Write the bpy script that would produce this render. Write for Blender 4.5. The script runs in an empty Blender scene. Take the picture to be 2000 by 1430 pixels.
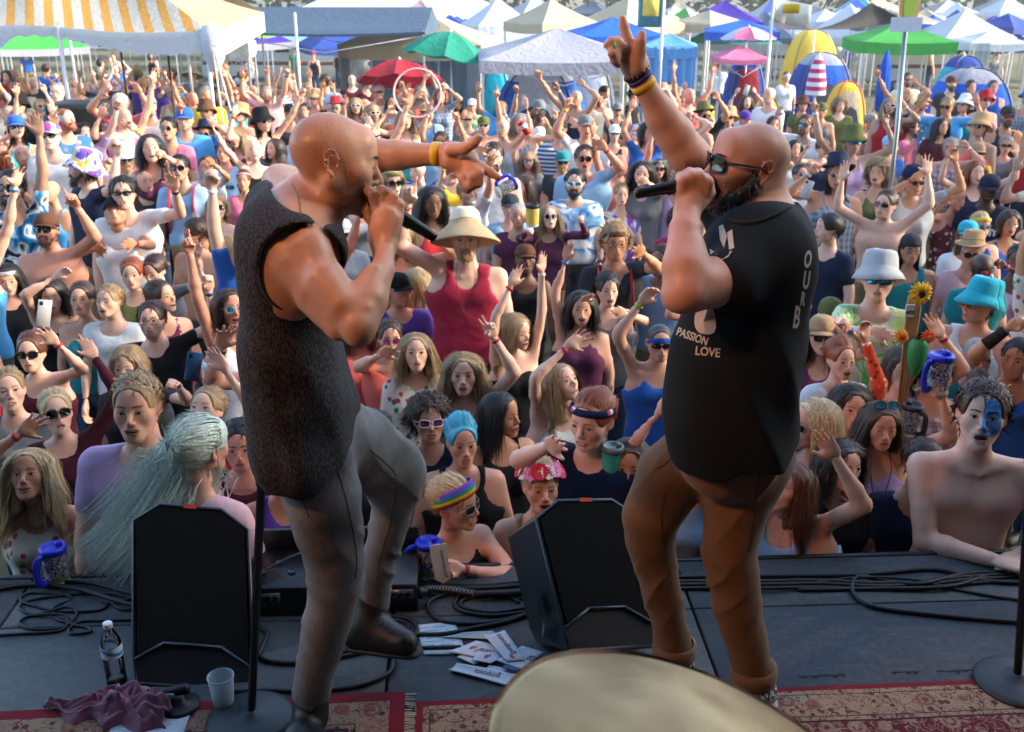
import bpy,math,random
import numpy as np
from mathutils import Vector,Matrix,Euler
R = math.radians
SC = bpy.context.scene
COL = SC.collection
# ------------------------------------------------------------------ camera
CAM_H,PITCH,FOC = 2.1,R(21.0),2000.0
cd = bpy.data.cameras.new('camera');cam = bpy.data.objects.new('camera',cd);COL.objects.link(cam)
cam.location = (0,0,CAM_H);cam.rotation_euler = (R(90) - PITCH,0,0)
cd.sensor_width = 36;cd.lens = 36.0;cd.clip_start = 0.05;cd.clip_end = 3000
cd.dof.use_dof = True;cd.dof.focus_distance = 3.0;cd.dof.aperture_fstop = 7.0
SC.camera = cam
# ------------------------------------------------------------------ world, sun, exposure
SUN_EL,SUN_AZ = 24.0,92.0       # azimuth measured from +Y (into the picture) towards +X
w = bpy.data.worlds.new('World');SC.world = w;w.use_nodes = True
nt = w.node_tree;nt.nodes.clear()
sky = nt.nodes.new('ShaderNodeTexSky');sky.sky_type = 'NISHITA';sky.sun_disc = False
sky.sun_elevation = R(SUN_EL);sky.sun_rotation = R(SUN_AZ);sky.air_density = 1.0;sky.dust_density = 2.0;sky.ozone_density = 1.0
bg = nt.nodes.new('ShaderNodeBackground');bg.inputs['Strength'].default_value = 0.15
wo = nt.nodes.new('ShaderNodeOutputWorld');nt.links.new(sky.outputs[0],bg.inputs[0]);nt.links.new(bg.outputs[0],wo.inputs[0])
sd = bpy.data.lights.new('sun','SUN');sd.energy = 2.1;sd.angle = R(5.0);sd.color = (1.0,0.88,0.72)
sun = bpy.data.objects.new('sun',sd);COL.objects.link(sun)
_d = Vector((math.sin(R(SUN_AZ)) * math.cos(R(SUN_EL)),math.cos(R(SUN_AZ)) * math.cos(R(SUN_EL)),math.sin(R(SUN_EL))))
sun.rotation_euler = _d.to_track_quat('Z','Y').to_euler();sun.location = (0,0,30)
SC.view_settings.view_transform = 'Standard';SC.view_settings.look = 'None'
SC.view_settings.exposure = 2.2;SC.view_settings.gamma = 1.0;SC.view_settings.use_curve_mapping = False
HAZE = 0.0009
SC.cycles.max_bounces = 6;SC.cycles.diffuse_bounces = 3;SC.cycles.transparent_max_bounces = 12;SC.cycles.volume_bounces = 0
# ------------------------------------------------------------------ places seen through pixels of the 2000 x 1430 photograph
_c,_s = math.cos(PITCH),math.sin(PITCH)
def ray(px,py):
 u,v = (px - 1000) / FOC,(715 - py) / FOC
 return np.array((u,_c + v * _s,-_s + v * _c))
def PD(px,py,y):                 # point on the vertical plane Y=y
 r = ray(px,py);t = y / r[1];return np.array((r[0] * t,y,CAM_H + r[2] * t))
def PZ(px,py,z=0.0):             # point on the horizontal plane Z=z
 r = ray(px,py);t = (z - CAM_H) / r[2];return np.array((r[0] * t,r[1] * t,z))
def PP(px,py,dep):               # point at optical depth
 r = ray(px,py);return np.array((r[0] * dep,r[1] * dep,CAM_H + r[2] * dep))
# ------------------------------------------------------------------ signed distance fields and surface nets
def _len(a,b,c):return np.sqrt(a * a + b * b + c * c)
def rcone(a,b,ra,rb=None,n=None,f=1.0):
 a = np.asarray(a,np.float32);b = np.asarray(b,np.float32);rb = ra if rb is None else rb
 ba = b - a;L2 = max(float(ba @ ba),1e-9)
 if n is not None:
  n = np.asarray(n,np.float32);n = n / np.linalg.norm(n)
 m = max(ra,rb) * max(1.0,f)
 def fn(X,Y,Z):
  qx,qy,qz = X - a[0],Y - a[1],Z - a[2]
  t = np.clip((qx * ba[0] + qy * ba[1] + qz * ba[2]) / L2,0,1)
  qx = qx - t * ba[0];qy = qy - t * ba[1];qz = qz - t * ba[2]
  if n is not None:
   k = (qx * n[0] + qy * n[1] + qz * n[2]) * (1.0 / f - 1.0)
   qx = qx + n[0] * k;qy = qy + n[1] * k;qz = qz + n[2] * k
  return (_len(qx,qy,qz) - (ra + (rb - ra) * t)) * min(1.0,f)
 return fn,np.minimum(a,b) - m,np.maximum(a,b) + m
def ell(c,r,M=None):
 c = np.asarray(c,np.float32);r = np.asarray(r,np.float32);m = float(max(r))
 M = None if M is None else np.asarray(M,np.float32)
 def fn(X,Y,Z):
  x,y,z = X - c[0],Y - c[1],Z - c[2]
  if M is not None:
   x,y,z = (M[0,0] * x + M[1,0] * y + M[2,0] * z,M[0,1] * x + M[1,1] * y + M[2,1] * z,M[0,2] * x + M[1,2] * y + M[2,2] * z)
  k0 = _len(x / r[0],y / r[1],z / r[2]);k1 = _len(x / r[0]**2,y / r[1]**2,z / r[2]**2)
  return k0 * (k0 - 1.0) / np.maximum(k1,1e-6)
 return fn,c - m,c + m
def boxp(c,hs,rad=0.0,M=None):
 c = np.asarray(c,np.float32);m = float(np.linalg.norm(hs))
 def fn(X,Y,Z):
  x,y,z = X - c[0],Y - c[1],Z - c[2]
  if M is not None:
   x,y,z = (M[0,0] * x + M[1,0] * y + M[2,0] * z,M[0,1] * x + M[1,1] * y + M[2,1] * z,M[0,2] * x + M[1,2] * y + M[2,2] * z)
  x,y,z = abs(x) - hs[0] + rad,abs(y) - hs[1] + rad,abs(z) - hs[2] + rad
  return _len(np.maximum(x,0),np.maximum(y,0),np.maximum(z,0)) + np.minimum(np.maximum(x,np.maximum(y,z)),0) - rad
 return fn,c - m,c + m
def half(pt,nrm):                  # solid on the side opposite to nrm
 pt = np.asarray(pt,float);nrm = np.asarray(nrm,float);nrm = nrm / np.linalg.norm(nrm)
 return (lambda X,Y,Z:(X - pt[0]) * nrm[0] + (Y - pt[1]) * nrm[1] + (Z - pt[2]) * nrm[2]),None,None
def xform(prim,M,t,s=1.0):       # prim given in local space, placed by p = M*(s*q)+t
 fn,lo,hi = prim;M = np.asarray(M,np.float32);t = np.asarray(t,np.float32)
 def g(X,Y,Z):
  x,y,z = X - t[0],Y - t[1],Z - t[2]
  return fn((M[0,0] * x + M[1,0] * y + M[2,0] * z) / s,(M[0,1] * x + M[1,1] * y + M[2,1] * z) / s,(M[0,2] * x + M[1,2] * y + M[2,2] * z) / s) * s
 if lo is None:return g,None,None
 cs = np.array([[(lo,hi)[i][0],(lo,hi)[j][1],(lo,hi)[k][2]] for i in (0,1) for j in (0,1) for k in (0,1)])
 cs = (cs * s) @ M.T + t
 return g,cs.min(0),cs.max(0)
class Field:
 def __init__(self):self.p = []
 def u(self,prim,k=0.0):self.p.append((prim,k,'u'));return self
 def s(self,prim,k=0.0):self.p.append((prim,k,'s'));return self
 def i(self,prim,k=0.0):self.p.append((prim,k,'i'));return self
 def placed(self,M,t,s=1.0):
  o = Field();o.p = [(xform(p,M,t,s),k * s,op) for p,k,op in self.p];return o
 def add(self,other):self.p += other.p;return self
 @staticmethod
 def comb(F,d,k,op):
  if op == 's':d = -d
  if op == 'u':
   if k <= 0:return np.minimum(F,d)
   h = np.clip(.5 + .5 * (F - d) / k,0,1);return F + (d - F) * h - k * h * (1 - h)
  if k <= 0:return np.maximum(F,d)
  h = np.clip(.5 - .5 * (F - d) / k,0,1);return F + (d - F) * h + k * h * (1 - h)
 def at(self,X,Y,Z):
  F = np.full(np.broadcast(X,Y,Z).shape,0.5,np.float32)
  for (fn,lo,hi),k,op in self.p:F = self.comb(F,fn(X,Y,Z),k,op)
  return F
 def mesh(self,h,disp=None,sm=1):
  los = [p[1] for p,k,op in self.p if op == 'u'];his = [p[2] for p,k,op in self.p if op == 'u']
  lo = np.min(los,0) - 3 * h;hi = np.max(his,0) + 3 * h
  n = np.ceil((hi - lo) / h).astype(int) + 1
  F = np.full(n,0.06 + 2 * h,np.float32)
  ax = [(lo[i] + h * np.arange(n[i])).astype(np.float32) for i in range(3)]
  for (fn,a,b),k,op in self.p:
   if a is None:sl = [slice(0,n[i]) for i in range(3)]
   else:
    m = k + 3 * h
    sl = [slice(max(0,int((a[i] - m - lo[i]) / h)),min(n[i],int((b[i] + m - lo[i]) / h) + 2)) for i in range(3)]
    if any(s_.stop <= s_.start for s_ in sl):continue
   sl = tuple(sl);X = ax[0][sl[0]][:,None,None];Y = ax[1][sl[1]][None,:,None];Z = ax[2][sl[2]][None,None,:]
   F[sl] = self.comb(F[sl],fn(X,Y,Z),k,op)
  if disp is not None:F = F + disp(ax[0][:,None,None],ax[1][None,:,None],ax[2][None,None,:])
  return relax(nets(F,lo,h),sm)
_CO = [(i,j,k) for i in (0,1) for j in (0,1) for k in (0,1)]
_ED = [(a,b) for a in range(8) for b in range(a + 1,8) if sum(abs(_CO[a][q] - _CO[b][q]) for q in range(3)) == 1]
def nets(F,lo,h):
 S = F < 0;nx,ny,nz = F.shape
 c = np.zeros((nx - 1,ny - 1,nz - 1),np.uint8)
 for i,j,k in _CO:c += S[i:nx - 1 + i,j:ny - 1 + j,k:nz - 1 + k]
 A = (c > 0) & (c < 8);idx = np.argwhere(A)
 vid = np.full(A.shape,-1,np.int32);vid[A] = np.arange(len(idx))
 vals = np.stack([F[idx[:,0] + i,idx[:,1] + j,idx[:,2] + k] for i,j,k in _CO],1)
 P = np.zeros((len(idx),3));cnt = np.zeros(len(idx));co = np.array(_CO,float)
 for a,b in _ED:
  va,vb = vals[:,a],vals[:,b];m = (va < 0) != (vb < 0)
  t = np.where(m,va / np.where(m,va - vb,1),0)[:,None]
  P += np.where(m[:,None],co[a] + t * (co[b] - co[a]),0);cnt += m
 P = (P / np.maximum(cnt,1)[:,None] + idx) * h + lo
 Q = []
 for ax in range(3):
  s0 = [slice(1,-1)] * 3;s1 = [slice(1,-1)] * 3
  s0[ax] = slice(0,-1);s1[ax] = slice(1,None)
  D = S[tuple(s0)] != S[tuple(s1)]
  e = np.argwhere(D)
  if not len(e):continue
  off = np.array([1,1,1]);off[ax] = 0;e = e + off
  u,v = [(1,2),(2,0),(0,1)][ax]
  du = np.zeros(3,int);du[u] = 1;dv = np.zeros(3,int);dv[v] = 1
  g = lambda q:vid[q[:,0],q[:,1],q[:,2]]
  q = np.stack([g(e - du - dv),g(e - dv),g(e),g(e - du)],1)
  ins = S[e[:,0],e[:,1],e[:,2]]
  q[~ins] = q[~ins][:,::-1]
  Q.append(q)
 Q = np.concatenate(Q) if Q else np.zeros((0,4),int)
 return Geo(P,Q[(Q >= 0).all(1)])
def relax(g,n):
 if not len(g.q):return g
 N = len(g.v);qi = g.q.ravel();cnt = np.bincount(qi,minlength=N)[:,None] + 1e-9
 for _ in range(n):
  c = g.v[g.q].mean(1).repeat(4,0);m = np.stack([np.bincount(qi,c[:,k],N) for k in range(3)],1) / cnt;g.v = g.v * .35 + m * .65
 return g
class Geo:                           # vertices, quads (a triangle repeats its last corner), material index per face, mask colour per vertex
 def __init__(self,v=None,q=None,m=0,c=None):
  self.v = np.zeros((0,3)) if v is None or len(v) == 0 else np.asarray(v,float)
  self.q = np.zeros((0,4),int) if q is None or len(q) == 0 else np.asarray(q,int)
  self.m = np.full(len(self.q),m) if np.isscalar(m) else m
  self.c = np.zeros((len(self.v),4)) if c is None else c
 def T(self,M=None,t=(0,0,0),s=1.0):
  v = self.v * s
  if M is not None:v = v @ np.asarray(M).T
  q = self.q
  if (M is not None and np.linalg.det(np.asarray(M)) < 0) != (not np.isscalar(s) and np.prod(s) < 0):q = q[:,::-1]
  return Geo(v + np.asarray(t),q,self.m.copy(),self.c)
 def __add__(self,o):
  return Geo(np.concatenate([self.v,o.v]),np.concatenate([self.q,o.q + len(self.v)]),np.concatenate([self.m,o.m]),np.concatenate([self.c,o.c]))
 def cut(self,keep):             # keep faces where keep(centre) is true
  ctr = self.v[self.q].mean(1);k = keep(ctr);return Geo(self.v,self.q[k],self.m[k],self.c)
def to_mesh(g,name,smooth=True):
 me = bpy.data.meshes.new(name)
 tri = (g.q[:,2] == g.q[:,3]) | (g.q[:,0] == g.q[:,3])
 ln = np.where(tri,3,4);st = np.concatenate([[0],np.cumsum(ln)[:-1]]) if len(ln) else np.zeros(0,int)
 keep = np.ones_like(g.q,bool);keep[tri,3] = False
 lv = g.q[keep]
 me.vertices.add(len(g.v));me.vertices.foreach_set('co',g.v.astype(np.float32).ravel())
 me.loops.add(len(lv));me.loops.foreach_set('vertex_index',lv.astype(np.int32))
 me.polygons.add(len(ln));me.polygons.foreach_set('loop_start',st.astype(np.int32));me.polygons.foreach_set('loop_total',ln.astype(np.int32))
 me.polygons.foreach_set('material_index',g.m.astype(np.int32))
 me.polygons.foreach_set('use_smooth',np.full(len(ln),smooth))
 if g.c.any():
  at = me.color_attributes.new('mask','FLOAT_COLOR','POINT');at.data.foreach_set('color',g.c.astype(np.float32).ravel())
 me.update(calc_edges=True);return me
def obj(name,g,mats,parent=None,smooth=True,label=None,cat=None,group=None,kind=None,loc=None):
 me = g if isinstance(g,bpy.types.Mesh) else to_mesh(g,name,smooth)
 if not isinstance(mats,(list,tuple)):mats = [mats]
 o = bpy.data.objects.new(name,me);COL.objects.link(o)
 if len(me.materials) == 0:
  for m in mats:me.materials.append(m)
 else:
  for i,m in enumerate(mats):
   if i < len(o.material_slots) and me.materials[i] is not m:
    o.material_slots[i].link = 'OBJECT';o.material_slots[i].material = m
 if parent:o.parent = parent
 if loc is not None:o.location = loc
 tag(o,label,cat,group,kind);return o
def tag(o,label=None,cat=None,group=None,kind=None):
 if label:o['label'] = label
 if cat:o['category'] = cat
 if group:o['group'] = group
 if kind:o['kind'] = kind
 return o
def empty(name,label,cat,loc=(0,0,0),rz=0.0,group=None):
 o = bpy.data.objects.new(name,None);COL.objects.link(o);o.location = loc;o.rotation_euler = (0,0,rz);o.empty_display_size = .1
 return tag(o,label,cat,group)
# ------------------------------------------------------------------ plain solids
def frame(d,up=(0,0,1)):
 d = np.asarray(d,float);d = d / np.linalg.norm(d);up = np.asarray(up,float)
 if abs(d @ up) > .98:up = np.array((1.0,0,0))
 x = np.cross(up,d);x /= np.linalg.norm(x);y = np.cross(d,x)
 return np.stack([x,y,d],1)   # columns x,y,d
def tube(pts,r,n=8,caps=True,flat=1.0,closed=False,up=(0,0,1),m=0):
 pts = np.asarray(pts,float);N = len(pts);r = np.full(N,r) if np.isscalar(r) else np.asarray(r)
 tg = np.gradient(pts,axis=0) if not closed else np.roll(pts,-1,0) - np.roll(pts,1,0)
 V = [];a = np.arange(n) * 2 * math.pi / n;px = None
 for i in range(N):
  d = tg[i] / (np.linalg.norm(tg[i]) + 1e-9)
  if px is None:px = frame(d,up)[:,0]
  px = px - d * (px @ d);px /= np.linalg.norm(px) + 1e-9;py = np.cross(d,px)
  V.append(pts[i] + r[i] * (np.cos(a)[:,None] * px + np.sin(a)[:,None] * py * flat))
 V = np.concatenate(V);Q = []
 for i in range(N if closed else N - 1):
  for j in range(n):
   k = (j + 1) % n;b = ((i + 1) % N) * n
   Q.append((i * n + j,i * n + k,b + k,b + j))
 if caps and not closed:
  V = np.concatenate([V,pts[:1],pts[-1:]]);c0 = len(V) - 2;c1 = c0 + 1
  for j in range(n):
   k = (j + 1) % n;Q.append((c0,k,j,j));Q.append((c1,(N - 1) * n + j,(N - 1) * n + k,(N - 1) * n + k))
 return Geo(V,Q,m)
def lathe(prof,n=24,m=0,c=(0,0,0)):         # profile of (r, z), outside seen counter-clockwise when going up
 prof = list(prof);V = [];Q = []
 for r,z in prof:
  for j in range(n):V.append((r * math.cos(2 * math.pi * j / n),r * math.sin(2 * math.pi * j / n),z))
 for i in range(len(prof) - 1):
  for j in range(n):
   k = (j + 1) % n;Q.append((i * n + j,i * n + k,(i + 1) * n + k,(i + 1) * n + j))
 return Geo(np.array(V) + np.asarray(c),Q,m)
def box(lo,hi,m=0,bev=0.0):
 lo = np.asarray(lo,float);hi = np.asarray(hi,float)
 if bev <= 0:
  V = [((lo,hi)[i][0],(lo,hi)[j][1],(lo,hi)[k][2]) for i in (0,1) for j in (0,1) for k in (0,1)]
  return Geo(V,[(0,1,3,2),(4,6,7,5),(0,4,5,1),(2,3,7,6),(0,2,6,4),(1,5,7,3)],m)
 V = [];Q = []                                # chamfered along the vertical edges and the rim
 for z,e in ((lo[2],bev),(lo[2] + bev,0),(hi[2] - bev,0),(hi[2],bev)):
  x0,y0,x1,y1 = lo[0] + e,lo[1] + e,hi[0] - e,hi[1] - e;b = bev
  V += [(x0 + b,y0,z),(x1 - b,y0,z),(x1,y0 + b,z),(x1,y1 - b,z),(x1 - b,y1,z),(x0 + b,y1,z),(x0,y1 - b,z),(x0,y0 + b,z)]
 for i in range(3):
  for j in range(8):k = (j + 1) % 8;Q.append((i * 8 + j,i * 8 + k,i * 8 + 8 + k,i * 8 + 8 + j))
 Q += [(24,25,26,27),(24,27,28,31),(28,29,30,31),(3,2,1,0),(7,4,3,0),(7,6,5,4)]
 return Geo(V,Q,m)
def prism(poly,d,m=0):                          # planar polygon (list of 3D points), extruded by vector d
 n = len(poly);V = [tuple(p) for p in poly] + [tuple(np.asarray(p) + np.asarray(d)) for p in poly]
 c0 = np.mean(V[:n],0);c1 = np.mean(V[n:],0);V += [tuple(c0),tuple(c1)];Q = []
 nr = np.zeros(3)
 for i in range(n):nr += np.cross(np.asarray(poly[i]) - c0,np.asarray(poly[(i + 1) % n]) - c0)
 fl = nr @ np.asarray(d) > 0
 for i in range(n):
  k = (i + 1) % n;a = (i,k,n + k,n + i);b = (2 * n,k,i,i);c = (2 * n + 1,n + i,n + k,n + k)
  if not fl:a = a[::-1];b = (2 * n,i,k,k);c = (2 * n + 1,n + k,n + i,n + i)
  Q += [a,b,c]
 return Geo(V,Q,m)
def sheet(P,m=0,flip=False):                    # grid of points (rows, cols, 3)
 P = np.asarray(P,float);a,b = P.shape[:2];i = np.arange(a * b).reshape(a,b)
 q = np.stack([i[:-1,:-1],i[:-1,1:],i[1:,1:],i[1:,:-1]],-1).reshape(-1,4)
 return Geo(P.reshape(-1,3),q[:,::-1] if flip else q,m)
def thick(g,t,up=None):                         # gives a sheet a thickness t along its vertex normals
 fn = np.cross(g.v[g.q[:,1]] - g.v[g.q[:,0]],g.v[g.q[:,3]] - g.v[g.q[:,0]]) + 1e-12
 vn = np.zeros_like(g.v)
 for k in range(4):np.add.at(vn,g.q[:,k],fn)
 vn /= np.linalg.norm(vn,axis=1)[:,None] + 1e-12
 n = len(g.v);V = np.concatenate([g.v,g.v - vn * t]);Q = [g.q,g.q[:,::-1] + n]
 e = np.concatenate([g.q[:,[k,(k + 1) % 4]] for k in range(4)]);e = e[e[:,0] != e[:,1]]
 key = {}
 for a,b in e.tolist():
  if (b,a) in key:del key[(b,a)]
  else:key[(a,b)] = 1
 if key:
  ed = np.array(list(key));Q.append(np.stack([ed[:,0],ed[:,0] + n,ed[:,1] + n,ed[:,1]],1))
 Q = np.concatenate(Q);return Geo(V,Q,g.m[0] if len(g.m) else 0,np.concatenate([g.c,g.c]))
def spl(pts,n):                                  # Catmull-Rom through the points
 p = np.asarray(pts,float);p = np.concatenate([2 * p[:1] - p[1:2],p,2 * p[-1:] - p[-2:-1]]);out = []
 m = len(p) - 3
 for k in range(n):
  t = k / (n - 1) * m;i = min(int(t),m - 1);t -= i;a,b,c,d = p[i:i + 4]
  out.append(.5 * (2 * b + (c - a) * t + (2 * a - 5 * b + 4 * c - d) * t * t + (3 * b - a - 3 * c + d) * t ** 3))
 return np.array(out)
def rotm(x=0,y=0,z=0):return np.array(Euler((R(x),R(y),R(z)),'XYZ').to_matrix())
def wob(X,Y,Z,f,seed=0,oct=3):               # smooth trigonometric noise about -1..1
 r = np.random.RandomState(seed);o = 0
 for k in range(oct):
  d = r.normal(size=(3,3));d /= np.linalg.norm(d,axis=1)[:,None];ff = f * 2 ** k
  ph = r.uniform(0,6.28,6)
  a = ff * (X * d[0,0] + Y * d[0,1] + Z * d[0,2]) + ph[0];b = ff * (X * d[1,0] + Y * d[1,1] + Z * d[1,2]) + ph[1];c = ff * (X * d[2,0] + Y * d[2,1] + Z * d[2,2]) + ph[2]
  o = o + np.sin(a + 1.3 * np.sin(b)) * np.cos(c + .7 * np.sin(a * .6)) / 1.7 ** k
 return o / 1.6
# ------------------------------------------------------------------ materials
_MC = {}
def srgb(h):
 h = h.lstrip('#');c = [int(h[i:i + 2],16) / 255 for i in (0,2,4)]
 return tuple((x / 12.92 if x <= .04045 else ((x + .055) / 1.055) ** 2.4) for x in c)
class NT:
 def __init__(self,name):
  self.m = bpy.data.materials.new(name);self.m.use_nodes = True;self.t = self.m.node_tree;self.b = self.t.nodes['Principled BSDF']
 def n(self,typ,**kw):
  o = self.t.nodes.new('ShaderNode' + typ)
  for k,v in kw.items():
   if k.startswith('i_'):
    key = k[2:];key = int(key) if key.isdigit() else key.replace('_',' ')
    if hasattr(v,'is_linked') or isinstance(v,bpy.types.NodeSocket):self.t.links.new(v,o.inputs[key])
    else:o.inputs[key].default_value = v
   else:setattr(o,k,v)
  return o
 def l(self,a,b):self.t.links.new(a,b)
 def coord(self,which='Object'):return self.n('TexCoord').outputs[which]
 def noise(self,vec,scale,detail=3,rough=.55,dist=0.0):return self.n('TexNoise',i_Vector=vec,i_Scale=scale,i_Detail=detail,i_Roughness=rough,i_Distortion=dist).outputs['Fac']
 def map(self,vec,scale=(1,1,1),rot=(0,0,0),loc=(0,0,0)):return self.n('Mapping',i_Vector=vec,i_Scale=scale,i_Rotation=rot,i_Location=loc).outputs[0]
 def mix(self,fac,a,b,mode='MIX'):
  o = self.n('Mix',data_type='RGBA',blend_type=mode)
  for s,v in ((0,fac),(6,a),(7,b)):
   if isinstance(v,bpy.types.NodeSocket):self.l(v,o.inputs[s])
   else:o.inputs[s].default_value = v if s == 0 else (tuple(v) + (1,))[:4]
  return o.outputs[2]
 def ramp(self,fac,stops,mode='LINEAR'):
  o = self.n('ValToRGB',i_0=fac);cr = o.color_ramp;cr.interpolation = mode
  while len(cr.elements) < len(stops):cr.elements.new(.5)
  for e,(p,c) in zip(cr.elements,stops):
   e.position = p;e.color = (c,c,c,1) if np.isscalar(c) else (tuple(c) + (1,))[:4]
  return o.outputs[0]
 def math(self,op,a,b=0.0,c=0.0):
  o = self.n('Math',operation=op)
  for i,v in enumerate((a,b,c)):
   if isinstance(v,bpy.types.NodeSocket):self.l(v,o.inputs[i])
   else:o.inputs[i].default_value = v
  return o.outputs[0]
 def bump(self,h,strength=.3,dist=.01,nrm=None):
  o = self.n('Bump',i_Height=h,i_Strength=strength,i_Distance=dist)
  if nrm is not None:self.l(nrm,o.inputs['Normal'])
  return o.outputs[0]
 def out(self,col=None,rough=None,nrm=None,**kw):
  for k,v in (('Base Color',col),('Roughness',rough),('Normal',nrm)):
   if v is None:continue
   if isinstance(v,bpy.types.NodeSocket):self.l(v,self.b.inputs[k])
   else:self.b.inputs[k].default_value = (tuple(v) + (1,))[:4] if k == 'Base Color' else v
  for k,v in kw.items():
   k = k.replace('_',' ')
   if isinstance(v,bpy.types.NodeSocket):self.l(v,self.b.inputs[k])
   else:self.b.inputs[k].default_value = v
  return self.m
def M_plain(name,c,rough=.6,spec=.5,metal=0.0,nz=.12,sc=30,bump=0.0,**kw):
 if name in _MC:return _MC[name]
 c = srgb(c) if isinstance(c,str) else c
 t = NT(name);v = t.coord();f = t.noise(v,sc,4)
 col = t.mix(f,tuple(x * (1 - nz) for x in c),tuple(min(1,x * (1 + nz)) for x in c))
 nr = t.bump(t.noise(v,sc * 4,3),bump,.003) if bump else None
 _MC[name] = t.out(col,rough,nr,Metallic=metal,Specular_IOR_Level=spec,**kw);return _MC[name]
def M_skin(name,c,lip=(.42,.14,.12),rough=.5,sss=0.0,orange=0):
 if name in _MC:return _MC[name]
 c = srgb(c) if isinstance(c,str) else c
 t = NT(name);v = t.coord();m = t.n('Attribute',attribute_name='mask').outputs['Color']
 sp = t.n('SeparateColor',i_0=m)
 f = t.noise(v,9,4,.6);f2 = t.noise(v,160,2)
 col = t.mix(f,tuple(x * .80 for x in c),(min(1,c[0] * 1.14),c[1] * 1.08,c[2] * 1.05))
 col = t.mix(t.math('MULTIPLY',t.ramp(f2,[(.55,0),(.75,1)]),.18),col,(c[0] * .7,c[1] * .5,c[2] * .45))
 col = t.mix(sp.outputs[0],col,(c[0] * .95,c[1] * .52,c[2] * .5))                   # flushed: nose, ears, knuckles, lips
 hz = t.math('MULTIPLY',sp.outputs[1],t.ramp(t.noise(v,420,2),[(.35,.35),(.6,1)]))
 col = t.mix(hz,col,(.018,.013,.010))                                              # stubble
 nr = t.bump(t.noise(v,260,3),.12,.002)
 b = t.bump(t.noise(v,45,3),.12,.004,nr)
 rg = t.ramp(t.noise(v,26,4,.7),[(.35,rough - .10),(.65,rough + .12)])
 _MC[name] = t.out(col,rg,b,Specular_IOR_Level=.45,Subsurface_Weight=sss,Subsurface_Radius=(.02,.006,.003));return _MC[name]
def M_cloth(name,c,pat=None,c2=None,c3=None,sc=14.0,rough=.85,fold=1.0,heather=0.0):
 if name in _MC:return _MC[name]
 c = srgb(c) if isinstance(c,str) else c
 t = NT(name);v = t.coord();f = t.noise(v,6,4)
 col = t.mix(f,tuple(x * .85 for x in c),tuple(min(1,x * 1.12) for x in c))
 if pat:c2 = srgb(c2) if isinstance(c2,str) else c2;c3 = srgb(c3) if isinstance(c3,str) else (c3 or c2)
 if pat == 'stripe':
  z = t.n('SeparateXYZ',i_0=v).outputs[2];col = t.mix(t.ramp(t.math('FRACT',t.math('MULTIPLY',z,sc)),[(0,0),(.5,1)],'CONSTANT'),col,c2)
 if pat == 'check':
  s = t.n('SeparateXYZ',i_0=v);a = t.ramp(t.math('FRACT',t.math('MULTIPLY',s.outputs[2],sc)),[(0,0),(.5,.6)],'CONSTANT')
  b = t.ramp(t.math('FRACT',t.math('MULTIPLY',t.math('ADD',s.outputs[0],s.outputs[1]),sc)),[(0,0),(.5,.6)],'CONSTANT')
  col = t.mix(a,col,c2);col = t.mix(b,col,c3)
 if pat == 'dye':
  n1 = t.n('TexNoise',i_Vector=v,i_Scale=sc * .6,i_Detail=2,i_Distortion=1.5)
  col = t.ramp(n1.outputs['Fac'],[(.30,c),(.43,c2),(.5,(.75,.75,.72)),(.58,c3),(.68,c)])
 if pat == 'flower':
  vo = t.n('TexVoronoi',i_Vector=t.map(v),i_Scale=sc * 1.6);nn = t.noise(v,sc * 6,2)
  k = t.math('SUBTRACT',vo.outputs['Distance'],t.math('MULTIPLY',nn,.25))
  f2 = t.ramp(k,[(.14,1),(.22,0)]);cc = t.mix(t.ramp(t.n('SeparateColor',i_0=vo.outputs['Color']).outputs[0],[(.45,0),(.55,1)]),c2,c3)
  col = t.mix(f2,col,cc)
 if heather:
  h = t.noise(t.map(v,(420,420,90),(.3,.2,0)),1,3,.7);col = t.mix(t.ramp(h,[(.45,0),(.62,heather)]),col,(.16,.16,.17))
 wv = t.n('TexNoise',i_Vector=v,i_Scale=8.0,i_Detail=2,i_Distortion=.3).outputs['Fac']
 nr = t.bump(t.noise(v,500,2),.25,.001);nr = t.bump(wv,.4 * fold,.03,nr)
 _MC[name] = t.out(col,rough,nr,Specular_IOR_Level=.2,Sheen_Weight=0.0 if max(c) < .12 else .12);return _MC[name]
def M_hair(name,c,c2=None):
 if name in _MC:return _MC[name]
 c = srgb(c) if isinstance(c,str) else c;c2 = srgb(c2) if isinstance(c2,str) else (c2 or tuple(min(1,x * 2.0) for x in c))
 t = NT(name);v = t.coord();f = t.noise(t.map(v,(150,150,12)),1.0,4,.7);g = t.noise(v,14,3)
 col = t.mix(t.ramp(f,[(.32,0),(.66,1)]),tuple(x * .65 for x in c),c2);col = t.mix(t.math('MULTIPLY',g,.5),col,c)
 nr = t.bump(f,.5,.004)
 _MC[name] = t.out(col,.42,nr,Specular_IOR_Level=.5);return _MC[name]
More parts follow.
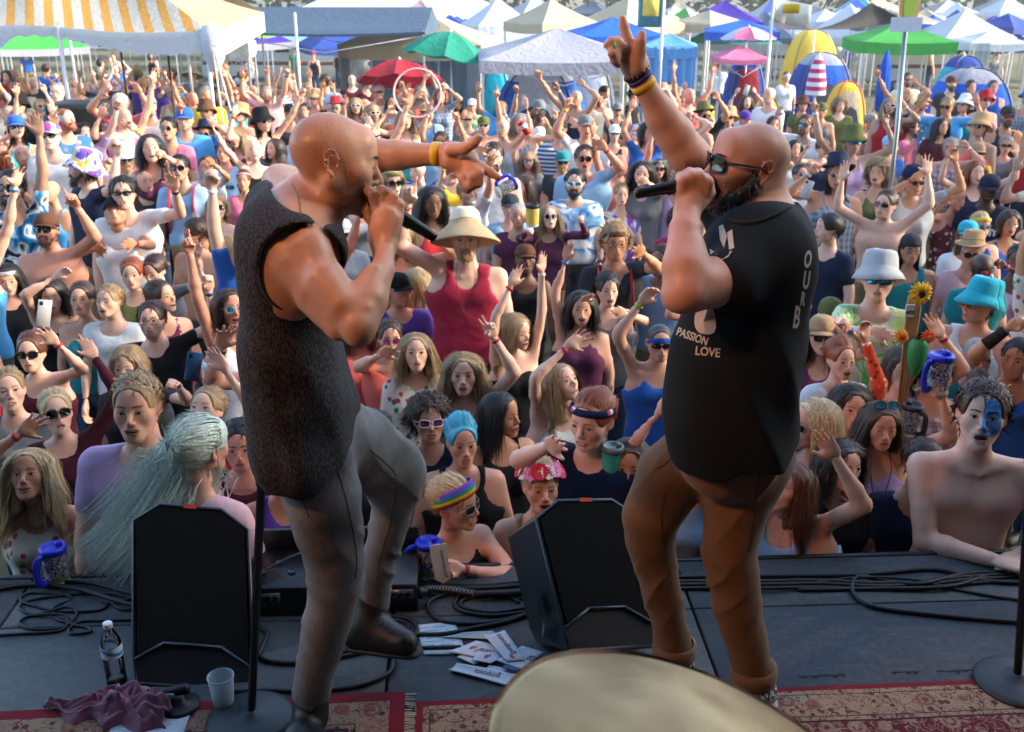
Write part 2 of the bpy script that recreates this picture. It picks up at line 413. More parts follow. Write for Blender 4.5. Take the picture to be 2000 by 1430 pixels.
# ------------------------------------------------------------------ heads. Local space: face looks along -Y, +Z up, height about 0.236 around the eyes
def head_field(sex='m',neck=True,openm=0.0,ears=True,jaw=1.0):
 F = Field();w = 1.0 if sex == 'm' else .93;j = w * jaw
 F.u(ell((0,.014,.030),(.0765 * w,.094,.082)))
 F.u(ell((0,-.034,.012),(.0635 * w,.055,.062)),.03)
 F.u(ell((0,-.036,-.035),(.058 * j,.048,.066)),.03)
 for s in (-1,1):
  F.u(rcone((s * .050 * j,.006,-.045),(s * .020 * j,-.066,-.093 - .006 * openm),.021,.018),.028)
  F.u(ell((s * .043 * j,-.054,-.022),(.022,.022,.024)),.028)
  F.u(rcone((s * .012,-.086,.020),(s * .043,-.072,.021),.0095 if sex == 'm' else .007,.008),.014)
  F.s(ell((s * .0315,-.098,.002),(.019,.018,.0125)),.013)
  F.u(ell((s * .0315,-.0745,.000),(.0150,.0150,.0125)),.007)
  F.u(rcone((s * .0315 - .011,-.0865,.0075),(s * .0315 + .011,-.0862,.0072),.0028),.004)
 F.u(ell((0,-.074,-.100 - .010 * openm),(.020 if sex == 'm' else .015,.015,.015)),.02)
 F.u(rcone((0,-.086,.014),(0,-.111,-.028),.0075,.0095),.012)
 F.u(ell((0,-.108,-.034),(.0105,.0105,.009)),.008)
 for s in (-1,1):F.u(ell((s * .0115,-.099,-.036),(.0075,.009,.0068)),.006);F.s(ell((s * .007,-.106,-.0435),(.0038,.005,.004)),.003)
 F.u(ell((0,-.083,-.062),(.030,.014,.020)),.016)
 F.u(rcone((-.018,-.091,-.061),(.018,-.091,-.061),.0050,None),.006)
 F.u(rcone((-.014,-.0905,-.0725 - .012 * openm),(.014,-.0905,-.0725 - .012 * openm),.0058),.006)
 F.s(rcone((-.020,-.099,-.0665 - .006 * openm),(.020,-.099,-.0665 - .006 * openm),.0028 + .008 * openm),.004)
 F.u(ell((0,-.064,.052),(.047 * w,.025,.035)),.03)
 if ears is True:
  for s in (-1,1):
   Mx = rotm(8,0,s * -24)
   F.u(ell((s * .079 * w,.012,-.004),(.0095,.020,.032),Mx),.006)
   F.s(ell((s * .088 * w,.006,.000),(.007,.012,.019),Mx),.004)
   F.u(ell((s * .077 * w,.002,-.028),(.006,.009,.009)),.006)
 if ears == 'fine':
  # a full helix, antihelix, lobe and tragus
  for s in (-1,1):
   E = lambda a,b,o=0.0:(s * (.083 * w + .006 * max(0,b * 6) + .10 * max(0,a - .0) + o),.012 + a,-.002 + b)
   rim = [(-.010,-.004),(-.012,.012),(-.004,.027),(.010,.031),(.020,.022),(.021,.006),(.014,-.012),(.004,-.024)]
   for p,q in zip(rim[:-1],rim[1:]):F.u(rcone(E(*p),E(*q),.0034),.003)
   anti = [(-.002,.016),(.008,.016),(.012,.004),(.007,-.010),(.000,-.018)]
   for p,q in zip(anti[:-1],anti[1:]):F.u(rcone(E(p[0],p[1],-.001),E(q[0],q[1],-.001),.0030),.003)
   F.u(ell(E(-.001,-.028),(.0055,.0085,.0090)),.005);F.u(ell(E(-.011,-.006),(.005,.005,.006)),.004)
   F.s(ell(E(-.001,-.004,.003),(.008,.0062,.0085)),.003)
 if neck:
  r = .058 if sex == 'm' else .047
  F.u(rcone((0,.018,-.050),(0,.030,-.105),r * .9,r * .86),.025)
 return F
def conform(F,pts,off):              # pushes (x, z) points onto the front of the face, returned `off` proud of it
 pts = np.asarray(pts,float);lo = np.full(len(pts),-.155);hi = np.full(len(pts),-.03)
 for y in np.linspace(-.15,-.03,25):
  d = F.at(pts[:,0],np.full(len(pts),y),pts[:,1]);free = (d > 0) & (lo >= y - .0062);lo = np.where(free,y,lo)
 hi = lo + .006
 for _ in range(8):
  mid = (lo + hi) / 2;d = F.at(pts[:,0],mid,pts[:,1]);lo = np.where(d > 0,mid,lo);hi = np.where(d > 0,hi,mid)
 return np.stack([pts[:,0],lo - off,pts[:,1]],1)
def patch(F,rows,off,m,bulge=0.0,rel=False):
 """rows: list of rows of (x, z)"""
 a = len(rows);b = len(rows[0]);p = conform(F,np.array(rows).reshape(-1,2),off)
 if bulge:p[:,1] -= bulge * np.sin(np.linspace(0,math.pi,a))[:,None].repeat(b,1).ravel()
 return sheet(p.reshape(a,b,3),m)
# material slots of a person: 0 skin, 1 eye white, 2 iris, 3 brow and lash, 4 lips, 5 mouth inside, 6 teeth
def face_bits(F,sex='m',expr='calm',brow=1.0,openm=0.0):
 g = Geo();xs = np.linspace(-1,1,9)
 for s in (-1,1):
  cx = s * .0315;W = .0145;up = .0069 if expr != 'smile' else .0045;dn = .0050 if expr != 'smile' else .0032
  if expr == 'shut':up,dn = .001,.0012
  ar = np.sqrt(np.clip(1 - xs ** 2,0,1)) ** .8
  rows = [[(cx + x * W,-.001 - s * x * -.0012 + (k * up if k > 0 else k * dn) * a) for x,a in zip(xs,ar)] for k in (1,.5,0,-.5,-1)]
  g += patch(F,rows,.0012,1 if expr != 'shut' else 3)
  if expr != 'shut':
   th = np.linspace(0,2 * math.pi,11);rad = .0060
   rows = [[(cx + s * -.0005 + math.cos(t) * q * rad,min(up - .0012,.0004 + math.sin(t) * q * rad)) for t in th] for q in (0.02,.5,1)]
   g += patch(F,rows,.0021,2)
   rows = [[(cx + x * W * 1.1,-.001 + s * x * .0012 + up * a + dz) for x,a in zip(xs,ar)] for dz in (.0026 if sex == 'f' else .0014,-.0012)]
   g += patch(F,rows,.0028,3)
  bx = np.linspace(0,1,7);t0 = .0062 * brow if sex == 'm' else .004 * brow
  rows = [[(s * (.012 + .036 * b),.0215 + .0055 * math.sin(b * 2.3) - .003 * b + k * t0 * (1 - .55 * b)) for b in bx] for k in (.5,-.5)]
  if s < 0:rows = [r_[::-1] for r_ in rows]
  g += patch(F,rows,.0016,3)
 xl = np.linspace(-1,1,9);lw = .0235 if expr != 'smile' else .030
 lift = (lambda x:.0055 * x * x) if expr == 'smile' else (lambda x:-.0015 * x * x)
 al = np.sqrt(np.clip(1 - xl ** 2,0,1));og = .0065 * openm + (.0035 if expr == 'smile' else 0)
 zc = -.0665 - .005 * openm
 u = [[(x * lw,zc + lift(x) + og * a + k * .0062 * (a ** .7) * (1 - .25 * math.exp(-(x * 6) ** 2))) for x,a in zip(xl,al)] for k in (1,.5,0)]
 l = [[(x * lw,zc + lift(x) - og * 1.3 * a - k * .0075 * a ** .8) for x,a in zip(xl,al)] for k in (0,.5,1)]
 g += patch(F,u,.0016,4,.001) + patch(F,l,.0016,4,.0015)
 if og > 0:
  rows = [[(x * lw * .94,zc + lift(x) + (og * a if k > 0 else -og * 1.3 * a)) for x,a in zip(xl,al)] for k in (1,-1)]
  g += patch(F,rows,.0008,5)
  th_ = .55 if expr == 'smile' else .3
  rows = [[(x * lw * .82,zc + lift(x) + og * a * .98 - k * og * (2.2 if expr == 'smile' else 1.0) * th_ * a * 1.2) for x,a in zip(xl,al)] for k in (0,1)]
  g += patch(F,rows,.0013,6)
 else:
  rows = [[(x * lw * .97,zc + lift(x) + k * .0007) for x in xl] for k in (1,-1)]
  g += patch(F,rows,.0030,5)
 return g
def mask_head(g,stubble=0.0,scalp=0.0):
 x,y,z = g.v[:,0],g.v[:,1],g.v[:,2]
 def bl(cx,cy,cz,r):return np.exp(-(((x - cx) ** 2 + (y - cy) ** 2 + (z - cz) ** 2) / r ** 2))
 g.c[:,0] = np.clip(.35 * bl(0,-.11,-.03,.016) + .30 * (bl(.05,-.055,-.025,.022) + bl(-.05,-.055,-.025,.022)) + .5 * (bl(.083,.01,0,.028) + bl(-.083,.01,0,.028)),0,1)
 if stubble:
  jawm = (1 / (1 + np.exp((z + .048 - .03 * np.clip(np.abs(x) / .07,0,1)) / .006))) * (1 / (1 + np.exp((y - .005) / .008))) * (1 / (1 + np.exp(-(z + .135) / .008)))
  jawm *= 1 - bl(0,-.095,-.067,.012);jawm *= 1 - .9 * bl(0,-.11,-.035,.018)
  g.c[:,1] = np.clip(stubble * jawm,0,1)
 if scalp:
  sm = (1 / (1 + np.exp(-(z - .002) / .012))) * (1 / (1 + np.exp(-(y + .035 - .25 * np.clip(.07 - z,-.1,.1)) / .012)))
  g.c[:,1] = np.maximum(g.c[:,1],scalp * np.clip(sm,0,1))
 return g
# ------------------------------------------------------------------ hands. Wrist at origin, fingers along +Z, palm faces -Y, thumb on +X
def hand_field(pose='open'):
 F = Field()
 F.u(rcone((0,0,-.02),(0,0,.02),.024,.027,(0,1,0),.66))
 F.u(rcone((-.020,0,.03),(-.026,0,.078),.020,.016,(0,1,0),.62),.015)
 F.u(rcone((.016,0,.03),(.024,0,.080),.021,.017,(0,1,0),.62),.015)
 F.u(rcone((0,.0,.03),(0,.001,.082),.019,.017,(0,1,0),.68),.015)
 F.u(ell((.024,-.010,.035),(.016,.013,.026)),.012)
 L = [(.026,.078,.076,.0092,6),(.0085,.083,.084,.0095,2),(-.0095,.080,.078,.0090,-3),(-.027,.073,.062,.0080,-9)]
 curl = {'open':(6,4,5,8),'relax':(28,34,38,42),'fist':(84,86,88,90),'point':(4,80,86,90),'peace':(3,3,84,88),'horns':(3,82,84,5),'grip':(52,54,56,58),'spread':(8,6,8,12)}[pose]
 sp = {'spread':2.4,'open':1.3,'peace':2.2}.get(pose,.7)
 for i,(x,z,ln,r,a) in enumerate(L):
  c = curl[i];a = R(a * sp);p = np.array((x,0,z));ang = 0
  for seg,fr in ((ln * .46,1.0),(ln * .30,.9),(ln * .24,.8)):
   ang += R(c) * (.75 if seg == ln * .46 else 1.0)
   d = np.array((math.sin(a) * math.cos(ang),-math.sin(ang),math.cos(a) * math.cos(ang)));q = p + d * seg
   F.u(rcone(p,q,r * fr,r * fr * .92),.004);p = q
 tb = {'open':[(.028,-.006,.026),(.052,-.012,.052),(.066,-.016,.080)],'spread':[(.028,-.006,.026),(.058,-.010,.045),(.080,-.014,.066)]}.get(pose)
 if pose in ('fist','point','peace','horns','grip'):tb = [(.028,-.008,.026),(.036,-.032,.050),(.012,-.044,.064)]
 if pose == 'relax':tb = [(.028,-.006,.026),(.046,-.022,.052),(.048,-.034,.076)]
 F.u(rcone(tb[0],tb[1],.014,.0115),.01);F.u(rcone(tb[1],tb[2],.0112,.0085),.004)
 return F
def text_geo(txt,size=1.0,bold=0.0,align='CENTER',shear=0.0):      # flat letters in the XY plane
 c = bpy.data.curves.new('t','FONT');c.body = txt;c.size = size;c.offset = bold;c.align_x = align;c.align_y = 'CENTER';c.resolution_u = 3;c.shear = shear
 o = bpy.data.objects.new('t',c);COL.objects.link(o);dg = bpy.context.evaluated_depsgraph_get();me = o.evaluated_get(dg).to_mesh()
 me.calc_loop_triangles();V = np.array([v.co[:] for v in me.vertices]) if len(me.vertices) else np.zeros((0,3));T = [tuple(t.vertices) for t in me.loop_triangles]
 o.to_mesh_clear();bpy.data.objects.remove(o);bpy.data.curves.remove(c)
 return Geo(V,[(a,b,c_,c_) for a,b,c_ in T])
# ------------------------------------------------------------------ hair, beards, hats, glasses: made once in head space, shared by everyone who wears them
HC = np.array((0,.014,.030));HR = np.array((.0765,.094,.082))
def outside(p,off,neck=True):
 q = (p - HC) / (HR + off);d = np.linalg.norm(q,axis=1);m = d < 1
 p = np.where(m[:,None],HC + (p - HC) / np.maximum(d,1e-3)[:,None],p)
 if neck:
  low = p[:,2] < -.03;xy = p[:,:2] - np.array((0,.03));r = np.linalg.norm(xy,axis=1) + 1e-6
  need = np.where(p[:,2] < -.16,.075 + np.clip((-.16 - p[:,2]) * .9,0,.07),.064)
  xx = np.where((low & (r < need))[:,None],np.array((0,.03)) + xy / r[:,None] * need[:,None],p[:,:2])
  p = np.concatenate([xx,p[:,2:]],1)
 return p
def ribbons(P,W,wid,m=0):          # P (n, k, 3) paths, W (n, k, 3) side vectors
 n,k = P.shape[:2];tap = np.sin(np.linspace(.9,math.pi * .97,k))[None,:,None]
 a = P - W * wid * tap;b = P + W * wid * tap
 V = np.stack([a,b],2).reshape(-1,3);i = np.arange(n * k).reshape(n,k) * 2
 q = np.stack([i[:,:-1],i[:,:-1] + 1,i[:,1:] + 1,i[:,1:]],-1).reshape(-1,4)
 return Geo(V,q,m)
HQ = [1.0]
def strands(n,length,seed=0,k=6,curl=0.0,comb=(0,.2,-1),part=.6,wid=.0022,hairline=None,lift=.004,jitter=.25,droop=1.0,off=.006,ln_var=.3,cscale=None):
 if HQ[0] < 1:n = int(n * HQ[0]);wid *= 2.2;k = max(2,k // 2)
 r = np.random.RandomState(seed);d = r.normal(size=(n * 5,3));d /= np.linalg.norm(d,axis=1)[:,None]
 p = HC + d * (HR + .002)
 hl = (hairline or (lambda x,y,z:(z > .056 + np.clip(-y - .03,-.2,.06) * .22 - .6 * np.clip(y,-.02,.12)) | ((y > .02) & (z > -.045))))
 p = p[hl(p[:,0],p[:,1],p[:,2])][:n];n = len(p)
 nr = (p - HC) / HR;nr /= np.linalg.norm(nr,axis=1)[:,None]
 cb = np.asarray(comb,float);L = length * (1 + ln_var * r.uniform(-1,.4,n));st = (L / k)[:,None]
 side = np.sign(p[:,:1] + r.normal(0,.008,(n,1))) * np.array((1.0,0,0)) * part
 v = cb + side * np.clip(nr[:,2:3],0,1) + r.normal(0,jitter,(n,3)) + nr * .4
 path = [p + nr * lift];ph = r.uniform(0,6.3,(n,1));cl = r.uniform(.5,1,(n,3))
 for i in range(k):
  v = v - nr * (v * nr).sum(1)[:,None] * (.75 if i < 3 else 0) ;v[:,2] -= .22 * droop
  vn = v / (np.linalg.norm(v,axis=1)[:,None] + 1e-9)
  w = np.concatenate([np.sin(ph + i * 2.1),np.cos(ph + i * 2.1),np.sin(ph * 2 + i * 1.7)],1) * curl * cl
  q = path[-1] + (vn + w) * st
  q = outside(q,off + .010 * r.rand(n,1))
  if droop > .7:                     # past the widest point the hair hangs free
   c0 = np.array((0,.014));pr = np.linalg.norm(path[-1][:,:2] - c0,axis=1);qr = np.linalg.norm(q[:,:2] - c0,axis=1) + 1e-6;m = (q[:,2] < .03) & (qr < pr * .985)
   q[:,:2] = np.where(m[:,None],c0 + (q[:,:2] - c0) * (pr * .985 / qr)[:,None],q[:,:2]);q[:,1] = np.where(q[:,2] < .05,np.maximum(q[:,1],np.where(path[0][:,1] < -.0,-.062 + np.clip(.06 - np.abs(q[:,0]),0,.1) * 1.5,path[0][:,1] * .6)),q[:,1])
  path.append(q)
  nr = (q - HC) / HR;nr /= np.linalg.norm(nr,axis=1)[:,None] + 1e-9
 P = np.stack(path,1);D = np.gradient(P,axis=1);N = (P - HC) / HR
 W = np.cross(D,N);W /= np.linalg.norm(W,axis=2)[...,None] + 1e-9
 return ribbons(P,W,wid)
def cap_field(off=.004,low='short'):
 F = Field();F.u(ell(HC + np.array((0,.003,.002)),HR + off))
 F.u(ell((0,-.034,.018),(.064 + off,.056 + off,.060 + off)),.02);F.u(ell((0,-.064,.052),(.047 + off * .5,.025 + off * .45,.035 + off * .5)),.03)
 F.s(ell((0,-.125,-.024),(.080,.090,.122)),.010)
 if low == 'short':
  F.s(rcone((-.12,-.006,-.050),(.12,-.006,-.050),.052),.008);F.s(half((0,0,-.052),(0,.1,1)),.01)
 return F
_T = {}
def template(fn):
 def g(*a):
  k = (fn.__name__,) + a
  if k not in _T:_T[k] = to_mesh(fn(*a),fn.__name__)
  return _T[k]
 return g
@template
def hair(style):
 HQ[0] = 1.0;h = .0065
 if style.endswith('_far'):style = style[:-4];HQ[0] = .16;h = .012
 D = lambda X,Y,Z:.0022 * wob(X * 3,Y * 3,Z,60,3,2)
 if style == 'buzz':return cap_field(.0018).mesh(h) + strands(500,.010,1,2,wid=.002,comb=(0,0,0),lift=.003,off=.002)
 if style == 'short':return cap_field(.006).mesh(h,D) + strands(900,.048,2,4,comb=(.25,-.45,.35),part=.1,wid=.0026,jitter=.35,droop=.4,off=.010,lift=.008)
 if style == 'messy':return cap_field(.010).mesh(h,D) + strands(1000,.075,4,5,comb=(.3,-.2,.5),part=.2,wid=.0026,jitter=.6,curl=.5,droop=.5,off=.014,lift=.012)
 if style == 'curly':return cap_field(.014).mesh(h,D) + strands(1300,.11,5,7,comb=(0,.1,.3),part=.5,wid=.0024,jitter=.7,curl=1.3,droop=.8,off=.02,lift=.018)
 if style == 'bigcurly':return cap_field(.022).mesh(h,D) + strands(2200,.16,6,9,comb=(0,.2,.1),part=.8,wid=.0019,jitter=.5,curl=1.2,droop=.9,off=.026,lift=.016)
 if style in ('long','wavy','vlong'):
  L = {'long':.34,'wavy':.36,'vlong':.5}[style];c = .34 if style == 'wavy' else .07
  F = cap_field(.007,'long')
  for s in (-1,1):F.u(rcone((s * .066,.012,.0),(s * .074,.022,-L * .42),.026,.020,(0,1,0),1.5),.02)
  F.u(rcone((0,.062,.0),(0,.078,-L * .55),.052,.040,(0,1,0),.6),.02);F.s(ell((0,-.095,-.05),(.058,.085,.12)),.01)
  return F.mesh(h,lambda X,Y,Z:.0035 * wob(X * 4,Y * 4,Z * .5,45,8,2)) + strands(2300,L,7,7,comb=(0,.12,-.6),part=.8,wid=.0018,curl=c,off=.010,jitter=.12,lift=.009)
 if style in ('bun','pony','tied'):
  F = cap_field(.005);g = F.mesh(h,lambda X,Y,Z:.0015 * wob(X * 4,Y,Z * 4,60,9,2)) + strands(900,.10,8,5,comb=(0,1.2,.35),part=0,wid=.0024,jitter=.08,droop=.1,off=.007,lift=.006)
  if style == 'bun':
   B = Field();B.u(ell((0,.085,.085),(.036,.036,.034)));g += B.mesh(h,lambda X,Y,Z:.004 * wob(X,Y,Z,110,4,2))
   r = np.random.RandomState(3);n = 240;d = r.normal(size=(n,3));d /= np.linalg.norm(d,axis=1)[:,None];e = np.cross(d,r.normal(size=(n,3)));e /= np.linalg.norm(e,axis=1)[:,None]
   P = np.stack([np.array((0,.085,.085)) + (d * math.cos(t) + e * math.sin(t)) * .039 for t in np.linspace(0,1.2,5)],1);g += ribbons(P,np.repeat(np.cross(d,e)[:,None],5,1),.0025)
  if style == 'pony':
   r = np.random.RandomState(5);n = 260;a = np.array((0,.10,.055));t = np.linspace(0,1,7)[None,:,None];o = r.normal(0,.013,(n,1,3));L = .26 * (1 - .3 * r.rand(n,1,1))
   P = a + o * (.4 + t) + np.array((0,.055,-.01)) * np.sin(t * 2) + np.array((0,0,-1)) * L * t ** 1.4;g += ribbons(P,np.repeat(np.repeat(np.array([[[1.0,0,0]]]),n,0),7,1),.004)
  return g
 if style == 'bob':
  F = cap_field(.009,'long')
  for s in (-1,1):F.u(rcone((s * .070,.01,.0),(s * .074,.014,-.075),.024,.020,(0,1,0),1.6),.02)
  F.u(rcone((0,.062,.0),(0,.066,-.07),.056,.050,(0,1,0),.7),.02)
  return F.mesh(h,D) + strands(1300,.17,9,7,comb=(0,.1,-.6),part=.9,wid=.0026,curl=.2,off=.014,jitter=.2,lift=.010)
 if style == 'under':return cap_field(.004).mesh(h) + strands(260,.05,11,4,comb=(0,.2,-.6),part=.2,wid=.0024,hairline=lambda x,y,z:(z < .02) & (y > .015),off=.006)
 if style == 'longunder':return strands(1000,.34,12,9,comb=(0,.1,-.9),part=.4,wid=.003,hairline=lambda x,y,z:(z < .045) & (y > .0),off=.010,curl=.2,jitter=.2) + cap_field(.004).mesh(h)
@template
def beard(style):
 L = {'full':1.0,'long':1.6,'short':.55}[style]
 F = Field()
 for s in (-1,1):F.u(rcone((s * .058,-.004,-.030),(s * .030,-.066,-.088),.014 + .006 * L,.018 + .004 * L),.02)
 F.u(ell((0,-.072,-.100 - .02 * (L - .5)),(.034,.026 + .006 * L,.020 + .020 * L)),.02)
 F.u(rcone((-.020,-.094,-.052),(.020,-.094,-.052),.0075 + .002 * L),.01)
 for s in (-1,1):F.u(rcone((s * .026,-.088,-.054),(s * .030,-.080,-.085),.009),.01)
 F.s(rcone((-.012,-.110,-.068),(.012,-.110,-.068),.0065),.004);F.s(ell((0,-.050,-.02),(.058,.055,.036)),.01)
 g = F.mesh(.0055,lambda X,Y,Z:.0030 * wob(X,Y,Z,130,6,2))
 r = np.random.RandomState(7);fc = g.v[g.q].mean(1);nn = np.cross(g.v[g.q[:,1]] - g.v[g.q[:,0]],g.v[g.q[:,3]] - g.v[g.q[:,0]]);nn /= np.linalg.norm(nn,axis=1)[:,None] + 1e-12
 k = r.permutation(len(fc))[:500];p,d = fc[k],nn[k];v = d * .5 + np.array((0,-.1,-.9)) + r.normal(0,.4,(len(k),3));v /= np.linalg.norm(v,axis=1)[:,None]
 P = np.stack([p + v * .022 * L * t for t in (0,.5,1)],1);W = np.cross(v,d);W /= np.linalg.norm(W,axis=1)[:,None] + 1e-9
 return g + ribbons(P,np.repeat(W[:,None],3,1),.0018)
def _dome(f,z0,rings=7,n=28,rx=1.0,ry=1.0,cy=.012,m=0):
 V = []
 for i in range(rings + 1):
  a = i / rings * math.pi / 2;row = []
  for j in range(n):t = 2 * math.pi * j / n;row.append((math.cos(t) * math.cos(a) ** .62 * rx * f,cy + math.sin(t) * math.cos(a) ** .62 * ry * f,z0 + math.sin(a)))
  V.append(row + row[:1])
 return np.array(V)
@template
def cap_hat(back):                                  # crown of six panels, button and a curved peak
 V = _dome(1,0,rx=.087,ry=.108,cy=.009);V[...,2] = V[...,2] * .098 + .034;g = thick(sheet(V,0,flip=True),.003)
 for k in range(6):                              # raised seams
  t = 2 * math.pi * k / 6;pts = [(math.cos(t) * .0880 * math.cos(a) ** .62,.009 + math.sin(t) * .1090 * math.cos(a) ** .62,.035 + .0985 * math.sin(a)) for a in np.linspace(0,1.5,8)]
  g += tube(pts,.0014,4)
 g += Geo() + lathe([(0.0001,.140),(.006,.139),(.008,.134),(.006,.132)][::-1],8,c=(0,.012,0))
 s = -1 if not back else 1;cy = .009;rows = []
 for q in np.linspace(0,1,6):
  rows.append([(math.sin(t) * (.084 + .012 * q),cy + s * (math.cos(t) * (.104 + .058 * q * math.cos(t * .72))),.040 - .020 * q + .012 * (math.cos(t * 1.3) - .6)) for t in np.linspace(-1.15,1.15,17)])
 return g + thick(sheet(rows,1,flip=not back),.0035)
@template
def bucket_hat(kind):
 prof = {'bucket':[(.138,-.022,1),(.118,.010,1),(.096,.040,1),(.094,.050,0),(.088,.100,0),(.078,.124,0),(.045,.131,0),(.001,.132,0)],
   'straw':[(.205,-.040,1),(.200,-.030,1),(.160,.002,1),(.125,.030,1),(.098,.052,1),(.093,.070,0),(.080,.115,0),(.050,.134,0),(.001,.138,0)],
   'fedora':[(.142,.046,1),(.138,.040,1),(.118,.042,1),(.095,.050,1),(.094,.080,2),(.090,.083,0),(.080,.140,0),(.060,.148,0),(.001,.134,0)]}[kind]
 n = 40;V = np.array([[(math.cos(2 * math.pi * j / n) * r * .9,.012 + math.sin(2 * math.pi * j / n) * r * 1.06,z + (.010 * math.cos(4 * math.pi * j / n + 1) if r > .11 and kind != 'straw' else 0) + .003 * math.sin(6 * math.pi * j / n + r * 60)) for j in range(n + 1)] for r,z,_ in prof])
 g = sheet(V,0);mm = np.repeat([prof[i][2] for i in range(len(prof) - 1)],n);g = thick(g,.003);k = len(mm);g.m = np.concatenate([mm,mm,np.zeros(len(g.q) - 2 * k,int)]);return g
@template
def headband(kind):
 z0,z1 = {'band':(.030,.062),'thin':(.052,.066),'visor':(.034,.06)}[kind]
 n = 32;e = .0125 if kind == 'band' else .0105
 V = [[(math.cos(2 * math.pi * j / n) * (HR[0] + e + b) * math.sqrt(1 - ((z - .03) / .1) ** 2),.012 + math.sin(2 * math.pi * j / n) * (HR[1] + e + .004 + b) * math.sqrt(1 - ((z - .03) / .1) ** 2),z + (.018 * (1 - math.sin(2 * math.pi * j / n)) - .012) * (1 if kind != 'x' else 0)) for j in range(n + 1)] for z,b in ((z0,0),(z0 * .7 + z1 * .3,.002),(z0 * .3 + z1 * .7,.002),(z1,0))]
 return thick(sheet(V,0),.003)
@template
def kerchief(kind):
 F = Field();F.u(ell(HC + np.array((0,.004,.006)),HR + .0095));F.u(ell((0,-.034,.026),(.072,.064,.062)),.02);F.s(half((0,-.09,.055),(0,-.42,-1)));F.u(ell((0,.112,.0),(.022,.018,.018)),.01);F.u(rcone((0,.118,-.005),(.02,.135,-.06),.014,.02,(0,1,0),.4),.01)
 return F.mesh(.006,lambda X,Y,Z:.0016 * wob(X,Y,Z,70,2,2))
@template
def shades(kind):                                   # 0 frame, 1 lens
 g = Geo();rx,rz = {'way':(.0265,.020),'round':(.0225,.0215),'thin':(.0255,.0175),'sport':(.031,.0155),'up':(.0265,.020)}[kind]
 p = {'way':3.2,'round':2.0,'thin':3.4,'sport':2.6,'up':3.2}[kind];fr = {'way':.0032,'round':.0013,'thin':.0016,'sport':.002,'up':.003}[kind]
 sp = lambda v:math.copysign(abs(v) ** (2 / p),v);n = 20
 for s in (-1,1):
  P = []
  for j in range(n):
   t = 2 * math.pi * j / n;x = s * .0330 + sp(math.cos(t)) * rx;z = -.001 + sp(math.sin(t)) * rz - .002 * abs(math.cos(t));P.append((x,-.1035 + 7.0 * (abs(x) - .012) ** 2 * (1 if abs(x) > .012 else 0),z))
  g += tube(P,fr,6,closed=True,up=(0,1,0));P = np.array(P);c = P.mean(0);c[1] -= .002
  R_ = np.stack([np.concatenate([c + (P - c) * q,(c + (P - c) * q)[:1]]) for q in (.02,.5,1)]);g += sheet(R_,1,flip=False)
  x1 = s * (.0330 + rx);y1 = -.1035 + 7 * (abs(x1) - .012) ** 2
  g += tube([(x1 - s * .002,y1,.008),(s * .079,y1 + .020,.008),(s * .085,.000,.006),(s * .083,.030,-.012)],fr * .9,5,up=(0,0,1))
 return g + tube([(-.010,-.106,.004),(0,-.110,.008),(.010,-.106,.004)],fr,5)
# ------------------------------------------------------------------ colours of people and clothes
SKINS = [M_skin('skin_fair',(.66,.36,.245)),M_skin('skin_pale',(.74,.46,.34)),M_skin('skin_tan',(.54,.27,.155)),M_skin('skin_sunburnt',(.64,.29,.19)),M_skin('skin_olive',(.40,.24,.165)),M_skin('skin_brown',(.17,.085,.05)),M_skin('skin_dark',(.075,.04,.026))]
EYEW = M_plain('eye_white','#c9c4ba',.2,nz=0);IRIS = M_plain('iris','#33241c',.1,nz=0);LIPS = M_plain('lips','#ab6a5e',.45);LIPD = M_plain('lips_dark','#5f2330',.35);MOUTH = M_plain('mouth','#2a0d0c',.6);TEETH = M_plain('teeth','#dcd6c8',.3,nz=0)
HAIRC = {'brown':M_hair('hair_brown','#3a261a'),'dark':M_hair('hair_dark','#1c1512'),'black':M_hair('hair_black','#0d0b0b'),'blonde':M_hair('hair_blonde','#a58250','#ecd6a2'),'dirty':M_hair('hair_dirty_blonde','#7d603e','#c4a474'),'red':M_hair('hair_red','#6b2c12','#b5622c'),'auburn':M_hair('hair_auburn','#4a2418','#80472a'),'grey':M_hair('hair_grey','#77726c','#b9b4ac'),'white':M_hair('hair_white','#b5b0a6','#e6e1d8'),'blue':M_hair('hair_blue','#0d86a8','#4fd4ec'),'mint':M_hair('hair_mint','#b4cdbb','#f2f6e8')}
BROWM = {k:M_plain('brow_' + k,{'brown':'#2f1f15','dark':'#1a1310','black':'#0e0c0b','blonde':'#7a5c39','dirty':'#59412a','red':'#7a4020','auburn':'#43231a','grey':'#6d675f','white':'#99938a','blue':'#4a3527','mint':'#5b4a38'}[k],.8) for k in HAIRC}
CL = dict(white='#d9dbdc',black='#131316',navy='#16203a',grey='#6e7276',charcoal='#2f3338',lightgrey='#a9adb0',red='#a31c26',maroon='#4a1622',pink='#d0708c',palepink='#d6a8ac',lilac='#b79ac0',purple='#4b2f8c',blue='#1f57a8',lightblue='#8fb6d8',sky='#4f9fd8',teal='#137a80',turquoise='#24a9bd',green='#2f8a45',olive='#5a5f35',yellow='#d9b52c',orange='#d8541f',cream='#d8ccb0',brown='#5b3b28',tan='#a98962',coral='#e06a5c',berry='#a3213f',plum='#5e2d4a')
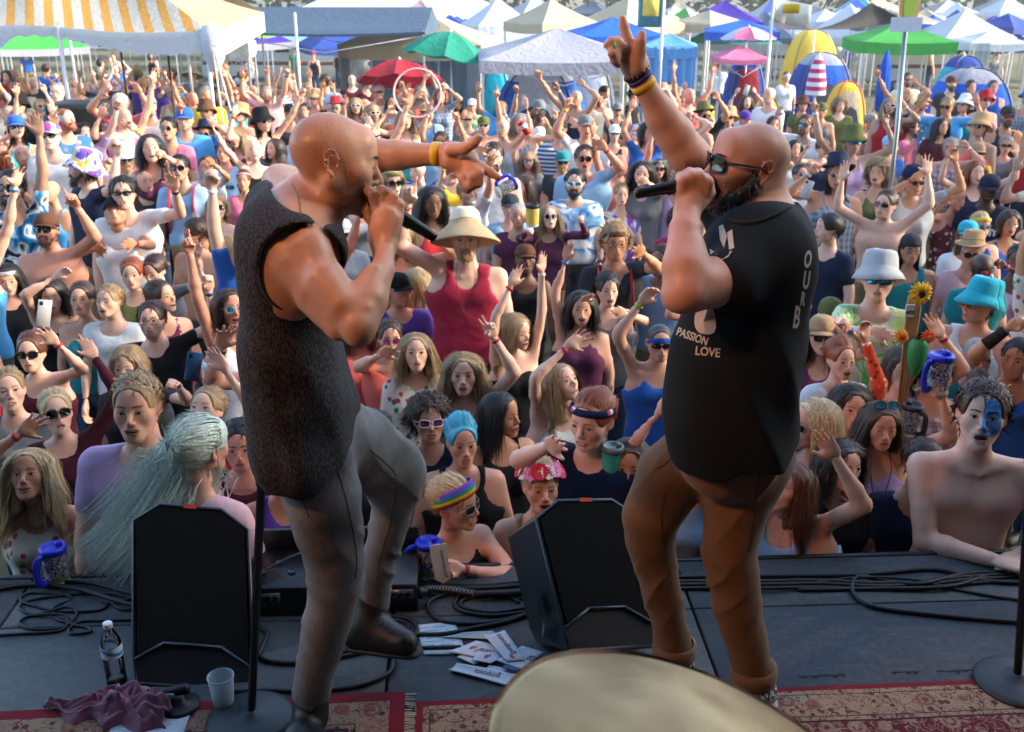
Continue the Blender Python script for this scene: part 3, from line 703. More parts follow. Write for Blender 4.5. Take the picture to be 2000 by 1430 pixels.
def cloth(c):
 if c in _MC:return _MC[c]
 if c in CL:return M_cloth(c,CL[c])
 spec = {'tiedye':('#c03a7a','dye','#3a4fb8','#e0b030',9),'dyeblue':('#2a6fb0','dye','#8fc0e0','#e8e8e8',9),'dyegreen':('#cfd6cf','dye','#58c040','#c8e060',10),'floral':('#cfc9bd','flower','#b03a48','#3f6b4a',12),'hawaii':('#c0555c','flower','#e0d0c8','#5a80a0',9),'hawaiiblue':('#2f6a90','flower','#d86070','#d8d8d0',9),'darkfloral':('#5a1f2c','flower','#c8a0a8','#d8c8b8',11),'plaidred':('#b8b4ba','check','#8a2a3a','#6a3a50',16),'plaidblue':('#7d8ea0','check','#3d5068','#a8b0b8',18),'stripes':('#c8ccd2','stripe','#30446a',None,22),'stripebrown':('#6a3040','stripe','#1f4f5c',None,16),'autumn':('#241814','dye','#a04a1c','#7a1c20',14),'dotpink':('#7c2a44','flower','#d8b8c0','#d8b8c0',22),'paisley':('#c8451c','flower','#e8b080','#7a2010',20),'navyfloral':('#14254a','flower','#d8d8dc','#c05070',15),'skyblue_dye':('#0f2c4a','dye','#1680b8','#0c1c30',8)}
 a = spec[c];return M_cloth(c,a[0],a[1],a[2],a[3],a[4])
FRAMES = {'black':M_plain('frame_black','#0c0c0e',.25),'white':M_plain('frame_white','#d8d8d8',.3),'metal':M_plain('frame_metal','#8a8a88',.3,metal=.8),'orange':M_plain('frame_orange','#e0561c',.3)}
LENS = {'dark':M_plain('lens_dark','#0a0a0c',.06,spec=.8),'blue':M_plain('lens_blue','#2f8fb0',.08,spec=.9,metal=.6),'pink':M_plain('lens_pink','#8c2f5a',.08,spec=.9,metal=.5),'green':M_plain('lens_green','#1f7a6a',.08,metal=.6)}
def glass_clear():
 if 'glass_clear' in _MC:return _MC['glass_clear']
 m = bpy.data.materials.new('glass_clear');m.use_nodes = True;t = m.node_tree;t.nodes.clear()
 a = t.nodes.new('ShaderNodeBsdfTransparent');b = t.nodes.new('ShaderNodeBsdfGlossy');b.inputs['Roughness'].default_value = .04;f = t.nodes.new('ShaderNodeFresnel');f.inputs[0].default_value = 1.45
 x = t.nodes.new('ShaderNodeMixShader');o = t.nodes.new('ShaderNodeOutputMaterial');t.links.new(f.outputs[0],x.inputs[0]);t.links.new(a.outputs[0],x.inputs[1]);t.links.new(b.outputs[0],x.inputs[2]);t.links.new(x.outputs[0],o.inputs[0]);_MC['glass_clear'] = m;return m
BANDC = {k:M_plain('band_' + k,v,.5) for k,v in dict(red='#b8202c',blue='#2080c8',yellow='#e0b818',black='#141416',white='#d8d8d8',lime='#8cc020',pink='#e05a90',navy='#1c3a70').items()}
TROUS = [M_cloth('denim','#2c3c58'),M_cloth('denim_dark','#171c28'),M_cloth('khaki','#8a7350'),M_cloth('grey_shorts','#4a4d50')]
SHOE = M_plain('shoe_dark','#191919',.6)
# ------------------------------------------------------------------ templates used by bodies
_HT = {}
def head_geo(sex,expr,lod,jaw,om,stub):
 k = (sex,expr,lod,jaw,om,stub)
 if k not in _HT:
  kf = ('f',sex,om,jaw)
  if kf not in _HT:_HT[kf] = head_field(sex,openm=om,jaw=jaw)
  F = _HT[kf];kk = (sex,lod,jaw,om)
  if kk not in _HT:_HT[kk] = F.mesh((.0076,.0132,.016,.0195)[lod])
  base = _HT[kk];g = Geo(base.v,base.q,base.m,base.c.copy())
  g = mask_head(g,stub);_HT[k] = g + face_bits(F,sex,expr,openm=om)
 return _HT[k]
def hand_geo(pose,lod):
 k = (pose,lod)
 if k not in _HT:
  g = hand_field(pose).mesh((.0076,.0103,.012,.0132)[lod]);x = g.v[:,2]
  g.c[:,0] = np.clip((x - .08) / .08,0,1) * .35;_HT[k] = g
 return _HT[k]
def torso(F,s,bw,sex,sh,infl=0.0,low=True):
 """sh: two shoulder joints in local space"""
 a = .118 * bw + infl;f = .72
 F.u(rcone((-.085 * bw * s,.006,1.30 * s),(.085 * bw * s,.006,1.30 * s),a * s,None,(0,1,0),f + .5 * infl),.05)
 F.u(rcone((-.05 * bw * s,0,1.12 * s),(.05 * bw * s,0,1.12 * s),(.105 * bw + infl + .03 * max(0,bw - 1.1)) * s,None,(0,1,0),.80),.08)
 if low:F.u(rcone((-.065 * bw * s,0,.95 * s),(.065 * bw * s,0,.95 * s),(.115 * bw + infl) * s,None,(0,1,0),.84),.08)
 if sex == 'f':
  for q in (-1,1):F.u(ell((q * .068 * s,-.072 * s,1.265 * s),((.056 + infl) * s,(.050 + infl) * s,(.055 + infl) * s)),.03)
 else:
  for q in (-1,1):F.u(ell((q * .066 * s,-.050 * s,1.30 * s),((.070 + infl) * s,(.042 + infl) * s,(.050 + infl) * s)),.022)
  if not infl:F.u(rcone((.015,-.062 * s,1.412 * s),(.125 * s,-.02,1.44 * s),.008),.014);F.u(rcone((-.015,-.062 * s,1.412 * s),(-.125 * s,-.02,1.44 * s),.008),.014);F.s(rcone((0,-.125 * s * bw,1.33 * s),(0,-.118 * s * bw,1.05 * s),.008),.03)
 for k,q in ((0,-1),(1,1)):
  p = sh[k];F.u(rcone((q * .035 * s,.02 * s,1.435 * s),(p[0] * .92,p[1] + .005,p[2] - .004),(.040 + infl * .8) * s,(.047 * (.8 + .2 * bw) + infl) * s),.045)
def ik(S,W,L1,L2,bend):
 d = W - S;D = np.linalg.norm(d);mx = (L1 + L2) * .995
 if D > mx:W = S + d / D * mx;d = W - S;D = mx
 D = max(D,abs(L1 - L2) + .02);x = (L1 * L1 - L2 * L2 + D * D) / (2 * D);h = math.sqrt(max(L1 * L1 - x * x,0));u = d / np.linalg.norm(d)
 b = np.asarray(bend,float);b = b - u * (b @ u);b /= np.linalg.norm(b) + 1e-9
 return S + u * x + b * h,W
NP = 0;FAR = [False];HM_ = [None];SHIRT_ = [None]
_lg = {}
def legs_mesh():
 if 'l' not in _lg:
  F = Field()
  for q in (-1,1):F.u(rcone((q * .085,0,.90),(q * .10,0,.50),.088,.066),.03);F.u(rcone((q * .10,0,.50),(q * .105,.02,.06),.064,.054),.03)
  F.u(rcone((-.06,0,.93),(.06,0,.93),.115,None,(0,1,0),.86),.04);F.i(half((0,0,1.0),(0,0,1)));_lg['l'] = to_mesh(F.mesh(.03),'trousers')
  G = Field()
  G.u(rcone((0,.04,.045),(0,-.13,.035),.045,.038),.02)
  G.i(half((0,0,0),(0,0,-1)));_lg['s'] = to_mesh(G.mesh(.02),'shoe')
 return _lg['l'],_lg['s']
def person(pos,H=1.72,yaw=0,sex='m',skin=0,expr='calm',om=0.0,hy=0,hp=-12,hr=0,arms=(None,None),top='tee',topc='white',hairs='short',hairc='brown',beardk=None,stub=0.0,hat=None,hatc=('navy','navy'),glass=None,glassc=('black','dark'),bw=1.0,lod=1,jaw=1.0,bands=(),label=None,group=None,seed=0,trous=0,dh=0.0,lipm=None,hs=1.0,lean=0.0):
 """pos: feet. arms: per side (viewer's left, right) None or dict(w=wrist local, pose=, bend=)."""
 global NP;NP += 1;rr = random.Random(seed * 7 + NP)
 s = H / 1.75;h = (.0178,.0285,.036,.041)[lod]
 sh = []
 for k,q in ((0,-1),(1,1)):
  a = arms[k];up = 0
  if a is not None:up = max(0,min(1,(a['w'][2] - 1.35 * s) / (.35 * s)))
  sh.append(np.array((q * (.178 - .022 * up) * bw ** .5 * (1 if sex == 'm' else .90) * s,.008,(1.405 + .050 * up) * s)))
 B = Field();torso(B,s,bw,sex,sh,low=True)
 hc = np.array((0,-.012 * s + math.sin(R(hp)) * 0,1.632 * s));sz = s * .985 * hs
 B.u(rcone((0,.02 * s,1.40 * s),hc + np.array((0,.022,-.060)),(.066 if sex == 'm' else .052) * s,(.054 if sex == 'm' else .044) * s),.03)
 armj = [];hands = Geo();jn = []
 for k,q in ((0,-1),(1,1)):
  a = arms[k];L1,L2 = .285 * s,.250 * s
  if a is None:
   wv = sh[k] + np.array((q * .05,-.06 - .10 * rr.random(),-.52)) * s;a = dict(w=wv,pose='relax',bend=(q * .8,.5,0),palm=(-q,0,0))
  D = np.linalg.norm(a['w'] - sh[k]);st = min(1.12,max(1,D / (L1 + L2)))
  e,wv = ik(sh[k],np.asarray(a['w'],float),L1 * st,L2 * st,a.get('bend',(q * 1.0,-.25,-.35)))
  m = (.88 if sex == 'f' else 1.0) * (.75 + .25 * bw) * s
  B.u(rcone(sh[k],e,.048 * m,.038 * m),.022);B.u(rcone(sh[k] * .45 + e * .55,e,.040 * m,.037 * m),.02)
  d = (wv - e) / np.linalg.norm(wv - e);mid = e + (wv - e) * .3
  B.u(rcone(e,mid,.037 * m,.041 * m),.02);B.u(rcone(mid,wv,.040 * m,.0265 * m),.02)
  z = d + np.array(a.get('tilt',(rr.uniform(-.15,.15),rr.uniform(-.2,.05),0)));z /= np.linalg.norm(z);pn = np.array(a.get('palm',(rr.uniform(-.4,.4),-1,.1)),float)
  y = -(pn - z * (pn @ z));y /= np.linalg.norm(y) + 1e-9;x = np.cross(y,z);M = np.stack([x,y,z],1)
  g = hand_geo(a.get('pose','open'),lod)
  if q > 0:g = g.T(s=np.array((-1.0,1,1)))
  hands += g.T(M,wv,m * (1.02 if sex == 'm' else 1.0));jn.append((sh[k],e,wv,M,m))
 B.i(half((0,0,.93 * s),(0,0,-1)))
 if top == 'bare':h *= .8
 g = B.mesh(h,sm=int(lod < 2))
 if top == 'bare':
  for q in (-1,1):g.c[:,0] = np.maximum(g.c[:,0],np.clip(1.6 - np.hypot(g.v[:,0] - q * .082 * s,g.v[:,2] - 1.275 * s) / .011,0,1) * (g.v[:,1] < -.05))
 Mh = np.array(Euler((R(hp),R(hr),R(hy)),'ZXY').to_matrix()) if False else rotm(0,0,hy) @ rotm(hp,0,0) @ rotm(0,hr,0)
 hg = head_geo(sex,expr,lod,jaw,om,stub);rw = random.Random(NP * 13 + seed);hx = np.array((rw.uniform(.93,1.05) * (1 + .25 * max(0,bw - 1.08)),rw.uniform(.97,1.03),rw.uniform(.955,1.03)));g = g + hands + hg.T(Mh,hc,hx * sz)
 o = obj('person',g,[SKINS[skin],EYEW,IRIS,BROWM[hairc],lipm or LIPS,MOUTH,TEETH],loc=pos,label=label,cat='person',group=group)
 o.rotation_euler = (R(lean),0,R(yaw));hm = Matrix.Translation(Vector(hc)) @ Matrix(Mh.tolist()).to_4x4() @ Matrix.Diagonal((*(hx * sz),1))
 HM_[0] = hm
 def wear(name,me,mats,sc=1.0,lab=None):
  c = obj(name,me,mats,o);c.matrix_local = hm @ Matrix.Scale(sc,4);return c
 if hairs and not (hat and hairs in ('short','messy','buzz','curly','tied','bun')):
  if hat and hat not in ('band','thin'):hairs = 'longunder' if hairs in ('long','wavy','vlong','bob','bigcurly') else 'under'
  wear('hair',hair(hairs + ('_far' if FAR[0] else '')),HAIRC[hairc],rr.uniform(1.0,1.03))
 elif hat and hairs:wear('hair',hair('under' if hat not in ('band','thin') else hairs),HAIRC[hairc])
 if beardk:wear('beard',beard(beardk),HAIRC[hairc])
 hc_ = [cloth(x) for x in (hatc if isinstance(hatc,(tuple,list)) else (hatc,hatc))]
 if hat in ('cap','capback'):wear('cap',cap_hat(hat == 'capback'),hc_)
 elif hat in ('bucket','straw','fedora'):
  c = wear('hat',bucket_hat(hat),[hc_[0],hc_[-1] if hat != 'fedora' else hc_[0],cloth('black')]);c.matrix_local = hm @ Matrix.Translation((0,.002,.020)) @ Matrix.Rotation(R(-18 if hat == 'straw' else -11),4,'X') @ Matrix.Scale(1.13,4)
 elif hat in ('band','thin','visor'):wear('headband',headband(hat),hc_[0])
 elif hat == 'kerchief':wear('headscarf',kerchief('x'),hc_[0])
 if glass:
  lm = glass_clear() if glassc[1] == 'clear' else LENS[glassc[1]];c = wear('glasses' if glassc[1] == 'clear' else 'sunglasses',shades(glass),[FRAMES[glassc[0]],lm])
  if glass == 'up':c.matrix_local = hm @ Matrix.Translation((0,.022,.088)) @ Matrix.Rotation(R(-28),4,'X')
 # clothes
 if top != 'bare':
  T = Field();i = .012 if top != 'bra' else .006;torso(T,s,bw,sex,sh,i)
  if top in ('tee','shirt','long','open'):
   fr = {'tee':.52,'shirt':.58,'long':1.0,'open':.6}[top]
   for k in (0,1):
    S,e,wv,M,m = jn[k];T.u(rcone(S,S + (e - S) * fr,.056 * m,.054 * m),.02)
    if top == 'long':T.u(rcone(e,e + (wv - e) * .92,.050 * m,.038 * m),.02)
    else:T.s(half(S + (e - S) * fr,(e - S)),.003) if False else None
   if top == 'open':T.s(rcone((0,-.16,1.50 * s),(0,-.16,.9 * s),.085 * s,.035 * s),.01)
   T.s(ell((0,-.035 * s,1.475 * s),(.078 * s,.085 * s,.060 * s if top != 'shirt' else .075 * s)),.006)
   T.s(rcone((0,.01,1.42 * s),(0,.01,1.7 * s),.060 * s),.004);T.i(half((0,0,.90 * s),(0,0,-1)),.004)
  elif top in ('tank','strap','bra','dress'):
   wd = {'tank':1.0,'strap':1.35,'bra':1.3,'dress':1.2}[top]
   T.s(ell((0,-.06 * s,1.46 * s),(.070 * s * wd,.10 * s,.105 * s)),.006);T.s(ell((0,.09 * s,1.45 * s),(.062 * s * wd,.09 * s,.085 * s)),.006)
   for k,q in ((0,-1),(1,1)):T.s(ell(sh[k] + np.array((q * .028,0,-.02)) * s,(.088 * s * wd ** .4,.15 * s,.115 * s)),.006)
   T.s(rcone((0,.01,1.42 * s),(0,.01,1.75 * s),.060 * s),.004)
   T.i(half((0,0,(.90 if top != 'bra' else 1.19) * s),(0,0,-1)),.004)
  gs = T.mesh(h,(lambda X,Y,Z:.004 * wob(X,Y,Z * 1.4,16,NP % 7,2)) if lod < 2 else None,sm=int(lod < 2))
  SHIRT_[0] = obj({'tee':'t_shirt','shirt':'shirt','open':'open_shirt','long':'long_sleeved_top','tank':'tank_top','strap':'strap_top','bra':'bra_top','dress':'dress'}[top],gs,cloth(topc),o)
 lm_,sm_ = legs_mesh();c = obj('trousers',lm_,TROUS[trous % 4],o);c.scale = (s * bw,s * bw ** .5,s);
 if lod == 0 or group == 'people standing between the tents':
  for q in (-1,1):c = obj('shoe',sm_,SHOE,o,loc=(q * .105 * s,0,0));c.scale = (s,s,s)
 for k,bc in bands:
  S,e,wv,M,m = jn[k];d = (wv - e);d /= np.linalg.norm(d);b = lathe([(.0245,-.010),(.0275,-.009),(.0275,.009),(.0245,.010)],12).T(frame(d),wv - d * .028 * m,m)
  obj('wristband',b,BANDC[bc],o)
 return o,jn
def ground(y):
 if y < 15:return -1.2
 if y < 60:return -1.2 - 2.4 * ((y - 15) / 45) ** .85
 return -3.6
# ------------------------------------------------------------------ the stage: deck, lip, skirt, roof and side walls
E0,E1 = PZ(0,1134),PZ(1830,1085);ESL = (E1[1] - E0[1]) / (E1[0] - E0[0]);EA = math.atan(ESL);EY = E0[1] - ESL * E0[0]     # the front edge: y = EY + ESL*x
def st(u,v,z=0.0):return np.array((u * math.cos(EA) - v * math.sin(EA),EY + u * math.sin(EA) + v * math.cos(EA),z))     # stage coordinates: u along the edge, v across (0 at the edge, negative upstage)
SM = np.array([[math.cos(EA),-math.sin(EA),0],[math.sin(EA),math.cos(EA),0],[0,0,1]]);S0 = np.array((0,EY,0))
t = NT('deck_paint');v = t.coord();n1 = t.noise(v,2.2,5,.6);n2 = t.noise(v,34,4,.7);n3 = t.noise(t.map(v,(1,9,1),(0,0,.5)),9,4,.7);n4 = t.noise(v,95,2,.6,.4)
c_ = t.mix(t.ramp(n1,[(.35,0),(.65,1)]),(.026,.034,.040),(.060,.072,.079));c_ = t.mix(t.ramp(n2,[(.42,.55),(.6,0)]),c_,(.018,.023,.027));c_ = t.mix(t.ramp(n3,[(.58,0),(.72,.55)]),c_,(.12,.135,.14));c_ = t.mix(t.ramp(n4,[(.74,0),(.78,.9)]),c_,(.015,.018,.02))
DECK = t.out(c_,t.ramp(n1,[(.3,.52),(.7,.72)]),t.bump(n3,.25,.004,t.bump(n2,.3,.003)),Specular_IOR_Level=.4)
BLK = M_plain('black_paint','#0c0d0f',.55);SKIRT = M_cloth('black_drape',(.008,.008,.009),fold=2.0)
stage = obj('stage',box((-7.2,-9.4,-1.16),(7.2,-.03,-.05)).T(SM,S0),BLK,kind='structure')
pan = {}
for (u0,u1) in ((-6.9,-4.42),(-4.40,-1.785),(-1.775,-.435),(-.425,.62),(.63,3.06),(3.07,5.5),(5.51,7.1)):
 for (v0,v1) in ((-.30,.005),(-.905,-.306),(-2.12,-.912),(-3.34,-2.127),(-4.56,-3.347),(-5.8,-4.567),(-7.2,-5.807),(-9.4,-7.207)):
  if v1 < 0 and v0 > -.95 and abs(u0 + 1.775) < .01:pass
  o = obj('deck_panel',box((u0,v0,-.045),(u1,v1,0),bev=.003).T(SM,S0),DECK,stage)
obj('front_lip',box((-7.2,.008,-.10),(7.2,.030,.004),bev=.002).T(SM,S0),BLK,stage)
P = [[st(u,.012 + .018 * math.sin(u * 21 + .6 * math.sin(u * 5)),z) for u in np.linspace(-7.2,7.2,500)] for z in (-.10,-.6,-1.19)];obj('stage_skirt',sheet(P,flip=False),SKIRT,stage)
# splintered edge of a deck board near the carpet
for k,(a,b) in enumerate((((1560,1322),(1650,1318)),((1740,1314),(1800,1312)),((1830,1312),(1900,1309)))):
 p,q = PZ(*a,.0005),PZ(*b,.0005);r_ = random.Random(k);n = 9;up = [p + (q - p) * i / n + (0,.002 + .004 * r_.random(),0) for i in range(n + 1)];dn = [p + (q - p) * i / n - (0,.002 + .016 * r_.random() * (i % 2),0) for i in range(n + 1)]
 obj('splintered_edge',sheet([dn,up]),M_plain('splinter_dark','#0a0c0e',.9),stage)
WALLM = M_plain('stage_wall_grey','#131416',.8)
ROOFM = M_plain('roof_membrane','#202124',.8);canopy_ = obj('stage_roof',box((-7.6,-9.6,5.4),(7.6,-1.9,5.6)).T(SM,S0),ROOFM,kind='structure')
obj('unseen_stage_wall',box((-7.6,-9.8,-1.2),(7.6,-9.6,5.4)).T(SM,S0),WALLM,kind='structure')
for sx in (-1,1):obj('unseen_stage_wall',box((sx * 7.4 - .1,-9.6,-1.2),(sx * 7.4 + .1,(-1.9,.5)[sx > 0],5.4)).T(SM,S0),WALLM,kind='structure')  # right wall, out of view, lengthened to keep sun off singers and front rows
# the stage lamps that warm the singers: par cans on a bar under the roof, upstage left, out of the picture
def par_can(p,aim,power,label):
 p = np.asarray(p,float);d = np.asarray(aim) - p;d /= np.linalg.norm(d);r = empty('stage_lamp',label,'stage lamp',tuple(p));M = frame(d)
 obj('lamp_body',thick(lathe([(.02,-.22),(.09,-.20),(.10,-.05),(.105,.10)],24),.004).T(M),BLK,r);obj('yoke',tube([M @ (.12,0,0),M @ (.12,0,0) + (0,0,.16),M @ (-.12,0,0) + (0,0,.16),M @ (-.12,0,0)],.008,6),BLK,r)
 l = bpy.data.lights.new('lamp_light','SPOT');l.energy = power;l.color = (1.0,.40,.15);l.spot_size = R(26);l.spot_blend = .8;l.shadow_soft_size = .09;o = bpy.data.objects.new('lamp_light',l);COL.objects.link(o)
 o.parent = r;o.location = tuple(d * .12);o.rotation_euler = Vector(-d).to_track_quat('Z','Y').to_euler()
obj('lighting_bar',tube([(-4.6,.2,4.3),(4.6,.2,4.3)],.025,10),M_plain('bar_steel','#50545a',.4,metal=.8),label='steel lighting bar hung under the stage roof',cat='lighting bar')
par_can((-3.6,.25,4.15),(-.5,2.45,1.3),85,'black par can on the lighting bar aimed at the left singer')
par_can((-2.4,.20,4.15),(.75,2.6,1.4),68,'black par can on the lighting bar aimed at the right singer')
# ------------------------------------------------------------------ carpets
def rug(c,hx,hy,ang,label,pal,z=.004,red=.045):
 t = NT('rug_wool');v = t.coord();s = t.n('SeparateXYZ',i_0=v);X,Y = s.outputs[0],s.outputs[1]
 dx = t.math('SUBTRACT',hx,t.math('ABSOLUTE',X));dy = t.math('SUBTRACT',hy,t.math('ABSOLUTE',Y));d = t.math('MINIMUM',dx,dy)
 n1 = t.n('TexVoronoi',i_Vector=t.map(v,(1,1,0)),i_Scale=11.0,i_Randomness=.45);n2 = t.n('TexVoronoi',i_Vector=t.map(v,(1,1,0),(0,0,.78)),i_Scale=26.0,i_Randomness=.9);cur = t.noise(v,17,2,.5,2.2);wv = t.noise(v,420,2)
 ring = t.ramp(n1.outputs['Distance'],[(.0,.9),(.10,.9),(.12,.1),(.19,.1),(.21,.75),(.30,.75),(.33,0)],'CONSTANT');det = t.ramp(n2.outputs['Distance'],[(.0,1),(.22,1),(.26,0)],'CONSTANT');vine = t.ramp(cur,[(.44,0),(.455,1),(.50,0),(.55,1),(.565,0)],'CONSTANT')
 base,mot,dark,fld = pal
 band = t.mix(vine,base,mot);band = t.mix(t.math('MULTIPLY',det,.85),band,dark);band = t.mix(t.math('MULTIPLY',ring,.8),band,mot)
 field = t.mix(vine,fld,base);field = t.mix(t.math('MULTIPLY',ring,.9),field,base);field = t.mix(t.math('MULTIPLY',det,.6),field,dark)
 sel = t.ramp(t.math('MULTIPLY',d,1.0),[(0,0),(red,1)],'CONSTANT');sel2 = t.ramp(d,[(0,0),(.165,1)],'CONSTANT');ln_ = t.ramp(d,[(0,0),(red + .018,1),(red + .021,0),(.142,1),(.145,0),(.162,1),(.168,0)],'CONSTANT')
 col = t.mix(sel,srgb('#7c1c2a'),band);col = t.mix(sel2,col,field);col = t.mix(ln_,col,dark);col = t.mix(t.math('MULTIPLY',wv,.35),col,(.02,.015,.015))
 m = t.out(col,.95,t.bump(wv,.6,.003),Specular_IOR_Level=.1,Sheen_Weight=.05)
 g = Geo();nx,ny = int(hx * 30),int(hy * 30);xs = np.linspace(-hx,hx,nx);ys = np.linspace(-hy,hy,ny);XX,YY = np.meshgrid(xs,ys)
 ZZ = z + .007 + .0025 * wob(XX,YY,0 * XX,5,3,2);ZZ[0] = ZZ[-1] = z + .001;ZZ[:,0] = ZZ[:,-1] = z + .001
 o = obj('carpet',sheet(np.stack([XX,YY,ZZ],-1)),m,loc=(c[0],c[1],0),label=label,cat='carpet');o.rotation_euler = (0,0,ang)
 for e in (-1,1):            # fringe
  r_ = random.Random(5);g = Geo()
  for i in range(int(hy * 2 / .012)):y = -hy + .012 * i;g += Geo([(e * hx,y,.006),(e * hx,y + .006,.006),(e * (hx + .035),y + .006 * r_.uniform(-1,2),.003),(e * (hx + .035),y + .003,.003)],[(0,1,2,3)])
  f = obj('fringe',g,M_plain('fringe_cream','#9c8a70',.9),o);f['kind'] = 'stuff'
 return o
BEI,CR,DK = (.36,.26,.16),(.22,.03,.035),(.018,.012,.02)
c1 = PZ(792,1352);c0 = PZ(0,1392);a1 = math.atan2(c1[1] - c0[1],c1[0] - c0[0]);ctr = c1 + np.array((-math.cos(a1) * 1.3 + math.sin(a1) * 1.0,-math.sin(a1) * 1.3 - math.cos(a1) * 1.0,0))
rug(ctr,1.3,1.0,a1,'dark red bordered persian carpet under the left singer',((.30,.21,.13),CR,DK,(.04,.02,.035)))
d0 = PZ(812,1372);d1 = PZ(2000,1326);a2 = math.atan2(d1[1] - d0[1],d1[0] - d0[0]);ctr = d0 + np.array((math.cos(a2) * 1.75 + math.sin(a2) * 1.2,math.sin(a2) * 1.75 - math.cos(a2) * 1.2,0))
rug(ctr,1.75,1.2,a2,'beige and wine red persian carpet at the right singer\'s heel',(BEI,(.15,.03,.035),(.05,.02,.02),(.13,.012,.025)),z=.002,red=.022)
# ------------------------------------------------------------------ wedge monitors
t = NT('grille_foam');v = t.coord();f1 = t.noise(v,520,2);GRL = t.out(t.mix(t.ramp(f1,[(.45,0),(.75,1)]),(.0012,.0012,.0014),(.020,.019,.016)),.85,t.bump(f1,.9,.004),Specular_IOR_Level=.12)
t = NT('cab_paint');v = t.coord();f1 = t.noise(v,260,3);CAB = t.out((.010,.014,.018),.42,t.bump(f1,.35,.003),Specular_IOR_Level=.5)
def monitor(bl,br,tl,tr,label,shift=0.0):
 """the four corners of the sloping front (bottom left, bottom right, top left, top right) in the world"""
 bl,br,tl,tr = [np.asarray(p,float) for p in (bl,br,tl,tr)]
 root = empty('stage_monitor',label,'loudspeaker',tuple((bl + br) / 2 * (1,1,0)) );o0 = np.array(root.location)
 ex = (br - bl) / np.linalg.norm(br - bl);ey = ((tl + tr) - (bl + br));ey /= np.linalg.norm(ey);nz = np.cross(ex,ey);nz /= np.linalg.norm(nz)
 W0,W1 = np.linalg.norm(br - bl) / 2,np.linalg.norm(tr - tl) / 2;c0 = (bl + br) / 2;L = np.linalg.norm((tl + tr) / 2 - c0)
 ch = .075;out = [(-W0,.0),(W0,.0),(W0 + .01,.10),(W1 + .012,L - ch * .8),(W1 - ch,L),(-W1 + ch,L),(-W1 - .012,L - ch * .8),(-W0 - .01,.10)]
 F = lambda x,y,d:c0 + ex * x + ey * y - nz * d - o0
 back = np.array((0,.34,-.10)) ;poly = [F(x,y,0) for x,y in out]
 bk = []
 for x,y in out:
  p = F(x * (.82 + shift * 2) - shift,y * (1 - shift),.20);p[2] = max(p[2],.006);bk.append(p)
 n = len(out);V = poly + bk + [np.mean(bk,0)];Q = [(i,(i + 1) % n,n + (i + 1) % n,n + i)[::-1] for i in range(n)] + [(n + (i + 1) % n,n + i,2 * n,2 * n)[::-1] for i in range(n)]
 obj('cabinet',Geo(V,Q),CAB,root,smooth=False)
 rim = [F(x,y,-.004) for x,y in out];obj('rim',tube(rim,.007,6,closed=True),M_plain('cab_edge','#2a3238',.35),root)
 y0 = .105;grl = [(-W0 + .006,y0 - .03),(-W0 + .085,y0 + .03),(W0 - .085,y0 + .03),(W0 - .006,y0 - .03),(W1 + .002,L - ch * .85),(W1 - ch,L - .010),(-W1 + ch,L - .010),(-W1 - .002,L - ch * .85)]
 obj('grille',prism([F(x,y,-.006) for x,y in grl],-nz * -.010),GRL,root,smooth=False)
 low = [(-W0 + .002,.006),(W0 - .002,.006),(W0 + .004,y0 - .038),(W0 - .088,y0 + .020),(-W0 + .088,y0 + .020),(-W0 - .004,y0 - .038)]
 obj('lower_panel',prism([F(x,y,-.003) for x,y in low],nz * .004),BLK,root,smooth=False)
 for a,b in ((low[2],low[3]),(low[3],low[4]),(low[4],low[5])):obj('panel_trim',tube([F(a[0],a[1] + .006,-.016),F(b[0],b[1] + .006,-.016)],.0045,6),M_plain('cab_edge_light','#3c4a52',.35),root)
 obj('tape_mark',prism([F(x,L + y,-.013) for x,y in ((-.022,-.006),(.022,-.006),(.022,.008),(-.022,.008))],nz * .0012),M_plain('tape_orange','#c8431c',.6),root,smooth=False)
 return root,F
mL,_ = monitor(PD(268,1335,2.66),PD(492,1352,2.66),PD(270,990,3.02),PD(476,992,3.02),'black wedge monitor left of the mic stand, grille facing up')
bl = PD(1112,1272,2.74);br = PD(1280,1262,2.82);tl = PD(1048,982,3.03);tr_ = PD(1232,975,3.13)
mR,F_ = monitor(bl,br,tl,tr_,'black wedge monitor between the two singers, turned to the right',.055)
obj('jack_plate',prism([F_(-.205,.12,.05),F_(-.205,.20,.05),F_(-.198,.20,.09),F_(-.198,.12,.09)],(-.004,0,0)),BLK,mR,smooth=False)
obj('gaffer_tape',prism([F_(-.207,.08,.03),F_(-.207,.10,.03),F_(-.196,.07,.10),F_(-.196,.05,.10)],(-.003,0,0)),M_plain('tape_grey','#5c6260',.7),mR,smooth=False)
# ------------------------------------------------------------------ cables
CBL = M_plain('cable_rubber','#15181a',.5,spec=.4,sc=120)
def cable(pts,r,label,n=60,zs=None,mat=None):
 W = [PZ(p[0],p[1],r + (p[2] if len(p) > 2 else 0)) for p in pts];return obj('cable',tube(spl(W,n),r,8),mat or CBL,label=label,cat='cable')
cable([(-40,1158),(60,1143),(150,1150,.01),(262,1182,.012),(330,1180)],.0085,'thick black cable running in from the left edge to the wedge monitor')
cable([(-40,1150),(90,1138),(175,1139,.008),(262,1160,.01),(330,1170)],.008,'black cable nearest the blue mug at the stage edge')
cable([(262,1170),(215,1160),(150,1160),(60,1172),(38,1188),(70,1200),(130,1186,.008),(150,1200),(120,1226),(60,1228),(38,1215),(60,1203),(120,1200,.01),(133,1214),(115,1232),(40,1238),(-30,1242)],.0052,'thin black cable lying in tangled loops on the left deck',130)
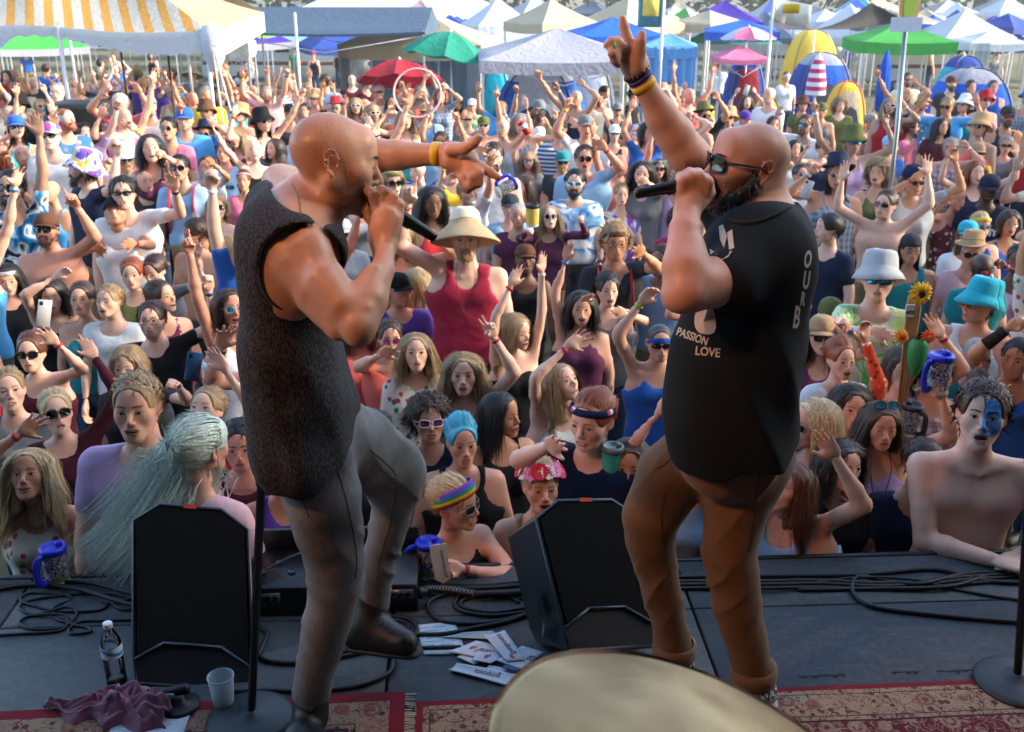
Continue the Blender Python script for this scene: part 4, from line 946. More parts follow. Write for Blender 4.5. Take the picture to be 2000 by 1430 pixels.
cable([(200,1176),(210,1180),(190,1192),(120,1194),(70,1184),(40,1172),(60,1158),(130,1163),(135,1172,.01),(104,1188),(110,1208),(132,1216),(150,1222),(172,1226),(175,1234),(140,1238),(136,1228),(158,1214),(200,1212),(275,1210)],.005,'thin black cable with one small loop above the water bottle',150)
cable([(225,1176),(262,1168),(300,1165)],.006,'short black cable disappearing behind the left wedge monitor');cable([(222,1180),(240,1190),(300,1190)],.006,'short black cable below the others at the left wedge monitor')
cable([(500,1222),(522,1235),(512,1265),(508,1280),(530,1292),(600,1294),(680,1280),(740,1268),(830,1266),(900,1264)],.0078,'black cable crossing behind the standing leg')
cable([(430,1352),(520,1348),(600,1350),(700,1340),(755,1318),(768,1296),(760,1278),(700,1272),(600,1278)],.007,'black cable curving in a wide arc round the standing foot')
cable([(740,1205),(790,1206),(812,1222),(808,1243),(770,1252),(740,1240)],.008,'black cable looped round the raised boot');cable([(730,1212),(780,1212),(796,1226),(790,1244),(755,1246)],.007,'second black cable looped round the raised boot')
cable([(810,1240),(870,1238),(930,1226),(990,1214),(1040,1196),(1080,1180)],.008,'black cable lying across the printed white sheet')
cable([(1030,1160),(960,1160),(880,1160),(842,1172),(836,1190),(860,1212),(920,1218),(980,1212),(1040,1196)],.0075,'black cable forming the big loop left of the right wedge monitor',80)
cable([(1020,1170),(980,1160),(910,1162),(888,1176),(898,1192),(950,1202),(1010,1198),(1050,1190)],.0072,'black cable in the inner loop of the coil',80);cable([(1015,1176),(985,1164),(930,1164),(900,1176),(910,1188),(960,1196),(1012,1190),(1050,1182)],.0068,'black cable on top of the coil beside the wedge monitor',80)
for k,dy in enumerate((0,7,13)):cable([(820,1128 + dy),(880,1141 + dy * .6),(950,1142 + dy * .5),(1020,1136 + dy * .6),(1100,1130 + dy)],(.0055,.005,.006)[k],('thin black cable furthest back under the leaning forearm','thin black cable in the middle below the leaning forearm','thin black cable nearest below the leaning forearm')[k])
cable([(1200,1130),(1400,1126),(1600,1124),(1700,1121),(1800,1112),(1850,1116),(1920,1134),(2060,1142)],.0085,'black cable highest of the bundle along the right stage edge',90)
for k,(off,lab) in enumerate(((8,'black cable second in the bundle behind the right trousers'),(14,'black cable third in the bundle behind the right trousers'),(21,'black cable nearest the deck in the right bundle'))):
 cable([(1190,1132 + off),(1350,1128 + off),(1480,1128 + off,.004 * k),(1600,1126 + off),(1700,1132 + off * .9),(1800,1128 + off),(1900,1118 + off),(2060,1110 + off)],.009 - .001 * k,lab,90)
cable([(2060,1128),(1960,1118),(1880,1122),(1800,1140,.01),(1740,1136),(1680,1126,.01),(1664,1142),(1672,1166),(1710,1186),(1800,1198),(1900,1208),(2060,1220)],.0088,'thick black cable sweeping in a long open loop at right',110)
cable([(1580,1140),(1680,1128,.012),(1780,1132,.012),(1860,1150),(1950,1166),(2060,1180)],.006,'thin black cable drifting from the bundle to the right edge',70)
cable([(2060,1122),(1990,1114),(1930,1124),(1850,1146,.008),(1700,1150),(1560,1152)],.008,'black cable crossing the bundle near the shirtless man')
# the ribbed strain relief on the multicore
W = [PZ(p[0],p[1],.022) for p in ((826,1152),(870,1152),(925,1160),(1010,1158),(1060,1148))];mc = obj('multicore_cable',tube(spl(W,40),.0125,10),CBL,label='thick multicore cable with wire mesh sleeve leaving the black box',cat='cable')
hel = [];Wp = spl(W[:3],60)
for sg in (1,-1):
 for ph in (0,2.1,4.2):obj('wire_mesh',tube([Wp[i] + np.array((0,.0138 * math.cos(sg * i * .55 + ph),.0138 * math.sin(sg * i * .55 + ph))) for i in range(60)],.0011,4),M_plain('mesh_steel','#8a9092',.35,metal=.8),mc)
# ------------------------------------------------------------------ the black stage box behind the left singer
sb = empty('stage_box','black metal stage box with socket panels behind the left singer','stage box',tuple(PZ(650,1200)))
o0 = np.array(sb.location);B0 = PZ(486,1206);B1 = PZ(816,1196);B0 = B0 - o0;B1 = B1 - o0;ex = (B1 - B0) / np.linalg.norm(B1 - B0);Lb = np.linalg.norm(B1 - B0);ey = np.array((-ex[1],ex[0],0));MB = np.stack([ex,ey,np.array((0,0,1.0))],1)
obj('case',box((0,0,.004),(Lb,.26,.115),bev=.004).T(MB,B0),M_plain('case_black','#08080b',.4),sb)
obj('case_back',box((-.0,.265,.004),(Lb,.285,.19),bev=.004).T(MB,B0),M_plain('case_black','#08080b',.4),sb)
for k in range(2):
 px0 = .03 + k * .46;pl = obj('socket_plate',box((px0,-.004,.062),(px0 + .085,-.0008,.096)).T(MB,B0),M_plain('plate_alu','#707a80',.35,metal=.7),sb)
 for j in range(3):obj('socket',lathe([(.0001,.0),(.009,.0),(.0105,-.003),(.0105,-.006)][::-1],14).T(np.array([[1,0,0],[0,0,1],[0,-1,0.0]]),(0,0,0)).T(MB,B0 + MB @ np.array((px0 + .018 + j * .025,-.006,.079))),BLK,pl)
for j in range(9):obj('top_socket',lathe([(.0001,.0),(.011,0),(.013,.004),(.013,.0)][::-1],14).T(MB,B0 + MB @ np.array((.04 + j * .05,.10 + .06 * (j % 2),.118))),M_plain('socket_grey','#3c4246',.4,metal=.5),sb)
obj('label_plate',box((Lb - .12,-.0035,.068),(Lb - .085,-.0008,.100)).T(MB,B0),M_plain('plate_pale','#a9b0b2',.5),sb)
obj('cable_gland',lathe([(.0,-.0),(.022,0),(.022,.016),(.016,.018),(.016,.034),(.0,.034)],18).T(np.array([[0,0,1],[0,1,0],[-1,0,0.0]])).T(MB,B0 + MB @ np.array((Lb + .001,.04,.055))),BLK,sb)
pj = obj('patch_lead',tube(spl([B0 + MB @ np.array(p) for p in ((.06,.12,.12),(.10,.12,.145),(.16,.13,.168),(.20,.14,.165),(.215,.15,.12))],24),.0038,7),M_plain('lead_grey','#4c555a',.5),sb)
# ------------------------------------------------------------------ microphone stands
def mic_stand(px,py,top,label):
 p = PZ(px,py);T_ = np.asarray(top) - p;h = np.linalg.norm(T_);r = empty('microphone_stand',label,'mic stand',tuple(p));m = M_plain('stand_black','#0d0e10',.35,spec=.5);A_ = frame(T_)
 obj('base',lathe([(.0,.004),(.128,.004),(.132,.010),(.128,.017),(.110,.024),(.060,.034),(.022,.040),(.018,.046),(.0,.046)],48),M_plain('cast_base','#1b262c',.5,sc=60,bump=.3),r)
 obj('lower_tube',lathe([(.0125,.038),(.0125,.75),(.015,.752),(.0165,.76),(.0165,.83),(.013,.84),(.009,.84)],20).T(A_),m,r);obj('upper_tube',lathe([(.0085,.84),(.0085,h),(.0,h)],14).T(A_),M_plain('stand_chrome','#3a3d40',.25,metal=.9),r)
 obj('clutch',lathe([(.017,.765),(.0195,.77),(.0195,.82),(.017,.825)],12).T(A_),BLK,r);F = Field();F.u(rcone((0,0,h),(0,-.02,h + .07),.014,.018));obj('clip',F.mesh(.004).T(A_),BLK,r);return r
mic_stand(490,1412,PD(524,640,2.66),'black round based mic stand beside the left singer');mic_stand(1986,1338,PD(2040,500,2.7),'black round based mic stand at the right edge')
# ------------------------------------------------------------------ bottle, cup, towel, papers
def clearmat(name,col=(1,1,1),rough=.05,tr=1.0,ior=1.2):
 m = NT(name);return m.out(col,rough,Transmission_Weight=tr,IOR=ior)
p = PZ(229,1334);bt = empty('water_bottle','half full clear water bottle with white cap on the deck','bottle',tuple(p))
prof = [(.0,.002),(.026,.001),(.0315,.006)]
for i in range(9):z = .012 + i * .0105;prof += [(.0320,z),(.0296,z + .0052)]
prof += [(.0322,.108),(.0322,.150),(.0300,.162),(.0215,.185),(.0135,.200),(.0132,.212)]
WAT = glass_clear();obj('bottle_body',lathe(prof,30),WAT,bt)
obj('water',lathe([(.0,.003),(.028,.003),(.0285,.09),(.0295,.100),(.0,.100)],24),glass_clear(),bt)
t = NT('bottle_label');v = t.coord();z = t.n('SeparateXYZ',i_0=v);e = t.math('ADD',z.outputs[2],t.math('MULTIPLY',z.outputs[0],.35));LB = t.out(t.ramp(t.math('MULTIPLY',t.math('SUBTRACT',e,.10),16),[(0,(.62,.68,.74)),(.42,(.03,.20,.42)),(.56,(.12,.42,.66)),(.62,(.62,.68,.74))],'CONSTANT'),.4)
obj('bottle_label',lathe([(.0327,.109),(.0327,.149)],30),LB,bt);obj('bottle_cap',lathe([(.0,.226),(.0135,.226),(.0148,.224),(.0148,.211),(.0142,.210)][::-1],24),M_plain('cap_white','#cfd6da',.4),bt)
p = PZ(438,1382,.006);cu = empty('plastic_cup','frosted plastic cup with a little water beside the mic stand','cup',tuple(p))
FRO = NT('frosted_plastic').out((.72,.80,.86),.38,Transmission_Weight=.55,IOR=1.2,Alpha=.75)
obj('cup_wall',thick(lathe([(.0,.002),(.0275,.002),(.0295,.006),(.036,.075),(.0385,.112),(.0392,.114)],36),.0012),FRO,cu);obj('rim',lathe([(.0385,.112),(.0402,.114),(.0402,.117),(.0385,.118),(.0375,.115)],36),M_plain('cup_rim','#8fa6b8',.3),cu)
obj('water',lathe([(.0,.004),(.0278,.004),(.0300,.036),(.0,.036)],28),clearmat('water2',(.70,.80,.88),.05,.9,1.25),cu)
# towel: a crumpled sheet draped over an inner heap
def towel():
 def cen(u,v_):
  ax = spl([PZ(112,1386),PZ(170,1380),PZ(235,1362),PZ(285,1362),PZ(342,1382)],60);return ax
 nu,nv = 110,70;P = np.zeros((nu,nv,3));ax = spl([PZ(104,1376),PZ(160,1384),PZ(225,1376),PZ(282,1378),PZ(338,1386)],nu)
 for i in range(nu):
  u = i / (nu - 1);wd = .012 + .075 * math.sin(min(1,u * 1.25) * math.pi * .62) ** 1.3;hh = .008 + .080 * math.exp(-((u - .64) / .20) ** 2) + .022 * math.exp(-((u - .32) / .16) ** 2) + .045 * math.exp(-((u - .9) / .1) ** 2)
  for j in range(nv):
   v_ = j / (nv - 1) * 2 - 1;y = v_ * wd;env = max(0,1 - abs(v_) ** 2.2)
   n = wob(np.float64(u * 5),np.float64(v_ * 1.6),np.float64(.3),2.3,5,3);n2 = math.sin(v_ * 9 + 5 * math.sin(u * 7) + u * 14)
   z = .012 + hh * env * (.78 + .32 * n) + .011 * n2 * env + (.020 * abs(wob(np.float64(u),np.float64(v_),np.float64(0),14,2,2)) * env)
   P[i,j] = ax[i] + np.array((.012 * n + .010 * math.sin(v_ * 7 + u * 9),y - .02 + .018 * math.sin(u * 21) * (1 - env) - .02 * (u > .55),max(z,.009)))
 t = NT('terry_wine');v = t.coord();n1 = t.noise(v,600,2);c = t.mix(t.noise(v,20,3),(.20,.018,.05),(.33,.04,.10))
 return obj('towel',thick(sheet(P),-.004),t.out(t.mix(n1,c,(.30,.07,.15)),.95,t.bump(n1,.9,.006),Sheen_Weight=.6),label='crumpled wine red towel on the carpet and deck',cat='towel')
towel()


PAP = M_plain('paper_white','#b9c3cc',.7,nz=.04);INK = M_plain('ink_grey','#33383c',.8);HRT = M_plain('ink_red','#b8404c',.7);PBL = M_plain('paper_blue','#2c5f8c',.6)
def paper(cs,label,z,mat=PAP,th=.0008,lines=None,curl=.002,name='paper_sheet'):
 A,B_,C_,D_ = [PZ(*c,z) for c in cs];n = 8;G_ = [[A * (1 - a) * (1 - b) + B_ * a * (1 - b) + C_ * a * b + D_ * (1 - a) * b + np.array((0,0,curl * (math.sin(a * 3 + 1) * .5 + .5) * (abs(b - .5) * 2) ** 2)) for a in np.linspace(0,1,n)] for b in np.linspace(0,1,n)]
 g = thick(sheet(G_),th);
 if np.cross(B_ - A,D_ - A)[2] < 0:g.q = g.q[:,::-1]
 o = obj(name,g,mat,label=label,cat='paper')
 def at(a,b,h=.0016):return A * (1 - a) * (1 - b) + B_ * a * (1 - b) + C_ * a * b + D_ * (1 - a) * b + np.array((0,0,curl * (math.sin(a * 3 + 1) * .5 + .5) * (abs(b - .5) * 2) ** 2 + h))
 return o,at
def write(o,at,txt,a,b,size,ang=0,mat=INK,asp=1.0):
 g = text_geo(txt,size,.002 * size);c,s_ = math.cos(R(ang)),math.sin(R(ang));P = [at(a + (x * c - y * s_) / asp,b + (x * s_ + y * c)) for x,y,_ in g.v];return obj('lettering',Geo(P,g.q),mat,o,smooth=False)
def heart(o,at,a,b,sz,asp=1.0,ang=0):
 pts = [(16 * math.sin(q) ** 3 / 17,(13 * math.cos(q) - 5 * math.cos(2 * q) - 2 * math.cos(3 * q) - math.cos(4 * q)) / 17) for q in np.linspace(0,2 * math.pi,20)[:-1]];c,s_ = math.cos(R(ang)),math.sin(R(ang));V = [(0,0)] + pts;P = [at(a + (x * c - y * s_) * sz / asp,b + (x * s_ + y * c) * sz,.0018) for x,y in V]
 return obj('heart_print',Geo(P,[(0,k,k % 19 + 1,k % 19 + 1) for k in range(1,20)]),HRT,o,smooth=False)
def textlines(o,at,rows,a0=.1,a1=.85):
 r_ = random.Random(3)
 for i in range(rows):
  b = .88 - i * .8 / rows;a = a0
  while a < a1 - .05:
   w_ = r_.uniform(.03,.10);a2 = min(a + w_,a1)
   if r_.random() < .82:obj('print_line',Geo([at(a,b),at(a2,b),at(a2,b - .012),at(a,b - .012)],[(0,3,2,1)]),INK,o,smooth=False)
   a = a2 + .015
o_,at_ = paper([(828,1279),(912,1278),(888,1214),(812,1222)],'printed set list sheet beside the raised boot',.004);textlines(o_,at_,7)
o_,at_ = paper([(206,1450),(352,1450),(371,1396),(222,1408)],'printed sheet half under the wine red towel',.014);textlines(o_,at_,4)
paper([(860,1245),(985,1250),(962,1232),(905,1236)],'blank cream card lying behind the folded leaflets',.008,M_plain('paper_cream','#9aa6a4',.7))
o_,at_ = paper([(874,1273),(964,1290),(1012,1270),(930,1252)],'white leaflet with red heart and grey lettering',.011);write(o_,at_,'i   gunpoets',.55,.55,.42,0,INK,3.0);heart(o_,at_,.22,.55,.16,3)
o_,at_ = paper([(892,1284),(926,1298),(962,1280),(915,1270)],'small white leaflet lowest in the pile with pink heart',.007);heart(o_,at_,.55,.6,.22,2.2)
o_,at_ = paper([(922,1290),(958,1296),(1000,1272),(930,1276)],'white card with pink heart in the middle of the pile',.014);heart(o_,at_,.45,.55,.24,2.2)
o_,at_ = paper([(980,1305),(1008,1312),(1058,1282),(1012,1268)],'blue photo postcard on the leaflet pile',.016,PBL)
o_,at_ = paper([(968,1290),(1018,1308),(1062,1274),(1020,1262)],'white booklet with dark letters at its corner',.018);write(o_,at_,'ets',.86,.62,.5,0,INK,2.0)
o_,at_ = paper([(944,1242),(990,1292),(1026,1288),(985,1233)],'tall folded leaflet on top of the pile with red mark',.024,curl=.006);write(o_,at_,'gunpoets',.42,.6,.40,180,INK,2.0);heart(o_,at_,.85,.45,.16,2.0)
o_,at_ = paper([(876,1310),(1002,1342),(1010,1318),(892,1298)],'long folded leaflet nearest the rug lettered upside down',.006,curl=.007,th=.004);write(o_,at_,'gunpoets',.55,.55,.62,180,INK,5.5)
for k,cs in enumerate(([(948,1306),(985,1315),(1000,1308),(955,1300)],[(975,1315),(1000,1320),(1012,1312),(985,1308)])):paper(cs,('narrow white slip poking from under the blue postcard','tiny white slip beside the long folded leaflet')[k],.005)
fc = [PD(*q) for q in ((838,1066,3.20),(872,1062,3.20),(880,1130,3.16),(866,1140,3.16),(850,1132,3.16))];fo = obj('hand_fan',prism(fc,(0,.003,0)),M_plain('fan_card','#a3a69c',.7),smooth=False,label='cardboard fan leaflet in the leaning woman\'s hand',cat='hand fan')
def on_fan(x,y):return fc[0] + (fc[1] - fc[0]) * x + (fc[4] - fc[0]) * y + np.array((0,-.002,0))
g = text_geo('gunpoets',.26,.002);obj('lettering',Geo([on_fan(.62 - y * 1.0,.5 - x * .85 + .06) for x,y,_ in g.v],g.q),INK,fo,smooth=False)
# microphone lying beside the towel with its round black base
mb = empty('cable_puck','small black round stand base beside the towel','stand base',tuple(PZ(352,1385)))
obj('base',lathe([(.0,.010),(.060,.010),(.062,.016),(.050,.022),(.018,.030),(.016,.05),(.0,.05)],32),BLK,mb);F = Field();F.u(rcone((-.045,.01,.05),(.012,.025,.055),.016,.019));obj('clip',F.mesh(.005),BLK,mb);obj('white_tag',box((-.034,-.012,.046),(-.010,-.008,.064)),M_plain('paper_tag','#8c949a',.6),mb)
# ------------------------------------------------------------------ mugs
t = NT('mug_wrap');v = t.coord();n = t.noise(v,42,3,.6,2.2);z = t.n('SeparateXYZ',i_0=v).outputs[2];c = t.ramp(n,[(.40,(.012,.015,.02)),(.46,(.55,.56,.56)),(.52,(.02,.03,.06)),(.60,(.015,.02,.22))],'CONSTANT');c = t.mix(t.ramp(z,[(0,1),(.028,0)],'CONSTANT'),c,t.ramp(n,[(.45,(.16,.26,.03)),(.5,(.02,.03,.02))],'CONSTANT'));WRAP = t.out(c,.35)
MB_ = M_plain('mug_blue','#1428b8',.35,nz=.05);MW = M_plain('mug_white','#c4c8cc',.4);MY = M_plain('mug_yellow','#d8c020',.4)
t = NT('mug_wrap_yellow');v = t.coord();n = t.noise(v,60,3,.6,2.0);WRAPY = t.out(t.ramp(n,[(.42,(.60,.46,.03)),(.56,(.10,.45,.35)),(.60,(.6,.12,.2)),(.64,(.62,.5,.05))],'CONSTANT'),.4)
def mug(p,label,rz=0,tilt=(0,0),body=None,wrap=None,handle=True,sc=1.0,txt='G'):
 r = empty('travel_mug',label,'mug',tuple(p),rz);r.rotation_euler = (tilt[0],tilt[1],rz);r.scale = (sc,) * 3;b_ = body or MB_
 obj('mug_wall',lathe([(.0,.0),(.040,.0),(.0415,.004),(.0415,.014),(.0420,.018),(.0440,.128),(.0450,.132)],36),MW,r);obj('printed_wrap',lathe([(.0424,.016),(.0446,.126)],36),wrap or WRAP,r)
 obj('lid',lathe([(.0445,.126),(.0480,.128),(.0485,.142),(.0465,.148),(.040,.152),(.034,.150),(.030,.143),(.0,.142)],36),b_,r);obj('spout',box((.012,-.010,.140),(.034,.010,.160),bev=.004),b_,r)
 if handle:obj('handle',tube(spl([(-.040,0,.126),(-.066,0,.124),(-.078,0,.100),(-.078,0,.050),(-.066,0,.022),(-.042,0,.016)],24),.0085,8,flat=1.7),b_,r)
 g = text_geo(txt,.040,.0015,shear=.3);obj('lettering',Geo([(.0462 * math.sin((x + .012) / .046),-.0462 * math.cos((x + .012) / .046),.098 + y) for x,y,_ in g.v],g.q).T(rotm(0,0,35)),MW,r,smooth=False)
mug(PZ(115,1136),'blue lidded travel mug standing on the left stage edge',R(60));mug(PZ(838,1124),'blue lidded travel mug beside the leaning woman\'s hand',R(15))
mug(PZ(2010,1092),'blue lidded travel mug cut off by the right edge',R(180));mug(PD(1828,764,4.00),'blue travel mug lifted by the woman in lace top',R(30),sc=1.12)
mug(PD(1775,848,4.35),'dark travel mug with black lid beside the long brown hair',R(120),body=BLK);mug(PD(1040,442,6.75),'yellow patterned cup raised by the woman in plum',R(0),body=BLK,wrap=WRAPY,handle=False);mug(PD(970,376,6.9),'white lidded mug below the pointing finger',R(40),(.2,1.2));mug(PD(1195,935,3.75),'turquoise steel tumbler held by the curly haired woman',0,body=M_plain('lid_clear','#5c7074',.2),wrap=M_plain('tumbler_turq','#3fae9c',.3),handle=False,txt=' ')
def can(p,label,tilt,col):
 r = empty('drink_can',label,'can',tuple(p));r.rotation_euler = tilt;obj('can_wall',lathe([(.0,.0),(.026,.0),(.033,.010),(.033,.110),(.027,.121),(.027,.124),(.0,.120)],24),M_plain('can_' + col,{'red':'#c8202c','silver':'#a8acb0'}[col],.3,metal=.4),r);obj('can_band',lathe([(.0334,.06),(.0334,.095)],24),MW,r);return r
can(PD(1032,262,8.6),'red and white can tipped up above the crowd',(0,-.6,0),'red')
# ------------------------------------------------------------------ the cymbal in front of the camera
cy = empty('cymbal','large brass crash cymbal out of focus at the bottom','cymbal',(.208,.7865,1.3475));nrm = Vector((.3692,.0482,1)).normalized();cy.rotation_euler = nrm.to_track_quat('Z','Y').to_euler()
prof = [(.006,.030),(.012,.032),(.030,.026),(.040,.014),(.046,.006)];prof = prof + [(.046 + .194 * q,.006 - .020 * q ** 1.5) for q in np.linspace(.05,1,16)] ;back_ = [(r_,z_ - .0012) for r_,z_ in prof[::-1]]
t = NT('cymbal_brass');v = t.coord();s = t.n('SeparateXYZ',i_0=v);rr_ = t.math('SQRT',t.math('ADD',t.math('MULTIPLY',s.outputs[0],s.outputs[0]),t.math('MULTIPLY',s.outputs[1],s.outputs[1])))
gr = t.n('TexNoise',noise_dimensions='1D',i_W=t.math('MULTIPLY',rr_,900.0),i_Scale=1.0,i_Detail=2).outputs['Fac'];ang = t.math('ARCTAN2',s.outputs[1],s.outputs[0]);pv = t.n('CombineXYZ',i_0=t.math('MULTIPLY',ang,1.6),i_1=t.math('MULTIPLY',rr_,70.0));st1 = t.noise(pv.outputs[0],1.0,4,.65);broad = t.noise(v,5,2)
c = t.mix(t.ramp(broad,[(.35,0),(.65,1)]),(.13,.072,.025),(.27,.18,.085));c = t.mix(t.ramp(st1,[(.38,.12),(.62,0)]),c,(.12,.08,.04));t.out(c,t.ramp(st1,[(.3,.14),(.7,.24)]),t.bump(gr,.15,.0008,t.bump(broad,.3,.02)),Metallic=1.0)
obj('cymbal_plate',lathe((prof + back_)[::-1],96),t.m,cy);obj('wing_nut',lathe([(.0,.06),(.008,.058),(.009,.036),(.014,.034),(.014,.030)][::-1],16),M_plain('nut_chrome','#8a8a8a',.2,metal=1.0),cy)
cs = empty('cymbal_stand','chrome cymbal stand below the bottom of the picture','cymbal stand',(.208,.70,0));CH = M_plain('nut_chrome','#8a8a8a',.2,metal=1.0)
obj('stand_tube',tube([(0,0,.25),(0,0,.9),(-.01,.02,1.15),(-.0,.0865,1.325)],.011,12),CH,cs)
for k in range(3):a = k * 2.094 + .5;obj('stand_leg',tube([(0,0,.55),(math.cos(a) * .28,math.sin(a) * .28,.02)],.009,8),CH,cs);
# ------------------------------------------------------------------ field, trees and sky line
t = NT('field_grass');v = t.coord();n1 = t.noise(v,.35,5,.6);n2 = t.noise(v,3.5,4,.7);n3 = t.noise(v,40,3,.7)
c_ = t.mix(t.ramp(n1,[(.38,0),(.62,1)]),(.060,.085,.028),(.17,.145,.085));c_ = t.mix(t.ramp(n2,[(.4,0),(.7,.5)]),c_,(.20,.17,.10));c_ = t.mix(t.math('MULTIPLY',n3,.4),c_,(.03,.04,.015))
FIELD = t.out(c_,.95,t.bump(n3,.8,.05))
ys = np.concatenate([np.linspace(-30,3,6),np.linspace(4,60,50),np.array([80,120,200,400,900,2000])]);xs = np.concatenate([np.array([-1500,-400,-150]),np.linspace(-60,60,31),np.array([150,400,1500])])
G_ = [[(x,y,ground(y) + (0 if y < 4 or y > 60 else .03 * math.sin(x * .7 + y * .4))) for x in xs] for y in ys];obj('ground',sheet(G_),FIELD,kind='structure')
# trampled grass tufts between the tents
r_ = random.Random(4);V = [];Q = []
for i in range(16000):
 y = 9 + 40 * r_.random() ** 1.1;x = r_.uniform(-.62,.62) * (y + 2);z = ground(y);h = r_.uniform(.04,.13);a = r_.uniform(0,3.14);dx,dy = math.cos(a) * .012 * 1.5,math.sin(a) * .012 * 1.5;k = len(V)
 V += [(x - dx,y - dy,z),(x + dx,y + dy,z),(x + r_.uniform(-.05,.05),y + r_.uniform(-.05,.05),z + h)];Q.append((k,k + 1,k + 2,k + 2))
obj('grass',Geo(V,Q),M_plain('blade','#5c6630',.9,sc=.5,nz=.4),kind='stuff')
# ------------------------------------------------------------------ tents. Positions from pixels of the roof eaves, distance chosen so that the eaves stand at their real height
def fabric(name,c,trans=.25,pat=None,c2=None,sc=1.0,rough=.8):
 if name in _MC:return _MC[name]
 c = srgb(c) if isinstance(c,str) else c;t = NT(name);v = t.coord();n = t.noise(v,1.6,4);n2 = t.noise(v,7,3,.6,.8);col = t.mix(n,tuple(x * .88 for x in c),tuple(min(1,x * 1.05) for x in c))
 if pat == 'stripe':c2 = srgb(c2);s_ = t.n('SeparateXYZ',i_0=v);s = t.math('ADD',t.math('MULTIPLY',s_.outputs[0],.93),t.math('MULTIPLY',s_.outputs[1],.37));col = t.mix(t.ramp(t.math('FRACT',t.math('MULTIPLY',s,sc)),[(0,0),(.52,1)],'CONSTANT'),col,c2)
 nr = t.bump(n2,.5,.06);t.out(col,rough,nr,Specular_IOR_Level=.3)
 if trans:
  tr = t.n('BsdfTranslucent');t.l(col,tr.inputs[0]);t.l(nr,tr.inputs['Normal']);mx = t.n('MixShader',i_0=trans);t.l(t.b.outputs[0],mx.inputs[1]);t.l(tr.outputs[0],mx.inputs[2]);t.l(mx.outputs[0],t.t.nodes['Material Output'].inputs[0])
 _MC[name] = t.m;return t.m
FC = dict(white='#c2cad2',cream='#b9ad92',blue='#1c62c8',navy='#27489a',purple='#4a2ea0',green='#3fa043',teal='#1f8a72',grey='#a6a8b4',slate='#4c6076',tan='#c9b79a',lime='#7cc83c',pink='#d8789c',turq='#2bb8c8',red='#a02030',yellow='#e8c848',sky='#6aa6dc',mauve='#b09aa4',black='#2a2a28',maroon='#7c2a34')
POLEM = M_plain('pole_white','#b8bcc0',.4,metal=.3)
def roof(w,d,h,drop=.28,sag=.06,ridge=0.0,n=10,scallop=0):
 """hipped canopy roof with a hanging valance: eaves at z=0"""
 V = Geo();cs = [(-w / 2,-d / 2),(w / 2,-d / 2),(w / 2,d / 2),(-w / 2,d / 2)];pk = [(-ridge / 2,0),(ridge / 2,0),(ridge / 2,0),(-ridge / 2,0)]
 for k in range(4):
  a,b = cs[k],cs[(k + 1) % 4];pa,pb = pk[k],pk[(k + 1) % 4];rows = []
  for i in range(n + 1):
   f = i / n;row = []
   for j in range(n + 1):
    g = j / n;ex = a[0] + (b[0] - a[0]) * g,a[1] + (b[1] - a[1]) * g;px_ = pa[0] + (pb[0] - pa[0]) * g,pa[1] + (pb[1] - pa[1]) * g
    z = h * f - sag * h * 2.2 * math.sin(f * math.pi) * (math.sin(g * math.pi) * .7 + .35) - (.05 * math.sin(g * math.pi) if f == 0 else 0)
    row.append((ex[0] + (px_[0] - ex[0]) * f,ex[1] + (px_[1] - ex[1]) * f,z))
   rows.append(row)
  V += sheet(rows)
  if drop:
   va = []
   for zz in (0,-drop * .5,-drop):
    va.append([(a[0] + (b[0] - a[0]) * g,a[1] + (b[1] - a[1]) * g,-.05 * math.sin(g * math.pi) + zz - (scallop * abs(math.sin(g * math.pi * 7)) if zz == -drop else 0)) for g in np.linspace(0,1,29 if scallop else 9)])
   V += sheet(va[::-1])
 return V
